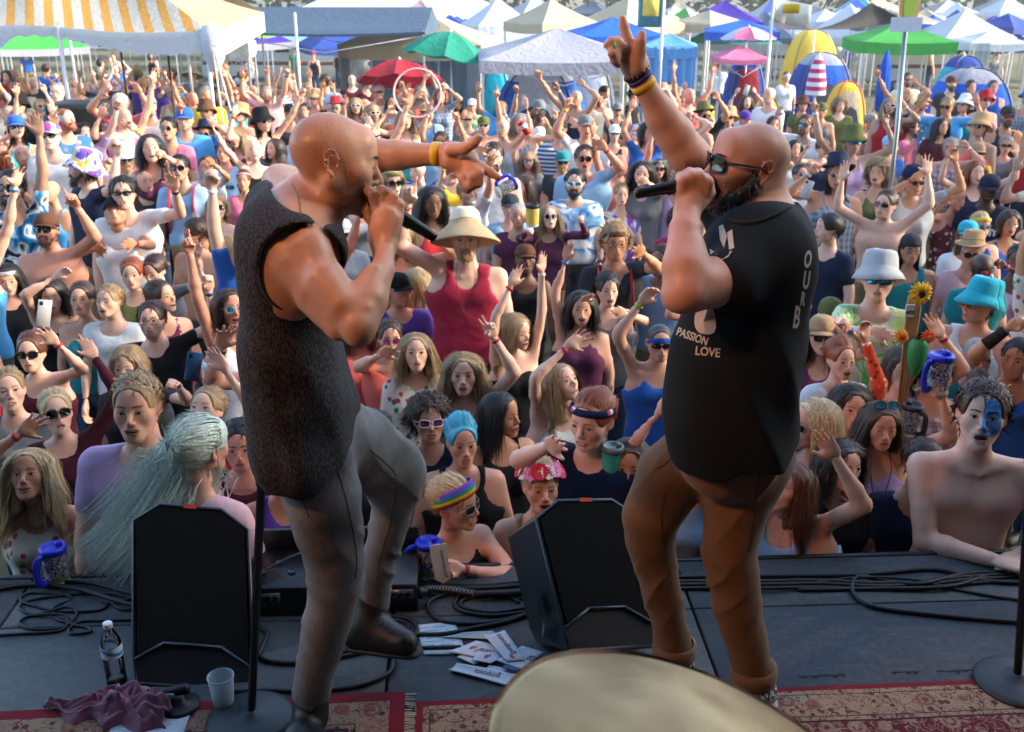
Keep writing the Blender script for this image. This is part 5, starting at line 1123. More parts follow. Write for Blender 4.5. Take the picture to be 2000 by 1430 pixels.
def canopy(px,py,y,w,d,h,col,label,rz=0,col2=None,drop=.28,ridge=0.0,walls=None,eave=2.0,cat='canopy tent',vent=None,mat=None,legs=True,frame_=True,scallop=0,z0=None):
 """px,py: pixel of the middle of the near eave at distance y"""
 p = PD(px,py,y);g = ground(y);z = p[2] if z0 is None else z0;z = max(z,g + 1.3)
 r = empty('canopy_tent',label,cat,(p[0],y + d / 2,g),R(rz));m = mat or fabric('tent_' + col,FC[col]);ez = z - g
 rg = roof(w,d,h,0,ridge=ridge).T(None,(0,0,ez));
 n4 = len(rg.q) // 4
 if col2:                                    # panels of two colours
  rg.m = np.concatenate([np.full(n4,k % 2) for k in range(4)]);mats = [m,fabric('tent_' + col2,FC[col2])]
 else:mats = [m]
 obj('roof',rg,mats,r)
 if drop:
  vg = Geo();cs = [(-w / 2,-d / 2),(w / 2,-d / 2),(w / 2,d / 2),(-w / 2,d / 2)]
  for k in range(4):
   a,b = cs[k],cs[(k + 1) % 4];o_ = 1.003
   vg += sheet([[((a[0] + (b[0] - a[0]) * g_) * o_,(a[1] + (b[1] - a[1]) * g_) * o_,ez - .05 * math.sin(g_ * math.pi) + zz * drop + (-scallop * abs(math.sin(g_ * math.pi * 9)) if zz == -1 else 0)) for g_ in np.linspace(0,1,37 if scallop else 9)] for zz in (-1,-.5,.02)])
  obj('valance',vg,fabric('tent_' + (col2 or col),FC[col2 or col]) if not mat else fabric('tent_white',FC['white']),r)
 if vent:obj('vent_cap',roof(w * .2,d * .2,h * .35,0).T(None,(0,0,ez + h * .88)),fabric('tent_' + vent,FC[vent]),r)
 if legs:
  for sx in (-1,1):
   for sy in (-1,1):obj('leg',box((-.02,-.02,0),(.02,.02,ez + .02)).T(None,(sx * (w / 2 - .04),sy * (d / 2 - .04),0)),POLEM,r,smooth=False)
 if frame_ and legs:
  for sy in (-1,1):obj('truss_bar',tube([(-w / 2 + .04,sy * (d / 2 - .05),ez - .08),(0,sy * (d / 2 - .05),ez - .42),(w / 2 - .04,sy * (d / 2 - .05),ez - .08)],.012,5),POLEM,r)
 for wl in (walls or []):
  side,wc,a,b = wl;wm = fabric('tent_' + wc,FC[wc]);n = 24
  if side == 'back':P = [[(-w / 2 + w * (a + (b - a) * g_),d / 2 - .06 + .05 * math.sin(g_ * 40),zz) for g_ in np.linspace(0,1,n)] for zz in (.03,ez)]
  elif side == 'front':P = [[(-w / 2 + w * (a + (b - a) * g_),-d / 2 + .03 + .05 * math.sin(g_ * 40),zz) for g_ in np.linspace(0,1,n)] for zz in (.03,ez)]
  elif side == 'left':P = [[(-w / 2 + .04,-d / 2 + d * (a + (b - a) * g_),zz) for g_ in np.linspace(0,1,n)] for zz in (.03,ez)]
  else:P = [[(w / 2 - .04,-d / 2 + d * (a + (b - a) * g_),zz) for g_ in np.linspace(0,1,n)] for zz in (.03,ez)]
  obj('side_wall',sheet(P),wm,r)
 return r
def dome(px,py,y,wpx,cols,label,rz=0,door=True):
 """px,py: pixel of the tent's top, wpx: its width in pixels, at distance y"""
 p = PD(px,py,y);g = ground(y);h = p[2] - g;dep = y * _c + (CAM_H - p[2]) * _s;w = wpx * dep / FOC;d = w * .9;y += d * .3;r = empty('dome_tent',label,'dome tent',(p[0],y,g),R(rz));n = 24;rows = []
 for i in range(13):
  f = i / 12 * math.pi / 2;rows.append([(math.cos(a) * w / 2 * math.cos(f) ** .7 * (1 - .06 * math.cos(4 * a)),math.sin(a) * d / 2 * math.cos(f) ** .7 * (1 - .06 * math.cos(4 * a)),h * math.sin(f) ** .95) for a in np.linspace(0,2 * math.pi,n + 1)])
 G = sheet(rows);c = G.v[G.q].mean(1);a = np.arctan2(c[:,1],c[:,0]);G.m = np.where(c[:,2] > h * .86,1 if len(cols) > 1 else 0,np.where((np.abs(a + math.pi / 2) < .5) & (len(cols) > 2),2,0))
 obj('tent_shell',G,[fabric('tent_' + k,FC[k]) for k in cols],r);pm = M_plain('tent_pole_grey','#4a4c50',.5) if 'red piping' not in label else M_plain('piping_red','#c83020',.6)
 for a0 in (.785,2.356):obj('tent_pole',tube([(math.cos(a0) * w / 2 * abs(math.cos(f)) ** .7 * math.copysign(1,math.cos(f)) * 1.07,math.sin(a0) * d / 2 * abs(math.cos(f)) ** .7 * math.copysign(1,math.cos(f)) * 1.07,h * max(0,math.sin(f)) ** .95 + .01) for f in np.linspace(0.01,math.pi - .01,24)],.016,5),pm,r)
 if door:
  P = [(x * w * .2,z * h) for x,z in ((-1,.05),(1,.05),(.95,.45),(.6,.62),(0,.68),(-.6,.62),(-.95,.45))];f_ = lambda x,z:-d / 2 * math.sqrt(max(.02,1 - (z / h) ** 2)) ** .7 * math.sqrt(max(0,1 - (2 * x / w) ** 2)) * 1.03 - .03
  obj('door_panel',Geo([(x,f_(x,z),z) for x,z in P] + [(0,f_(0,h * .35),h * .35)],[(7,i,(i + 1) % 7,(i + 1) % 7) for i in range(7)]),M_plain('tent_mesh','#3a4048',.9),r)
 return r
def umbrella(px,py,y,rad,h,cols,label,tilt=(0,0),n=8,folded=False):
 """px,py: pixel of the crown at distance y"""
 p = PD(px,py,y);g = ground(y);r = empty('parasol',label,'umbrella',(p[0],y,g));hz = p[2] - g;M = rotm(tilt[0],tilt[1],0)
 V = [];Q = [];mm = [];G = Geo()
 if folded:
  G = lathe([(.03,-1.25),(.11,-1.2),(.13,-.7),(.10,-.3),(.03,0),(.0,.02)],16);G.v[:,:2] *= (1 + .25 * np.sin(np.arctan2(G.v[:,1],G.v[:,0]) * 6))[:,None];obj('folded_cover',G.T(None,(0,0,hz)),fabric('tent_' + cols[0],FC[cols[0]]),r)
 else:
  for k in range(n):
   a0,a1 = 2 * math.pi * k / n,2 * math.pi * (k + 1) / n;rows = []
   for i in range(7):
    f = i / 6;rr = rad * f;z = -h * f ** 1.7
    rows.append([((math.cos(a0) * (1 - q) + math.cos(a1) * q) * rr,(math.sin(a0) * (1 - q) + math.sin(a1) * q) * rr,z - .05 * f * math.sin(q * math.pi)) for q in np.linspace(0,1,5)])
   s_ = sheet(rows,k % len(cols),flip=True);G += s_
  obj('canopy',G.T(M,(0,0,hz)),[fabric('tent_' + c,FC[c]) for c in cols],r)
  for k in range(n):a0 = 2 * math.pi * k / n;P = np.array([(math.cos(a0) * rad * f,math.sin(a0) * rad * f,-h * f ** 1.7 - .012) for f in np.linspace(0,1,6)]);obj('rib',tube(P @ M.T + (0,0,hz),.007,4),POLEM,r)
  obj('finial',lathe([(.0,.05),(.02,.03),(.03,0),(.02,-.02)][::-1],10).T(None,(0,0,hz)),POLEM,r)
 obj('pole',tube([(0,0,0),(0,0,hz)],.018,8),POLEM,r);return r
# left: the striped marquee
STR = fabric('marquee_stripe','#b4b2a8',.3,'stripe','#b98a3c',3.9)
mq = empty('striped_marquee','long yellow and cream striped marquee with white valance at left','marquee',(-8.2,18.2,ground(18)))
def mq_roof():
 L,Rr = PD(-260,38,15.6),PD(412,62,14.6);o0 = np.array(mq.location);L2 = L + (0,7,-.0);R2 = Rr + (-1.0,7.5,0);rl = (L + L2) / 2 + (0,0,1.75);rr = (Rr + R2) / 2 + (-2.2,0,1.6)
 rows = []
 for i in range(15):
  f = i / 14;rows.append([(L + (Rr - L) * g) * (1 - f) + (rl + (rr - rl) * g) * f - (0,0,.32 * math.sin(f * math.pi) * (.6 + .4 * abs(math.sin(g * math.pi * 2)))) - np.array((0,0,.05 * math.sin(g * math.pi * 2) ** 2 * (1 - f))) for g in np.linspace(0,1,41)])
 G = sheet(rows);end = [[(Rr + (R2 - Rr) * g) * (1 - f) + rr * f - (0,0,.28 * math.sin(f * math.pi)) for g in np.linspace(0,1,12)] for f in np.linspace(0,1,12)]
 bk = [[(L2 + (R2 - L2) * g) * (1 - f) + (rl + (rr - rl) * g) * f for g in np.linspace(0,1,12)] for f in np.linspace(0,1,6)]
 obj('roof',G.T(None,-o0),STR,mq);obj('end_roof',sheet(end).T(None,-o0),fabric('marquee_end','#a89878',.15),mq);obj('back_roof',sheet(bk,flip=True).T(None,-o0),fabric('marquee_end','#cdbf9c'),mq)
 V = [[L + (Rr - L) * g - np.array((0,.02,zz * (.20 + .08 * math.sin(g * 9)) + (.035 * abs(math.sin(g * math.pi * 22)) if zz == 1 else 0) + .05 * math.sin(g * math.pi * 2) ** 2)) for g in np.linspace(0,1,180)] for zz in (1,.5,0)]
 obj('valance',sheet(V).T(None,-o0),fabric('tent_white',FC['white']),mq);V = [[Rr + (R2 - Rr) * g - np.array((-.02,0,zz * .38)) for g in np.linspace(0,1,20)] for zz in (1,0)];obj('side_valance',sheet(V).T(None,-o0),fabric('tent_white',FC['white']),mq)
 obj('corner_cap',lathe([(.0,.16),(.12,.12),(.16,0),(.14,-.30),(.06,-.46)][::-1],16).T(None,Rr - o0 + (0,.05,-.05)),fabric('tent_white',FC['white']),mq)
 for g_,yo in ((.0,0),(.28,0),(.57,0),(.985,0),(0,7),(.5,7),(.95,7)):
  q = L + (Rr - L) * g_ + (0,yo,0);gz = ground(q[1]);obj('pole',tube([(q[0] - o0[0],q[1] - o0[1],gz - o0[2]),q - o0],.03,8),POLEM,mq)
 for (a,b) in (((418,110),(490,185)),((418,115),(440,200))):A = Rr + (0,0,-.1);Bp = PD(*b,13.6);Bp[2] = ground(13.6) + .02;obj('guy_rope',tube([A - o0,Bp - o0],.014,5),M_plain('rope_pale','#c8b8a8',.9),mq)
mq_roof()
def cp(px,eave,peak,wpx,y,col,label,**kw):
 z = PD(px,eave,y)[2];dep = y * _c + (CAM_H - z) * _s;w = wpx * dep / FOC;d = kw.pop('d',w * .95);zp = PD(px,peak,y + d / 2)[2];return canopy(px,eave,y,w,d,max(.25,zp - z),col,label,**kw)
cp(635,62,14,400,22,'slate','wide dark blue grey tarpaulin roof beside the marquee',rz=-2,ridge=4.2,drop=.05,d=3)
umbrella(415,-14,26,1.75,.75,('green','lime'),'green and lime garden umbrella behind the marquee end',(4,6))
cp(452,84,62,66,20,'white','little white canopy with red valance beside the marquee corner',drop=.22)
cp(812,88,14,285,24,'cream','cream gazebo with mauve valance and tied back curtains',rz=-6,drop=.3,vent='mauve',walls=[('left','grey',0,.5),('front','grey',0,.08),('front','grey',.9,1.0),('back','slate',0,1)])
umbrella(880,62,20,.86,.46,('teal',),'large teal green market umbrella before the cream gazebo',(-6,10),8)
umbrella(780,116,18,.76,.34,('red',),'dark red umbrella standing low by the hula hoop',(-14,0),8)
cp(1095,118,54,330,17.8,'grey','pale grey pop-up canopy in front of the blue dome tent',rz=3,drop=.2)
cp(972,50,-6,120,42,'white','tall white peaked marquee behind the green umbrella',rz=20,drop=.8,walls=[('front','white',.0,.3),('right','white',0,1)])
cp(760,40,-8,480,60,'white','very wide white marquee far back at upper centre',ridge=9,drop=1.3,walls=[('front','white',0,1)])
cp(1078,46,-2,140,36,'cream','cream pop-up canopy behind the pale grey one',rz=35,drop=.3)
cp(1235,50,-8,165,37,'cream','cream pop-up canopy left of the blue and white banner',rz=38,drop=.3)
cp(1206,70,33,178,33,'blue','bright blue pop-up canopy beside the raised finger',rz=8,drop=.24);cp(1315,92,66,112,22,'sky','pale blue square tent with mesh walls',rz=-8,drop=.2,walls=[('front','sky',0,1),('right','sky',0,1)])
cp(1308,52,20,70,40,'cream','small cream canopy left of the purple one',rz=40);cp(1395,46,20,115,38,'cream','beige pop-up canopy below the purple one',rz=38)
cp(1427,44,0,155,44,'purple','vivid purple pop-up canopy at upper right of centre',rz=-12,drop=.35);cp(1462,62,38,145,33,'blue','royal blue pop-up canopy under the purple one',rz=-10,drop=.26)
umbrella(1463,52,25,.66,.26,('white','pink'),'pink and white beach umbrella over the bicycles',(-4,0),8)
cp(1455,114,100,100,24,'pink','small faded red awning below the pink and white umbrella',drop=.1)
dome(1465,112,25,100,('navy','blue','red'),'navy dome tent with red door beside bicycles');dome(1057,134,20,225,('blue','white','white'),'large blue and white dome tent under the grey canopy',rz=-8)
dome(968,126,22,80,('turq','turq'),'turquoise shelter tent left of the blue dome',door=False);dome(1160,124,22,115,('white','white'),'plain white upright tent right of the blue dome',door=False)
cp(1622,42,18,90,48,'white','white peaked canopy right of the yellow flag',rz=15);cp(1560,44,22,80,50,'mauve','pale mauve canopy behind the yellow flag')
dome(1598,60,42,120,('yellow','yellow'),'yellow tent partly hidden by the black tarpaulin',door=False)
cp(1650,46,18,75,52,'white','white canopy left of the black tarpaulin',rz=-20);cp(1712,46,28,62,44,'slate','grey lavender canopy behind the black tarpaulin',rz=10)
q = [PD(*a) for a in ((1592,58,36),(1700,6,38),(1768,40,38))];bk = empty('tarpaulin','black and cream tarpaulin stretched at a slant on ropes','tarpaulin',(q[0][0],36,ground(36)))
o0 = np.array(bk.location);obj('dark_sheet',thick(sheet([[q[0] * (1 - a) + q[1] * a - (0,0,.15 * math.sin(a * 3.14)) - o0 for a in np.linspace(0,1,12)],[q[0] * (1 - a) + q[2] * a - (0,0,.1 * math.sin(a * 3.14)) - o0 for a in np.linspace(0,1,12)]]),.01),fabric('tent_black',FC['black'],0),bk)
obj('pale_sheet',thick(sheet([[q[1] * (1 - a) + PD(1795,46,37) * a - o0 for a in np.linspace(0,1,12)],[q[1] * (1 - a) + PD(1850,62,40) * a + (0,0,.25) - o0 for a in np.linspace(0,1,12)]]),.01),fabric('tent_cream',FC['cream']),bk)
for a in q[:3]:obj('pole',tube([(a[0] - o0[0],a[1] - o0[1],ground(a[1]) - o0[2]),a - o0],.025,6),POLEM,bk)
gc = cp(1785,82,42,182,29,'green','grass green pop-up canopy behind the metal pole',rz=-4,drop=.30)
cp(1908,74,18,150,36,'white','white peaked canopy right of the green one',rz=8,drop=.3);cp(1955,84,60,120,31,'white','white canopy with bare truss frame at right',rz=0,drop=.2,walls=[('front','white',.1,.35)])
cp(1832,50,28,60,46,'blue','blue canopy left of the white peaked one',rz=40);cp(1985,52,26,90,46,'navy','navy canopy at the upper right edge',rz=35)
cp(1980,22,-10,70,60,'white','slender white peaked marquee in the upper right corner',rz=10)
dome(1620,106,27,150,('navy','grey','blue'),'wide navy dome tent behind the striped towel');dome(1664,162,24,92,('yellow','yellow','tan'),'small yellow dome tent with red piping and camp chair')
dome(1925,138,20,200,('blue','grey'),'big blue dome tent with pale fly at the right edge',door=False);dome(1900,112,27,120,('turq','navy','navy'),'turquoise and navy dome tent beside the big blue one');dome(1505,192,19,80,('yellow','yellow'),'low yellow tent behind the singer\'s head',door=False);dome(1730,228,16,50,('yellow','turq'),'tiny yellow and turquoise sun shelter',door=False)
umbrella(1734,100,22,.3,.3,('blue',),'folded blue umbrella beside the green canopy',folded=True)
# the farther camp: rows of canopies one can still tell apart
rt = random.Random(21);k_ = 0;seen = set();adj = ['faded','clean','dusty','bright','sun-bleached','squat','peaked','leaning','low','high-peaked']
wh = ['far left','left of centre','upper centre','right of centre','far right']
for y in (46,52,58,66,74,84,98):
 x = -.56 * y
 while x < .56 * y:
  w_ = rt.uniform(2.8,4.4);px_ = 1000 + FOC * x / (y * _c + 1.3);cl = rt.choice(['white','white','white','cream','blue','navy','grey','sky','green','tan','slate','purple','white','turq'])
  if True and rt.random() < .9:
   L = f"{adj[k_ % 10]} {cl.replace('turq', 'turquoise').replace('sky', 'pale blue')} canopy tent in camp row {['one','two','three','four','five','six','seven'][(46, 52, 58, 66, 74, 84, 98).index(y)]}, {wh[max(0, min(4, int(px_ // 400)))]}";q_ = 0
   while L in seen and q_ < 10:L = L.replace(adj[(k_ + q_) % 10],adj[(k_ + q_ + 1) % 10],1);q_ += 1
   seen.add(L);h_ = rt.uniform(.9,1.5);z0 = ground(y) + rt.uniform(2.0,2.5)
   c = canopy(px_,20,y,w_,w_,h_,cl,L,rz=rt.uniform(-35,35),col2=rt.choice([None,None,'white','grey']),z0=z0,frame_=False,legs=y < 60);tag(c,group='canopies in the farther camp')
  x += w_ * rt.uniform(1.0,1.5);k_ += 1
# recreational vehicles
def camper(px,y,L,label,h=2.6,rz=0):
 p = PD(px,30,y);g = ground(y);r = empty('camper',label,'camper',(p[0],y,g),R(rz));W = M_plain('camper_white','#c9ccc8',.4);obj('body',box((-L / 2,-1.1,.5),(L / 2,1.1,h + .5),bev=.12),W,r)
 obj('stripe',box((-L / 2 + .1,-1.115,1.15),(L / 2 - .1,-1.104,1.32)),M_plain('camper_brown','#6b4a34',.5),r)
 for i in range(int(L / 1.5)):
  x = -L / 2 + .8 + i * 1.5;wn = obj('window',box((x,-1.118,1.75),(x + .7,-1.106,2.3)),M_plain('camper_glass','#1c242c',.1),r);obj('window_frame',tube([(x,-1.12,1.75),(x + .7,-1.12,1.75),(x + .7,-1.12,2.3),(x,-1.12,2.3)],.02,4,closed=True,up=(0,1,0)),W,wn)
 obj('door',box((L / 2 - 1.2,-1.12,.6),(L / 2 - .6,-1.104,2.5)),M_plain('camper_door','#b4b6b0',.5),r);obj('roof_unit',box((-.5,-.4,h + .49),(.4,.4,h + .75),bev=.05),W,r)
 for sx in (-L * .3,L * .3):wl = obj('wheel',lathe([(.0,-.12),(.3,-.12),(.36,-.08),(.36,.08),(.3,.12),(.0,.12)],20).T(np.array([[1,0,0],[0,0,1],[0,-1,0.0]]),(sx,-.98,.36)),M_plain('tyre','#151515',.8),r);obj('rim',lathe([(.0,.02),(.17,.02),(.19,0)][::-1],14).T(np.array([[1,0,0],[0,0,-1],[0,1,0.0]]),(sx,-1.12,.36)),POLEM,wl)
camper(1825,50,6,'white camper with brown stripe among the tents at upper right',rz=4);camper(570,54,9,'long cream trailer showing above the dark tarpaulin',rz=-3);camper(1560,62,6,'white camper in the distance right of centre');camper(1120,66,7,'pale camper in the distance above the grey canopy')
# ------------------------------------------------------------------ the tree line
def leafcloud(seed,w,h,d,n,tone):
 r = np.random.RandomState(seed);cl = [];k = 26
 cen = np.stack([r.uniform(-.42,.42,k) * w,r.uniform(-.4,.4,k) * d,h * (.30 + .62 * r.rand(k) ** .8)],1);rad = r.uniform(.10,.22,k) * w * (1.1 - .5 * (cen[:,2] / h))
 i = r.randint(0,k,n);dv = r.normal(size=(n,3));dv /= np.linalg.norm(dv,axis=1)[:,None];P = cen[i] + dv * rad[i,None] * r.uniform(.55,1.05,(n,1)) * (1,1,.8);sz = .16 * r.uniform(.6,1.4,(n,1));a = r.normal(size=(n,3));a /= np.linalg.norm(a,axis=1)[:,None];b = np.cross(a,r.normal(size=(n,3)));b /= np.linalg.norm(b,axis=1)[:,None]
 V = np.stack([P - a * sz,P + b * sz * .6,P + a * sz,P - b * sz * .6],1).reshape(-1,3);return Geo(V,np.arange(n * 4).reshape(n,4))
LEAF = [M_plain('leaf_' + k,tuple(x * .7 for x in c),.85,spec=.08,sc=.6,nz=.45) for k,c in (('deep',(.030,.055,.018)),('mid',(.045,.085,.025)),('olive',(.060,.085,.030)))];BARK = M_plain('bark','#3a2f26',.9,bump=.6,sc=8)
tm = [to_mesh(leafcloud(s,9,11,7,3600,0),'crown',False) for s in range(4)];tk = to_mesh(tube([(0,0,0),(.1,.05,3),(0,.1,7)],[.35,.26,.12],10) + tube([(0,0,3.2),(1.6,.3,6)],[.16,.06],7) + tube([(.05,0,3.8),(-1.8,-.2,6.6)],[.15,.05],7),'trunk')
kinds = ['deep green broad tree','mid green broad tree','olive green broad tree'];x = -78;i = 0
ordn = 'first second third fourth fifth sixth seventh eighth ninth tenth eleventh twelfth thirteenth fourteenth fifteenth sixteenth seventeenth eighteenth nineteenth twentieth'.split()
while x < 80 and i < 30:
 y = 118 + (i * 37 % 17);r = empty('broadleaf_tree',f"{kinds[i % 3]}, {ordn[min(i, 19)]} from the left in the tree line" if i < 20 else f"{kinds[i % 3]}, {ordn[i - 20]} past the middle of the tree line",'tree',(x,y,ground(y)),i * 1.3,'trees along the far edge of the field');s = 1 + .35 * math.sin(i * 2.3)
 c = obj('crown',tm[i % 4],LEAF[i % 3],r);c.scale = (s,s,s);c = obj('trunk',tk,BARK,r);c.scale = (s,s,s);x += 5.6;i += 1
for k_,(x_,y_,s_) in enumerate(((18.5,5.5,1.0),(24,10.5,1.1),(20,17,.8),(28,3,1.1),(30,22,.9))):  # trees out of view, added to break up the sun on the crowd
 r = empty('broadleaf_tree',('nearest','second','third','fourth','farthest')[k_] + ' shade tree beside the stage wing, right of the picture','tree',(x_,y_,-1.2),k_,'shade trees right of the stage');c = obj('crown',tm[k_ % 4],LEAF[1],r);c.scale = (s_,s_,s_);c = obj('trunk',tk,BARK,r);c.scale = (s_,s_,s_)
obj('woods',leafcloud(9,66,3.2,3,30000,0).T(None,(0,112,-6.4),np.array((4.0,2.2,2.5))),LEAF[0],smooth=False,kind='stuff')
# ------------------------------------------------------------------ totems, hoop, tripods, chairs between the tents
tp = empty('totem_pole','tall metal pole carrying a carrot shaped board above the crowd','totem',tuple(PD(1752,330,9.0) * (1,1,0) + (0,0,-1.2)));o0 = np.array(tp.location);A = PD(1768,60,9.4) - o0;obj('pole',tube([(0,0,0),PD(1752,250,9.0) - o0,A],.022,8),M_plain('galvanised','#8f9a9c',.35,metal=.8),tp)
cpos = PD(1778,8,9.4) - o0;P = [(math.cos(a) * .09,0,math.sin(a) * (.14 if math.sin(a) > 0 else .19)) for a in np.linspace(0,2 * math.pi,20)[:-1]];obj('painted_board',prism([np.array(p) + cpos for p in P],(0,.02,0)),M_plain('board_tan','#c8a068',.7),tp,smooth=False);P = [(x * .62,-.008,z * .8) for x,_,z in P];obj('painted_centre',prism([np.array(p) + cpos for p in P],(0,.006,0)),M_plain('board_green','#9cb84a',.7),tp,smooth=False)
obj('paper_sign',box((-.14,-.004,-.06),(.13,.004,.06)).T(None,PD(1771,48,9.35) - o0),M_plain('sign_pale','#a8b8d0',.7),tp,smooth=False)
sf = empty('sunflower_totem','bundle of bamboo canes topped by a yellow sunflower','totem',tuple(PD(1788,640,4.75) * (1,1,0) + (0,0,-1.2)));o0 = np.array(sf.location);BAM = M_plain('bamboo','#a98a58',.7)
for k in range(6):obj('bamboo_cane',tube([(.02 * math.cos(k),.02 * math.sin(k),.2),PD(1772 + 5 * k,600,4.75) - o0,PD(1776 + 4 * k,578 - 6 * (k % 3),4.75) - o0],.006,6),BAM,sf)
def bigflower(c,r,col,n,eye,name='sunflower_head'):
 g = Geo();rs = np.random.RandomState(2)
 for ring in (0,1):
  for i in range(n):
   a = 2 * math.pi * (i + ring * .5) / n + rs.uniform(-.1,.1);d = np.array((math.cos(a),0,math.sin(a)));s_ = np.array((-d[2],0,d[0]));L = r * rs.uniform(.85,1.1) * (1 - .12 * ring);rows = [[d * L * t_ + s_ * q * r * w_ + np.array((0,-.10 * r * math.sin(t_ * 3) - .02 * ring - .03 * r * (1 - abs(q)),0)) for q in (-1,0,1)] for t_,w_ in ((.3,.09),(.55,.14),(.8,.11),(1.0,.01))];g += thick(sheet(rows),.0015)
 h = obj(name,g.T(None,c),M_plain('petal_' + name,col,.6),sf);e = lathe([(.0,.02),(r * .2,.024),(r * .36,.012),(r * .38,0)][::-1],20).T(np.array([[1,0,0],[0,0,-1],[0,1,0.0]]),c + np.array((0,-.01,0)));obj('seed_disc',e,M_plain('seeds_' + name,eye,.9,bump=1.0,sc=90),h)
bigflower(PD(1797,572,4.70) - o0,.062,'#e0ae0e',17,'#2c1c14');bigflower(PD(1759,656,4.70) - o0,.040,'#e0901a',12,'#c8381c','orange_flower');bigflower(PD(1812,656,4.72) - o0,.038,'#d8401c',12,'#c88a1c','red_flower')
obj('paper_tag',box((-.021,-.004,-.030),(.021,.004,.030)).T(None,PD(1777,607,4.70) - o0),M_plain('tag_white','#c0c6ca',.7),sf,smooth=False);g = text_geo('ets',.034,.001);obj('lettering',Geo([(x,-.006,y) for x,y,z in g.v],g.q).T(None,PD(1777,609,4.70) - o0),BLK,sf,smooth=False);obj('foil_wrap',lathe([(.02,-.16),(.045,-.08),(.05,0),(.03,.03)],14).T(None,PD(1794,672,4.72) - o0),M_plain('foil_green','#1f7a44',.4),sf)
hp_ = PD(815,182,11.4);obj('hula_hoop',tube([hp_ + np.array((math.cos(a) * .255,.05 * math.sin(a),math.sin(a) * .25)) for a in np.linspace(0,2 * math.pi,49)[:-1]],.011,8,closed=True,up=(0,1,0)),M_plain('hoop_pink','#d8b0a8',.4),label='pale pink hula hoop held up round the man in orange',cat='hula hoop')
def tripod(px,py,y,label,kind):
 p = PD(px,py,y);g = ground(y);r = empty('microphone_tripod',label,'tripod',(p[0],y,g));h = p[2] - g;obj('mast',tube([(0,0,0),(0,0,h)],.016,8),BLK,r)
 for k in range(3):obj('tripod_leg',tube([(0,0,.6),(math.cos(k * 2.1) * .45,math.sin(k * 2.1) * .45,0)],.012,6),BLK,r)
 if kind:
  obj('cross_bar',tube([(-.34,0,h - .22),(.34,0,h - .22)],.008,6),BLK,r);F = Field();F.u(rcone((0,0,h - .10),(0,0,h + .08),.055,.06));obj('furry_windshield',F.mesh(.012,lambda X,Y,Z:.006 * wob(X,Y,Z,120,3,2)),BLK,r)
  for sx in (-1,1):F = Field();F.u(ell((sx * .34,0,h - .12),(.045,.045,.045)));obj('foam_windshield',F.mesh(.012),BLK,r);obj('shock_mount',tube([(sx * .34,0,h - .22),(sx * .34,0,h - .12)],.010,6),POLEM,r)
  obj('orange_collar',lathe([(.022,h - .20),(.026,h - .17),(.022,h - .12)],10),M_plain('collar_orange','#d88a28',.5),r)
 else:F = Field();F.u(boxp((0,0,h + .02),(.05,.06,.04),.01));F.u(rcone((0,0,h + .03),(.14,0,h + .03),.022));obj('video_camera',F.mesh(.012),BLK,r);obj('clamp',lathe([(.03,h - .2),(.045,h - .16),(.03,h - .12)],8),BLK,r)
tripod(231,62,16.5,'microphone tripod with furry windshield and two side mics',True);tripod(323,64,15.5,'slim black tripod with small video camera',False)
for k_,(a,b) in enumerate((((1272,0),(1280,60)),)):
 p = PD(1276,20,20);r = empty('banner','tall blue and cream fabric banner on a pole','banner',(p[0],20,ground(20)));h = p[2] - ground(20);obj('pole',tube([(.18,0,0),(.18,0,h + 1.0)],.03,8),POLEM,r);obj('cloth',thick(sheet([[(-.28 + .44 * a_,.02 * math.sin(a_ * 6),z_) for a_ in np.linspace(0,1,8)] for z_ in (h - .3,h + 1.0)]),.004),fabric('banner_blue','#4b88a8'),r);obj('yellow_patch',thick(sheet([[(-.2 + .3 * a_,-.03,z_) for a_ in (0,1)] for z_ in (h - .1,h + .35)]),.004),fabric('banner_yellow','#c8c060'),r)
fl = empty('flag','translucent white flag with yellow flower on a pole','flag',tuple(PD(1506,60,15) * (1,1,0) + (0,0,ground(15))));h = PD(1506,10,15)[2] - ground(15);obj('pole',tube([(0,0,0),(0,0,h + .3)],.02,8),POLEM,fl);obj('cloth',thick(sheet([[(.02 + .50 * a_,.06 * math.sin(a_ * 5),z_ - .1 * a_) for a_ in np.linspace(0,1,12)] for z_ in (h - .22,h + .1)]),.003),fabric('flag_white','#c8ccc8',.5),fl)
obj('yellow_emblem',thick(sheet([[(.16 + .2 * a_,.06 * math.sin((.3 + .35 * a_) * 5) - .014,z_ - .05) for a_ in np.linspace(0,1,6)] for z_ in (h - .06,h + .06)]),.002),fabric('emblem_yellow','#d8b818',.3),fl)
sw = obj('striped_towel',lathe([(.20,-.75),(.19,-.5),(.13,-.2),(.05,0)],18),M_cloth('towel_stripe','#b03060','stripe','#d8d0d8',None,6.0),loc=tuple(PD(1600,108,21)),label='pink and white striped towel hanging before the navy tent',cat='towel');sw.data.transform(Matrix.Rotation(0,4,'Z'))
sp_ = obj('towel_pole',tube([(0,0,ground(21) - PD(1600,108,21)[2]),(0,0,.05)],.018,6),POLEM,sw)
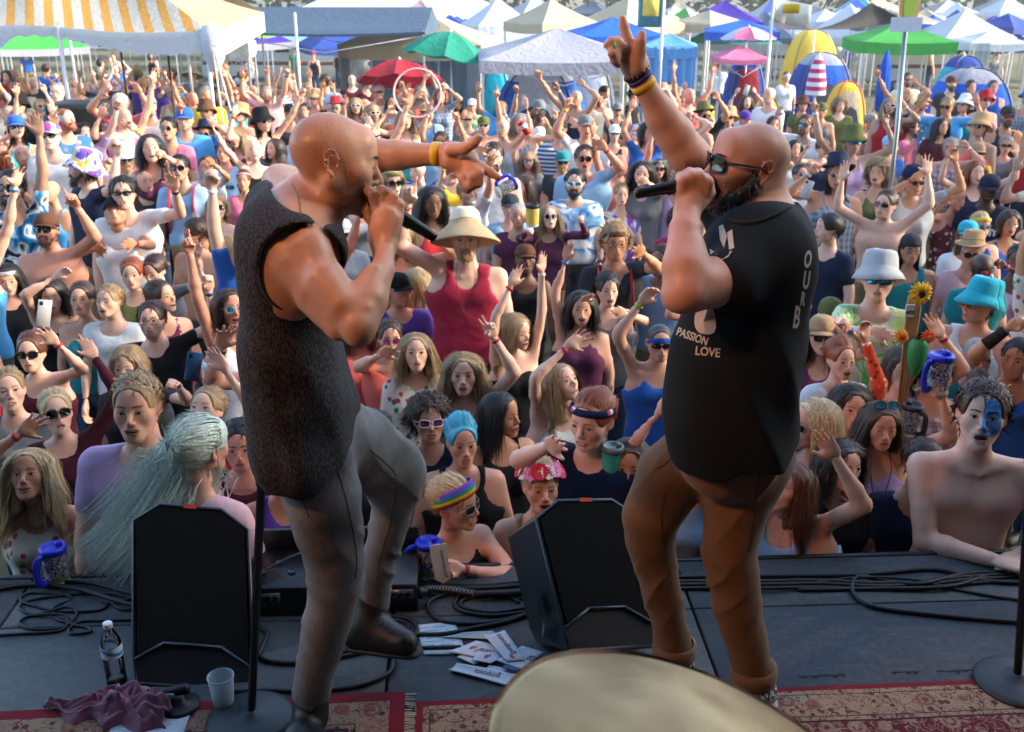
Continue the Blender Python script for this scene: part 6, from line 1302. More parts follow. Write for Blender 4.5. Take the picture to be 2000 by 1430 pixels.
def camp_chair(px,py,y,col,label,rz=0):
 p = PD(px,py,y);g = ground(y);r = empty('camp_chair',label,'folding chair',(p[0],y,g),R(rz));m = fabric('chair_' + col,FC.get(col,'#3a4a3a'),0);obj('seat',thick(sheet([[(-.26 + .52 * a,-.22 + .44 * b,.44 - .05 * math.sin(a * 3.14)) for a in np.linspace(0,1,6)] for b in (0,.5,1)]),.01),m,r);obj('backrest',thick(sheet([[(-.27 + .54 * a,.22 + .10 * b - .04 * math.sin(a * 3.14),.42 + .52 * b) for a in np.linspace(0,1,6)] for b in (0,.5,1)]),.01),m,r)
 for sx in (-1,1):
  for a,b in (((sx * .28,-.24,0),(sx * .28,.24,.46)),((sx * .28,.24,0),(sx * .28,-.24,.60))):obj('leg',tube([a,b],.011,5),BLK,r)
  obj('armrest',box((sx * .28 - .03,-.24,.60),(sx * .28 + .03,.22,.63)),m,r)
for c in ((1332,118,13.6,'green','dark green camp chair beside the pale blue tent'),(1690,210,11.9,'navy','navy camp chair in front of the yellow dome tent'),(1000,205,11.6,'navy','navy camp chair left of the grey canopy pole'),(1118,212,11.5,'navy','navy camp chair before the blue dome door'),(740,170,12.6,'green','green camp chair under the white bearded man'),(1795,212,12.0,'grey','grey camp chair beside the metal pole'),(1650,150,13,'blue','blue camp chair near the striped towel'),(1770,150,13.4,'maroon','maroon camp chair under the green canopy'),(160,140,14.5,'blue','blue camp chair under the striped marquee'),(700,165,13.5,'blue','blue camp chair left of the red umbrella')):camp_chair(*c)
def bicycle(px,y,label,rz):
 p = PD(px,160,y);r = empty('bicycle',label,'bicycle',(p[0],y,ground(y)),R(rz));fm = M_plain('bike_' + label[:4],'#8a2430' if 'red' in label else '#8c9298',.4)
 for sx in (-.5,.5):w_ = obj('wheel',tube([(sx + .32 * math.cos(a),0,.33 + .32 * math.sin(a)) for a in np.linspace(0,2 * math.pi,29)[:-1]],.018,6,closed=True,up=(0,1,0)),BLK,r);obj('spokes',sum((tube([(sx,0,.33),(sx + .31 * math.cos(a),0,.33 + .31 * math.sin(a))],.003,3) for a in np.linspace(0,6.28,12)),Geo()),POLEM,w_)
 g = Geo()
 for a,b in (((-.5,0,.33),(-.1,0,.30)),((-.1,0,.30),(-.2,0,.78)),((-.2,0,.72),(.36,0,.80)),((-.1,0,.30),(.36,0,.76)),((-.5,0,.33),(-.19,0,.74)),((.34,0,.88),(.5,0,.33))):g += tube([a,b],.018,6)
 obj('frame',g,fm,r);obj('handlebar',tube([(.32,-.25,.92),(.36,0,.90),(.32,.25,.92)],.013,6),BLK,r);obj('saddle',box((-.32,-.06,.80),(-.10,.06,.84),bev=.02),BLK,r)
bicycle(1490,14.2,'red bicycle leaning beside the navy tent with red door',20);bicycle(1540,14.0,'silver bicycle near the legs of the pink umbrella',-15)
# loudspeaker, tables and people-sized clutter under the marquee
sb2 = empty('loudspeaker','tall black loudspeaker under the striped marquee','loudspeaker',tuple(PD(150,150,13.5) * (1,1,0) + (0,0,ground(13.5))));obj('cabinet',box((-.35,-.3,0),(.35,.3,1.75),bev=.02),BLK,sb2);obj('grille',box((-.32,-.312,.05),(.32,-.302,1.7)),GRL,sb2)
def standing(px,py,hp,kw,label):
 pos,H,dep = place(px,py,hp);d = dict(sex='m',top='tee',topc='white',hairs='short',hairc='brown',skin=0,arms=(None,None),lod=3,yaw=0,hp=-2);d.update(kw);person(tuple(pos),H=H,label=label,group='people standing between the tents',seed=int(px),trous=int(px) % 4,**d);ALLP.append((px,py,hp,dep,label))
UP = lambda q,a=.25:dict(w=np.array((q * a,-.25,1.75)),pose='open')
def camp_people():
 L = [(574,99,20,dict(topc='green',hat='cap',hatc=('grey','grey')),'man in bright green t-shirt standing under the tarpaulin'),(793,156,22,dict(topc='orange',glass='way'),'man in orange t-shirt inside the hula hoop'),(715,162,23,dict(topc='maroon',top='long',yaw=50,hat='cap',hatc=('grey','grey')),'person in maroon top and grey cap turned right'),(337,148,25,dict(topc='sky',yaw=150,bw=1.15),'man in bright blue t-shirt turned away by the marquee pole'),(376,146,22,dict(topc='grey',hat='straw',hatc=('straw_weave','straw_weave')),'man in straw hat and grey t-shirt by the marquee'),(430,131,26,dict(topc='black',top='tank',bw=1.2,skin=2),'broad man in black sleeveless shirt by the marquee corner'),(476,150,24,dict(topc='pink',top='tank',sex='f',yaw=160,hairs='tied'),'woman in pink tank top seen from behind'),
         (636,160,26,dict(topc='lightblue',yaw=170,bw=1.25),'broad man in pale blue t-shirt seen from behind'),(562,162,26,dict(sex='f',topc='stripes',hairs='curly',hairc='white',yaw=60),'woman with curly white hair in striped top'),(612,108,20,dict(sex='f',topc='black',top='tank',hat='cap',hatc=('berry','berry'),hairs='pony'),'woman in black tank top and pink cap'),(488,112,19,dict(sex='f',topc='floral',top='dress',hairs='tied'),'woman in flowered dress near the guy rope'),(1404,128,22,dict(topc='white',yaw=175),'man in white t-shirt walking away near the awning'),(1366,66,17,dict(topc='red',hat='cap',hatc=('white','white')),'person in red shirt and white cap behind the blue tent'),(1788,98,20,dict(topc='sky',hat='cap',hatc=('grey','grey')),'man in light blue t-shirt under the green canopy'),(1707,95,18,dict(topc='green'),'person in vivid green t-shirt beside the green canopy leg'),(1816,108,19,dict(sex='f',topc='navy',top='tank',hairs='wavy',hairc='blonde',yaw=120),'blonde woman in navy tank top right of the pole'),(1574,128,20,dict(topc='stripebrown',top='tank',hat='bucket',hatc=('white','white')),'person in patterned vest and white hat by the navy tent'),(1590,98,20,dict(topc='charcoal',hairs='buzz',bw=1.15),'bald man in dark t-shirt behind the striped towel'),(1536,150,20,dict(sex='f',topc='white',hat='kerchief',hatc=('white','white')),'person wrapped in white cloth near the bicycles'),(1555,85,18,dict(sex='f',topc='cream',top='tank',hairs='long',hairc='blonde',yaw=150),'long haired blonde seen from behind near the flag'),(1530,90,18,dict(sex='f',topc='charcoal',top='tank',hairs='long',yaw=170),'brown haired woman in dark top seen from behind'),
         (1600,70,17,dict(topc='red'),'man in red shirt in the far group'),(1625,78,17,dict(topc='pink',sex='f',hairs='tied'),'woman in pink shirt in the far group'),(1650,66,16,dict(topc='tan'),'man in tan shirt in the far group'),(1660,92,18,dict(topc='blue',sex='f',hairs='bob'),'woman in blue shirt in the far group'),(1640,86,16,dict(topc='teal'),'man in teal shirt in the far group'),(660,100,18,dict(topc='black',sex='f',hairs='long',hairc='blonde',top='tank'),'blonde woman in black top at the gazebo corner'),(866,128,20,dict(topc='black',yaw=100),'man in black t-shirt right of the gazebo'),(795,98,18,dict(topc='black',yaw=180),'man in black t-shirt inside the gazebo'),(1180,180,24,dict(topc='grey',yaw=70),'dark haired man in grey t-shirt before the white tent'),(1235,186,24,dict(topc='black',yaw=60,hairc='black'),'black haired man beside the raised forearm'),(1305,172,22,dict(topc='red'),'man in red shirt right of the raised wrist'),(1325,180,22,dict(sex='f',topc='palepink',hairs='bob',hairc='grey'),'grey haired woman in pale pink shirt near the tents'),(1376,190,24,dict(topc='yellow',sex='f',hairs='bob',hat='cap',hatc=('white','white')),'woman in yellow top and white cap near the chairs'),
         (50,105,19,dict(topc='blue',yaw=20),'man in blue shirt under the striped marquee'),(90,135,24,dict(topc='blue',yaw=170,bw=1.2),'broad man in royal blue shirt seen from behind'),(195,125,24,dict(topc='olive',yaw=175,hairc='dark'),'dark haired man in olive shirt seen from behind'),(222,110,18,dict(topc='grey',sex='f',top='tank',hairs='tied'),'woman in grey top deep in the marquee'),(296,108,17,dict(topc='black',sex='f',top='tank',hairs='long'),'woman in black shorts set under the marquee'),(270,150,24,dict(topc='black',hat='cap',hatc=('olive','olive'),yaw=175),'man in dark cap and black shirt facing the marquee'),(15,150,22,dict(topc='maroon',sex='f',hairs='wavy'),'woman in maroon shirt at the left edge'),(40,170,26,dict(topc='white',yaw=30),'man in white printed t-shirt near the left edge'),(1948,110,18,dict(topc='grey',yaw=0),'man in grey shirt in the truss frame shade'),(1880,112,18,dict(topc='tan',sex='f',hat='straw',hatc=('straw_weave','straw_weave'),hairs='long'),'woman in straw hat raising an arm by the truss',),(1745,92,17,dict(topc='maroon'),'man in maroon shirt in the shade of the green canopy')]
 for a in L:standing(*a)
# ------------------------------------------------------------------ the two singers on the stage
soft = lambda a:1 - 2 * np.abs(np.sin(a * .5)) ** 1.3
crease = lambda a:1 - 2 * np.sqrt(np.abs(np.sin(a * .5)))
from mathutils.bvhtree import BVHTree
def rc(p,q,ra,rb,sc,k=.02,F=None,n=None,f=1.0):     # p, q: (px, py, Y); radii in pixels of the photograph
 F.u(rcone(PD(*p),PD(*q),ra / sc,rb / sc,n,f),k)
def chain(F,pts,sc,k=.02,n=None,f=1.0):                 # pts: (px, py, Y, r)
 for a,b in zip(pts[:-1],pts[1:]):rc(a[:3],b[:3],a[3] - (1.5 if k > .012 else 0),b[3] - (1.5 if k > .012 else 0),sc,min(k,.012) if a is not pts[0] else k,F,n,f)
def singer_head(F,M,t,s,sex='m'):F.add(head_field(sex,neck=False,ears='fine').placed(M,t,s))
def mask_world(g,M,t,s,stub,scalp):
 v = (g.v - t) @ np.asarray(M) / s;near = np.linalg.norm(v,axis=1) < .17
 h = Geo(v,g.q,0,np.zeros((len(v),4)));mask_head(h,stub,scalp);g.c[near] = h.c[near];return g
def bvh(o):
 me = o.data;return BVHTree.FromPolygons([v.co[:] for v in me.vertices],[p.vertices[:] for p in me.polygons])
def project(tree,V2,off=.002):      # pixel positions of the photograph onto a surface
 out = []
 for px,py in V2:
  d = Vector(ray(px,py)).normalized();h = tree.ray_cast(Vector((0,0,CAM_H)),d);p = h[0] if h[0] is not None else Vector((0,0,CAM_H)) + d * 2.6
  out.append(p - d * off)
 return np.array([tuple(p) for p in out])
def print_on(par,tree,txt,px,py,size,ang,mat,sx=1.0,bold=.0,name='lettering',shp=None):
 g = shp if shp is not None else text_geo(txt,size,bold);c,s_ = math.cos(R(ang)),math.sin(R(ang))
 V2 = [(px + (x * sx) * c - (-y) * s_,py + (x * sx) * s_ + (-y) * c) for x,y,_ in g.v]
 P = project(tree,V2);o = obj(name,Geo(P,g.q),mat,par,smooth=False);return o
def microphone(p0,p1,label,sc=1.0):
 d = np.asarray(p1) - np.asarray(p0);L = np.linalg.norm(d)
 r = empty('microphone',label,'microphone',tuple(p0));M = frame(d)
 body = lathe([(.0001,L),(.010,L - .001),(.0125,L - .006),(.0130,L - .03),(.0165,.075),(.0175,.060),(.0235,.050),(.0255,.044),(.0255,.038)][::-1],28)
 obj('handle',body.T(M),M_plain('mic_black','#0d0d0f',.33,spec=.5,sc=200),r)
 obj('collar',lathe([(.0262,.037),(.0270,.041),(.0262,.045)],28).T(M),M_plain('mic_ring','#1b1b1e',.2,metal=.8),r)
 F = Field();F.u(ell((0,0,.016),(.0262,.0262,.027)));g = F.mesh(.004)
 t = NT('mic_grille');v = t.coord();vo = t.n('TexVoronoi',i_Vector=v,i_Scale=600.0);t.out((.03,.03,.032),.35,t.bump(vo.outputs['Distance'],.9,.002),Metallic=.8)
 obj('grille',g.T(M),t.m,r);obj('switch',box((-.004,-.0175,.09),(.004,-.0155,.106)).T(M),M_plain('mic_switch','#3a3a3e',.4),r);return r
def band_on(par,c,d,r,w_,mat,flat=1.0,up=(0,1,0),name='wristband'):
 g = lathe([(r - .002,-w_),(r + .0012,-w_ * .95),(r + .0018,0),(r + .0012,w_ * .95),(r - .002,w_)],28);M = frame(d,up)
 return obj(name,g.T(M @ np.diag([1,flat,1]),c),mat,par)

def singer_left():
 sc = 830.0;YW = 104;Mh = rotm(0,0,YW) @ rotm(10,0,0) @ rotm(0,8,0);t = PD(653,317,2.40);hs = .995
 B = Field();singer_head(B,Mh,t,hs)
 rc((648,372,2.42),(588,450,2.42),49,56,sc,.03,B)                     # neck
 rc((642,362,2.40),(636,436,2.36),27,26,sc,.025,B)
 rc((612,360,2.44),(560,420,2.40),40,50,sc,.03,B)                      # nape and trapezius
 rc((575,440,2.38),(598,500,2.28),50,58,sc,.04,B)
 rc((590,410,2.46),(548,356,2.62),54,40,sc,.04,B)
 rc((560,482,2.33),(570,470,2.54),92,88,sc,.06,B)                      # rib cage
 rc((560,575,2.31),(566,600,2.50),86,82,sc,.06,B)
 chain(B,[(594,512,2.25,57),(644,574,2.19,43),(696,632,2.13,34)],sc,.02)      # upper arm with deltoid, biceps, triceps
 rc((634,546,2.18),(668,592,2.14),38,30,sc,.018,B);rc((612,584,2.20),(662,642,2.15),32,24,sc,.018,B);rc((572,500,2.25),(612,560,2.20),46,34,sc,.015,B);rc((606,482,2.23),(634,540,2.18),40,24,sc,.015,B)
 chain(B,[(705,636,2.12,31),(725,588,2.17,31),(746,530,2.23,23),(755,480,2.28,18)],sc,.018)
 B.u(ell(PD(700,656,2.12),(.026,.028,.028)),.018)
 rc((700,600,2.15),(728,545,2.20),30,24,sc,.02,B)
 for a,b in (((716,600,2.12),(748,500,2.235)),((735,580,2.15),(760,490,2.255)),((700,590,2.13),(735,520,2.19))):rc(a,b,6,4,sc,.012,B)   # tendons
 # right hand round the microphone
 hsn = 860.0
 chain(B,[(754,482,2.285,21),(752,450,2.30,27),(755,425,2.31,26)],hsn,.015,(0,1,0),.62)
 rc((742,448,2.31),(738,418,2.32),14,12,hsn,.015,B);rc((766,450,2.31),(774,424,2.32),14,12,hsn,.015,B)
 for m,p,q,e in (((737,416),(728,380),(720,372),(726,388)),((752,410),(752,376),(744,370),(742,386)),((766,414),(768,384),(760,378),(756,392)),((777,426),(781,400),(775,394),(768,404))):
  chain(B,[(m[0],m[1],2.315,11.5),(p[0],p[1],2.325,10.5),(q[0],q[1],2.345,9.6),(e[0],e[1],2.385,8.6)],hsn,.005)
  rc((m[0],m[1],2.30),(754 + (m[0] - 755) * .3,468,2.275),5.0,3.0,hsn,.010,B)   # knuckle and tendon
 chain(B,[(738,446,2.33,13),(722,424,2.36,12),(722,404,2.375,10)],hsn,.008)
 # left arm pointing
 chain(B,[(600,372,2.60,50),(690,330,2.66,44),(738,303,2.68,36),(775,303,2.66,33),(860,302,2.62,22)],sc,.03)
 hf = 800.0
 chain(B,[(858,302,2.62,22),(885,304,2.61,27),(915,312,2.60,24)],hf,.015,(0,1,0),.6);rc((880,315,2.60),(908,328,2.59),18,14,hf,.015,B)
 chain(B,[(880,292,2.58,13),(908,290,2.56,12),(924,280,2.55,10.5),(935,269,2.55,8.5)],hf,.008)
 chain(B,[(915,310,2.59,12),(942,328,2.58,10.5),(958,337,2.575,9.6),(972,346,2.57,8)],hf,.006)
 chain(B,[(912,322,2.585,11),(936,338,2.56,10),(934,358,2.56,9.3),(918,366,2.57,8.6)],hf,.005)
 chain(B,[(904,330,2.59,11),(922,346,2.555,9.8),(918,364,2.555,9),(906,362,2.57,8.5)],hf,.005)
 chain(B,[(893,332,2.60,10),(904,350,2.575,9),(906,366,2.57,8),(914,374,2.56,7)],hf,.005)
 B.i(half((0,0,1.10),(0,0,-1)))
 g = B.mesh(.0048,lambda X,Y,Z:.0008 * wob(X,Y,Z,60,2,2));mask_world(g,Mh,t,hs,.8,.5)
 hg = face_bits(head_field('m'),'m','shut',brow=1.2).T(Mh,t,hs)
 body = obj('person',g + hg,[SKH,EYEW,IRIS,BROWM['dark'],LIPS,MOUTH,TEETH],label='bald singer in a grey black tank top pointing across the crowd, mic at his mouth',cat='person')
 G = Field()
 for q in (-1,1):G.u(rcone((q * .020,-.070,-.100),(q * .006,-.080,-.112),.0105),.010);G.u(rcone((q * .026,-.086,-.060),(q * .003,-.096,-.056),.0042),.006);G.u(rcone((q * .027,-.086,-.062),(q * .022,-.080,-.094),.004,.007),.008)
 bd = obj('beard',G.mesh(.0035,lambda X,Y,Z:.0016 * wob(X,Y,Z,220,6,2)),HAIRC['black'],body);bd.matrix_local = Matrix.Translation(Vector(t)) @ Matrix(Mh.tolist()).to_4x4() @ Matrix.Scale(hs,4)
 # tank top
 T = Field();i = 7
 rc((560,470,2.33),(572,460,2.55),92 + i,90 + i,sc,.06,T)
 rc((562,560,2.32),(570,590,2.52),88 + i,88 + i,sc,.06,T)
 rc((560,690,2.32),(584,700,2.50),90 + i,92 + i,sc,.08,T)
 rc((578,790,2.33),(622,800,2.50),92 + i,86 + i,sc,.08,T)
 rc((585,890,2.33),(628,885,2.51),100,94,sc,.06,T)
 rc((575,428,2.37),(596,490,2.26),62 + i,72 + i,sc,.05,T);rc((578,425,2.42),(530,400,2.52),60,50,sc,.05,T)
 c_ = PD(588,528,2.20);T.s(ell(c_,(.094,.16,.104),rotm(0,18,0)),.008)
 T.s(ell(PD(700,400,2.55),(.13,.11,.13)),.02)                                     # far armhole
 T.s(rcone(PD(594,345,2.15),PD(594,345,2.85),.078,.092),.008);T.s(rcone(PD(640,392,2.15),PD(640,392,2.75),.050,.058),.012)      # neck opening, cut from behind
 T.i(half(PD(560,912,2.40),PD(560,912,2.40) - PD(572,800,2.40)),.004);T.s(ell(PD(712,935,2.40),(.12,.3,.075),rotm(0,0,0)),.02)
 def fold(X,Y,Z):
  d = .0055 * wob(X * 1.4,Y,Z * .8,14,11,2) - .0075 * soft((X * 1.1 + Z * .42 + .25 * Y) * 46 + 2.2 * wob(X,Y,Z,7,4,1)) * np.clip(.5 + .8 * wob(X,Y,Z,7,24,1),0,1)
  return d * np.clip((1.42 - Z) * 3.0,.15,1.2)
 ts = obj('tank_top',T.mesh(.0052,fold),M_cloth('heather_black',(.011,.0125,.015),heather=.55,fold=.5),body)
 # bound edges of the tank top
 tr = bvh(ts);bm_ = M_cloth('tank_binding',(.045,.045,.046),fold=.2)
 def edge(pts,nm):
  P = project(tr,[tuple(p) for p in spl([(a,b,0) for a,b in pts],40)[:,:2]],.001);P = np.array([P[max(0,i - 2):i + 3].mean(0) for i in range(len(P))]);obj(nm,tube(P,.0042,8),bm_,body)
 edge([(545,437),(528,462),(512,498),(506,530),(513,565),(532,592),(556,606)],'armhole_binding')
 # necklace
 P = [PD(px,py,yy) for px,py,yy in ((556,344,2.46),(572,366,2.37),(583,392,2.343),(587,420,2.34),(594,434,2.335),(606,440,2.34))]
 tb = bvh(body);Q = project(tb,[(556,342),(566,356),(576,372),(583,390),(586,408),(590,422),(598,432),(612,440)],.0012);obj('necklace',tube(spl(Q,40),.0013,6),M_plain('gold_chain','#a8865a',.3,metal=.9),body)
 band_on(body,PD(854,301,2.622),PD(875,301,2.615) - PD(840,301,2.63),.0295,.0105,BANDC['yellow'],1.0)
 # jeans
 J = Field();s2 = 745.0
 rc((594,880,2.35),(636,872,2.49),70,68,s2,.05,J)
 chain(J,[(614,905,2.36,72),(628,965,2.37,73),(652,1085,2.40,60),(655,1130,2.41,56),(640,1210,2.43,48),(618,1300,2.45,42),(606,1364,2.46,42)],700,.04)
 chain(J,[(655,850,2.50,74),(700,862,2.58,70),(768,905,2.72,56),(782,925,2.74,52)],690,.04)
 chain(J,[(782,930,2.74,50),(762,1010,2.75,42),(738,1110,2.75,36),(728,1176,2.76,36)],650,.03)
 rc((705,905,2.55),(748,960,2.72),40,30,690,.05,J)
 J.i(half(PD(606,1368,2.46),PD(606,1368,2.46) - PD(618,1290,2.45)),.004)
 def jf(X,Y,Z):
  kn = .25 + np.exp(-((Z - .50) / .16) ** 2) + .8 * np.exp(-((Z - .14) / .10) ** 2) + .5 * np.exp(-((Z - .85) / .08) ** 2)
  return .0042 * wob(X,Y,Z,16,21,2) - .0085 * kn * crease(Z * 44 + 62 * X + 26 * Y + 3.0 * wob(X,Y,Z,9,5,1)) * np.clip(.25 + 1.1 * wob(X,Y,Z,15,9,1),0,1)
 t_ = NT('washed_denim');v = t_.coord();n1 = t_.noise(v,5,4);n2 = t_.noise(t_.map(v,(300,300,60)),1,3,.7)
 c1 = t_.mix(t_.ramp(n1,[(.35,0),(.68,1)]),(.13,.14,.142),(.31,.31,.30));c1 = t_.mix(t_.ramp(n2,[(.4,.3),(.7,0)]),c1,(.03,.035,.04))
 DEN = t_.out(c1,.85,t_.bump(t_.noise(v,9,3),.3,.02,t_.bump(n2,.3,.002)),Specular_IOR_Level=.25)
 jo = obj('jeans',J.mesh(.0054,jf),DEN,body);tj = bvh(jo);seam = M_plain('seam_thread','#4d4a42',.8)
 for pts in ([(655,905),(672,960),(688,1030),(697,1090),(694,1130)],[(725,880),(762,912),(775,930)],[(775,965),(760,1030),(742,1090),(735,1140)],[(556,930),(585,965),(602,1010)]):
  P = project(tj,[tuple(p) for p in spl([(a,b,0) for a,b in pts],30)[:,:2]],.0006);obj('seam',tube(P,.0016,5),seam,jo)
 # boots
 BT = M_plain('boot_black','#0b0b0c',.45,bump=.4,sc=60);SO = M_plain('boot_sole','#060606',.6)
 G = Field();chain(G,[(608,1360,2.46,34),(606,1400,2.44,36)],640,.02);G.u(rcone(PZ(590,1440,.05),PZ(660,1490,.045),.052,.044),.03);G.s(half((0,0,.022),(0,0,1)))
 G.i(half((0,0,.02),(0,0,-1)));b_ = obj('boot',G.mesh(.006,lambda X,Y,Z:.0015 * wob(X,Y,Z,45,3,2)),BT,body)
 a_,c_ = PZ(586,1446,.012),PZ(662,1494,.012);F2 = Field();F2.u(rcone(a_,c_,.056,.050,(0,0,1),.3));obj('sole',F2.mesh(.007),SO,b_)
 G = Field();A_,C_,H_ = PD(726,1185,2.76),PD(792,1256,2.66),PD(700,1238,2.73)
 G.u(rcone(PD(728,1165,2.76),PD(718,1215,2.74),.052,.056));G.u(rcone(H_,C_,.052,.040),.03);G.u(rcone(PD(722,1215,2.73),PD(768,1246,2.69),.050,.042),.03)
 b_ = obj('boot',G.mesh(.006,lambda X,Y,Z:.0015 * wob(X,Y,Z,45,7,2)),BT,body);F2 = Field();F2.u(rcone(H_ - (0,0,.038),C_ - (-.012,0,.030),.050,.044,(0,0,1),.32));obj('sole',F2.mesh(.007),SO,b_)
 for k in range(5):obj('lace',tube([PD(742 + 9 * k,1206 + 8 * k,2.655),PD(734 + 9 * k,1214 + 8 * k,2.645)],.0025,5),SO,b_)
 microphone(PD(728,388,2.375),PD(852,466,2.36),'black wireless microphone held to the bald singer in the tank top')
def singer_right():
 sc = 755.0;Mh = rotm(0,0,-80) @ rotm(-7,0,0);t = PD(1461,324,2.62);hs = .975
 B = Field();singer_head(B,Mh,t,hs)
 rc((1480,365,2.62),(1492,440,2.62),46,58,sc,.03,B);rc((1494,350,2.62),(1508,430,2.62),32,40,sc,.03,B);rc((1458,385,2.61),(1462,440,2.60),28,36,sc,.03,B)
 rc((1485,500,2.52),(1490,490,2.74),92,92,sc,.06,B)
 chain(B,[(1490,500,2.44,58),(1420,545,2.36,50),(1345,568,2.29,40)],sc,.03)
 chain(B,[(1336,566,2.285,38),(1336,520,2.31,39),(1338,450,2.37,29),(1341,418,2.41,24)],sc,.025);B.u(ell(PD(1322,584,2.28),(.026,.028,.022)),.03)
 rc((1360,540,2.30),(1352,490,2.34),28,22,sc,.025,B)
 # left fist on the microphone
 hn = 790.0
 chain(B,[(1342,412,2.42,24),(1350,388,2.44,31),(1352,372,2.45,30)],hn,.02)
 for i,(mx,my) in enumerate(((1382,352),(1368,342),(1351,341),(1335,349))):
  chain(B,[(mx - 2,my + 22,2.425,12),(mx,my + 4,2.42,11.5),(mx - 5,my - 3,2.445,10.5),(mx - 8,my + 2,2.49,9.5),(mx - 4,my + 20,2.50,8.5)],hn,.005)
 chain(B,[(1368,392,2.43,15),(1384,376,2.44,12),(1386,360,2.455,10)],hn,.008)
 # right arm raised
 chain(B,[(1440,440,2.80,60),(1392,365,2.77,50),(1350,305,2.74,37)],sc,.03)
 chain(B,[(1347,302,2.74,36),(1320,262,2.73,37),(1290,220,2.72,32),(1254,160,2.70,22)],sc,.03);rc((1330,300,2.735),(1290,240,2.72),26,20,sc,.03,B)
 h2 = 775.0
 chain(B,[(1254,162,2.70,22),(1240,128,2.695,27),(1230,98,2.69,25)],h2,.015,(0,1,0),.6);rc((1246,130,2.68),(1244,108,2.68),15,13,h2,.012,B);rc((1222,118,2.69),(1212,100,2.69),14,12,h2,.012,B)
 chain(B,[(1245,122,2.68,13),(1250,96,2.675,11.5),(1252,80,2.67,10),(1254,66,2.67,8.5)],h2,.008)
 chain(B,[(1229,96,2.69,12),(1223,68,2.69,10.5),(1219,50,2.69,9.6),(1216,36,2.69,8)],h2,.006)
 chain(B,[(1219,96,2.68,11),(1206,82,2.655,10.3),(1194,82,2.65,9.5),(1186,88,2.655,8.4)],h2,.005)
 chain(B,[(1211,102,2.68,10.5),(1200,92,2.65,9.8),(1196,104,2.64,9.2),(1204,114,2.655,8.5)],h2,.005)
 chain(B,[(1208,112,2.68,10),(1202,106,2.655,9.0),(1200,118,2.65,8.6),(1208,126,2.66,7.8)],h2,.005)
 B.i(half((0,0,1.15),(0,0,-1)))
 g = B.mesh(.0048,lambda X,Y,Z:.0008 * wob(X,Y,Z,60,12,2));mask_world(g,Mh,t,hs,1.0,.30)
 hg = face_bits(head_field('m'),'m','calm',brow=1.1).T(Mh,t,hs)
 body = obj('person',g + hg,[SKB,EYEW,IRIS,BROWM['dark'],LIPS,MOUTH,TEETH],label='bearded bald singer in black t-shirt and tan trousers raising one finger',cat='person')
 HM = Matrix.Translation(Vector(t)) @ Matrix(Mh.tolist()).to_4x4() @ Matrix.Scale(hs,4)
 G = Field()
 for y in (2.548,2.69):chain(G,[(1474,342,y,9),(1466,366,y,16),(1442,384,y + (.02 if y < 2.6 else -.02),22),(1412,392,2.60 if y < 2.6 else 2.64,25)],770,.02)
 chain(G,[(1392,362,2.59,9),(1394,380,2.60,16),(1404,396,2.62,20)],770,.012);chain(G,[(1388,352,2.585,6),(1386,350,2.64,6)],770,.01);chain(G,[(1388,352,2.585,6),(1400,372,2.575,8)],770,.01)
 gb = G.mesh(.0042,lambda X,Y,Z:.0026 * wob(X,Y,Z,150,6,2));r_ = np.random.RandomState(3);fc = gb.v[gb.q].mean(1);nn = np.cross(gb.v[gb.q[:,1]] - gb.v[gb.q[:,0]],gb.v[gb.q[:,3]] - gb.v[gb.q[:,0]]);nn /= np.linalg.norm(nn,axis=1)[:,None] + 1e-12
 k_ = r_.permutation(len(fc))[:2600];p_,d_ = fc[k_],nn[k_];v_ = d_ * .7 + np.array((-.25,0,-.8)) + r_.normal(0,.45,(len(k_),3));v_ /= np.linalg.norm(v_,axis=1)[:,None]
 W_ = np.cross(v_,d_);W_ /= np.linalg.norm(W_,axis=1)[:,None] + 1e-9;gb = gb + ribbons(np.stack([p_ + v_ * .013 * q for q in (0,.5,1)],1),np.repeat(W_[:,None],3,1),.0009)
 obj('beard',gb,HAIRC['black'],body)
 c = obj('sunglasses',shades('way'),[FRAMES['black'],LENS['dark']],body);c.matrix_local = HM @ Matrix.Translation((0,-.002,.003))
 T = Field();i = 8
 rc((1484,500,2.50),(1490,485,2.76),96 + i,92 + i,sc,.06,T);rc((1462,560,2.50),(1468,560,2.74),98 + i,98,sc,.08,T)
 rc((1440,690,2.52),(1440,680,2.72),128,122,sc,.10,T);rc((1425,800,2.53),(1430,790,2.72),128,122,sc,.08,T);rc((1432,880,2.54),(1440,860,2.70),122,118,sc,.08,T)
 rc((1500,440,2.60),(1500,490,2.48),62,66,sc,.05,T);rc((1480,440,2.66),(1440,440,2.80),58,56,sc,.05,T)
 rc((1498,495,2.45),(1428,548,2.365),68,62,sc,.03,T);rc((1442,445,2.80),(1405,385,2.78),62,56,sc,.03,T)
 n_ = PD(1412,562,2.36) - PD(1490,500,2.44)
 T.s(rcone(PD(1462,330,2.62),PD(1484,424,2.61),.098,.100),.006);T.s(rcone(PD(1400,380,2.62),PD(1440,415,2.61),.07,.06),.01)
 T.i(half(PD(1430,862,2.60),PD(1452,965,2.60) - PD(1440,840,2.60)),.003)
 F2 = Field();F2.p = [x for x in T.p]
 def fold(X,Y,Z):
  return .006 * wob(X,Y,Z * .8,13,31,2) - .0075 * soft((Z * .75 + X * 1.15 + Y * .4) * 31 + 1.8 * wob(X,Y,Z,7,6,1)) * np.clip((1.45 - Z) * 3,0,1) * np.clip(.5 + .8 * wob(X,Y,Z,6,26,1),0,1)
 to = obj('t_shirt',T.mesh(.0052,fold),M_cloth('tshirt_black',(.006,.011,.014),fold=.3),body)
 tr = bvh(to);ink = M_cloth('print_cream','#b9b3a6',fold=.2)
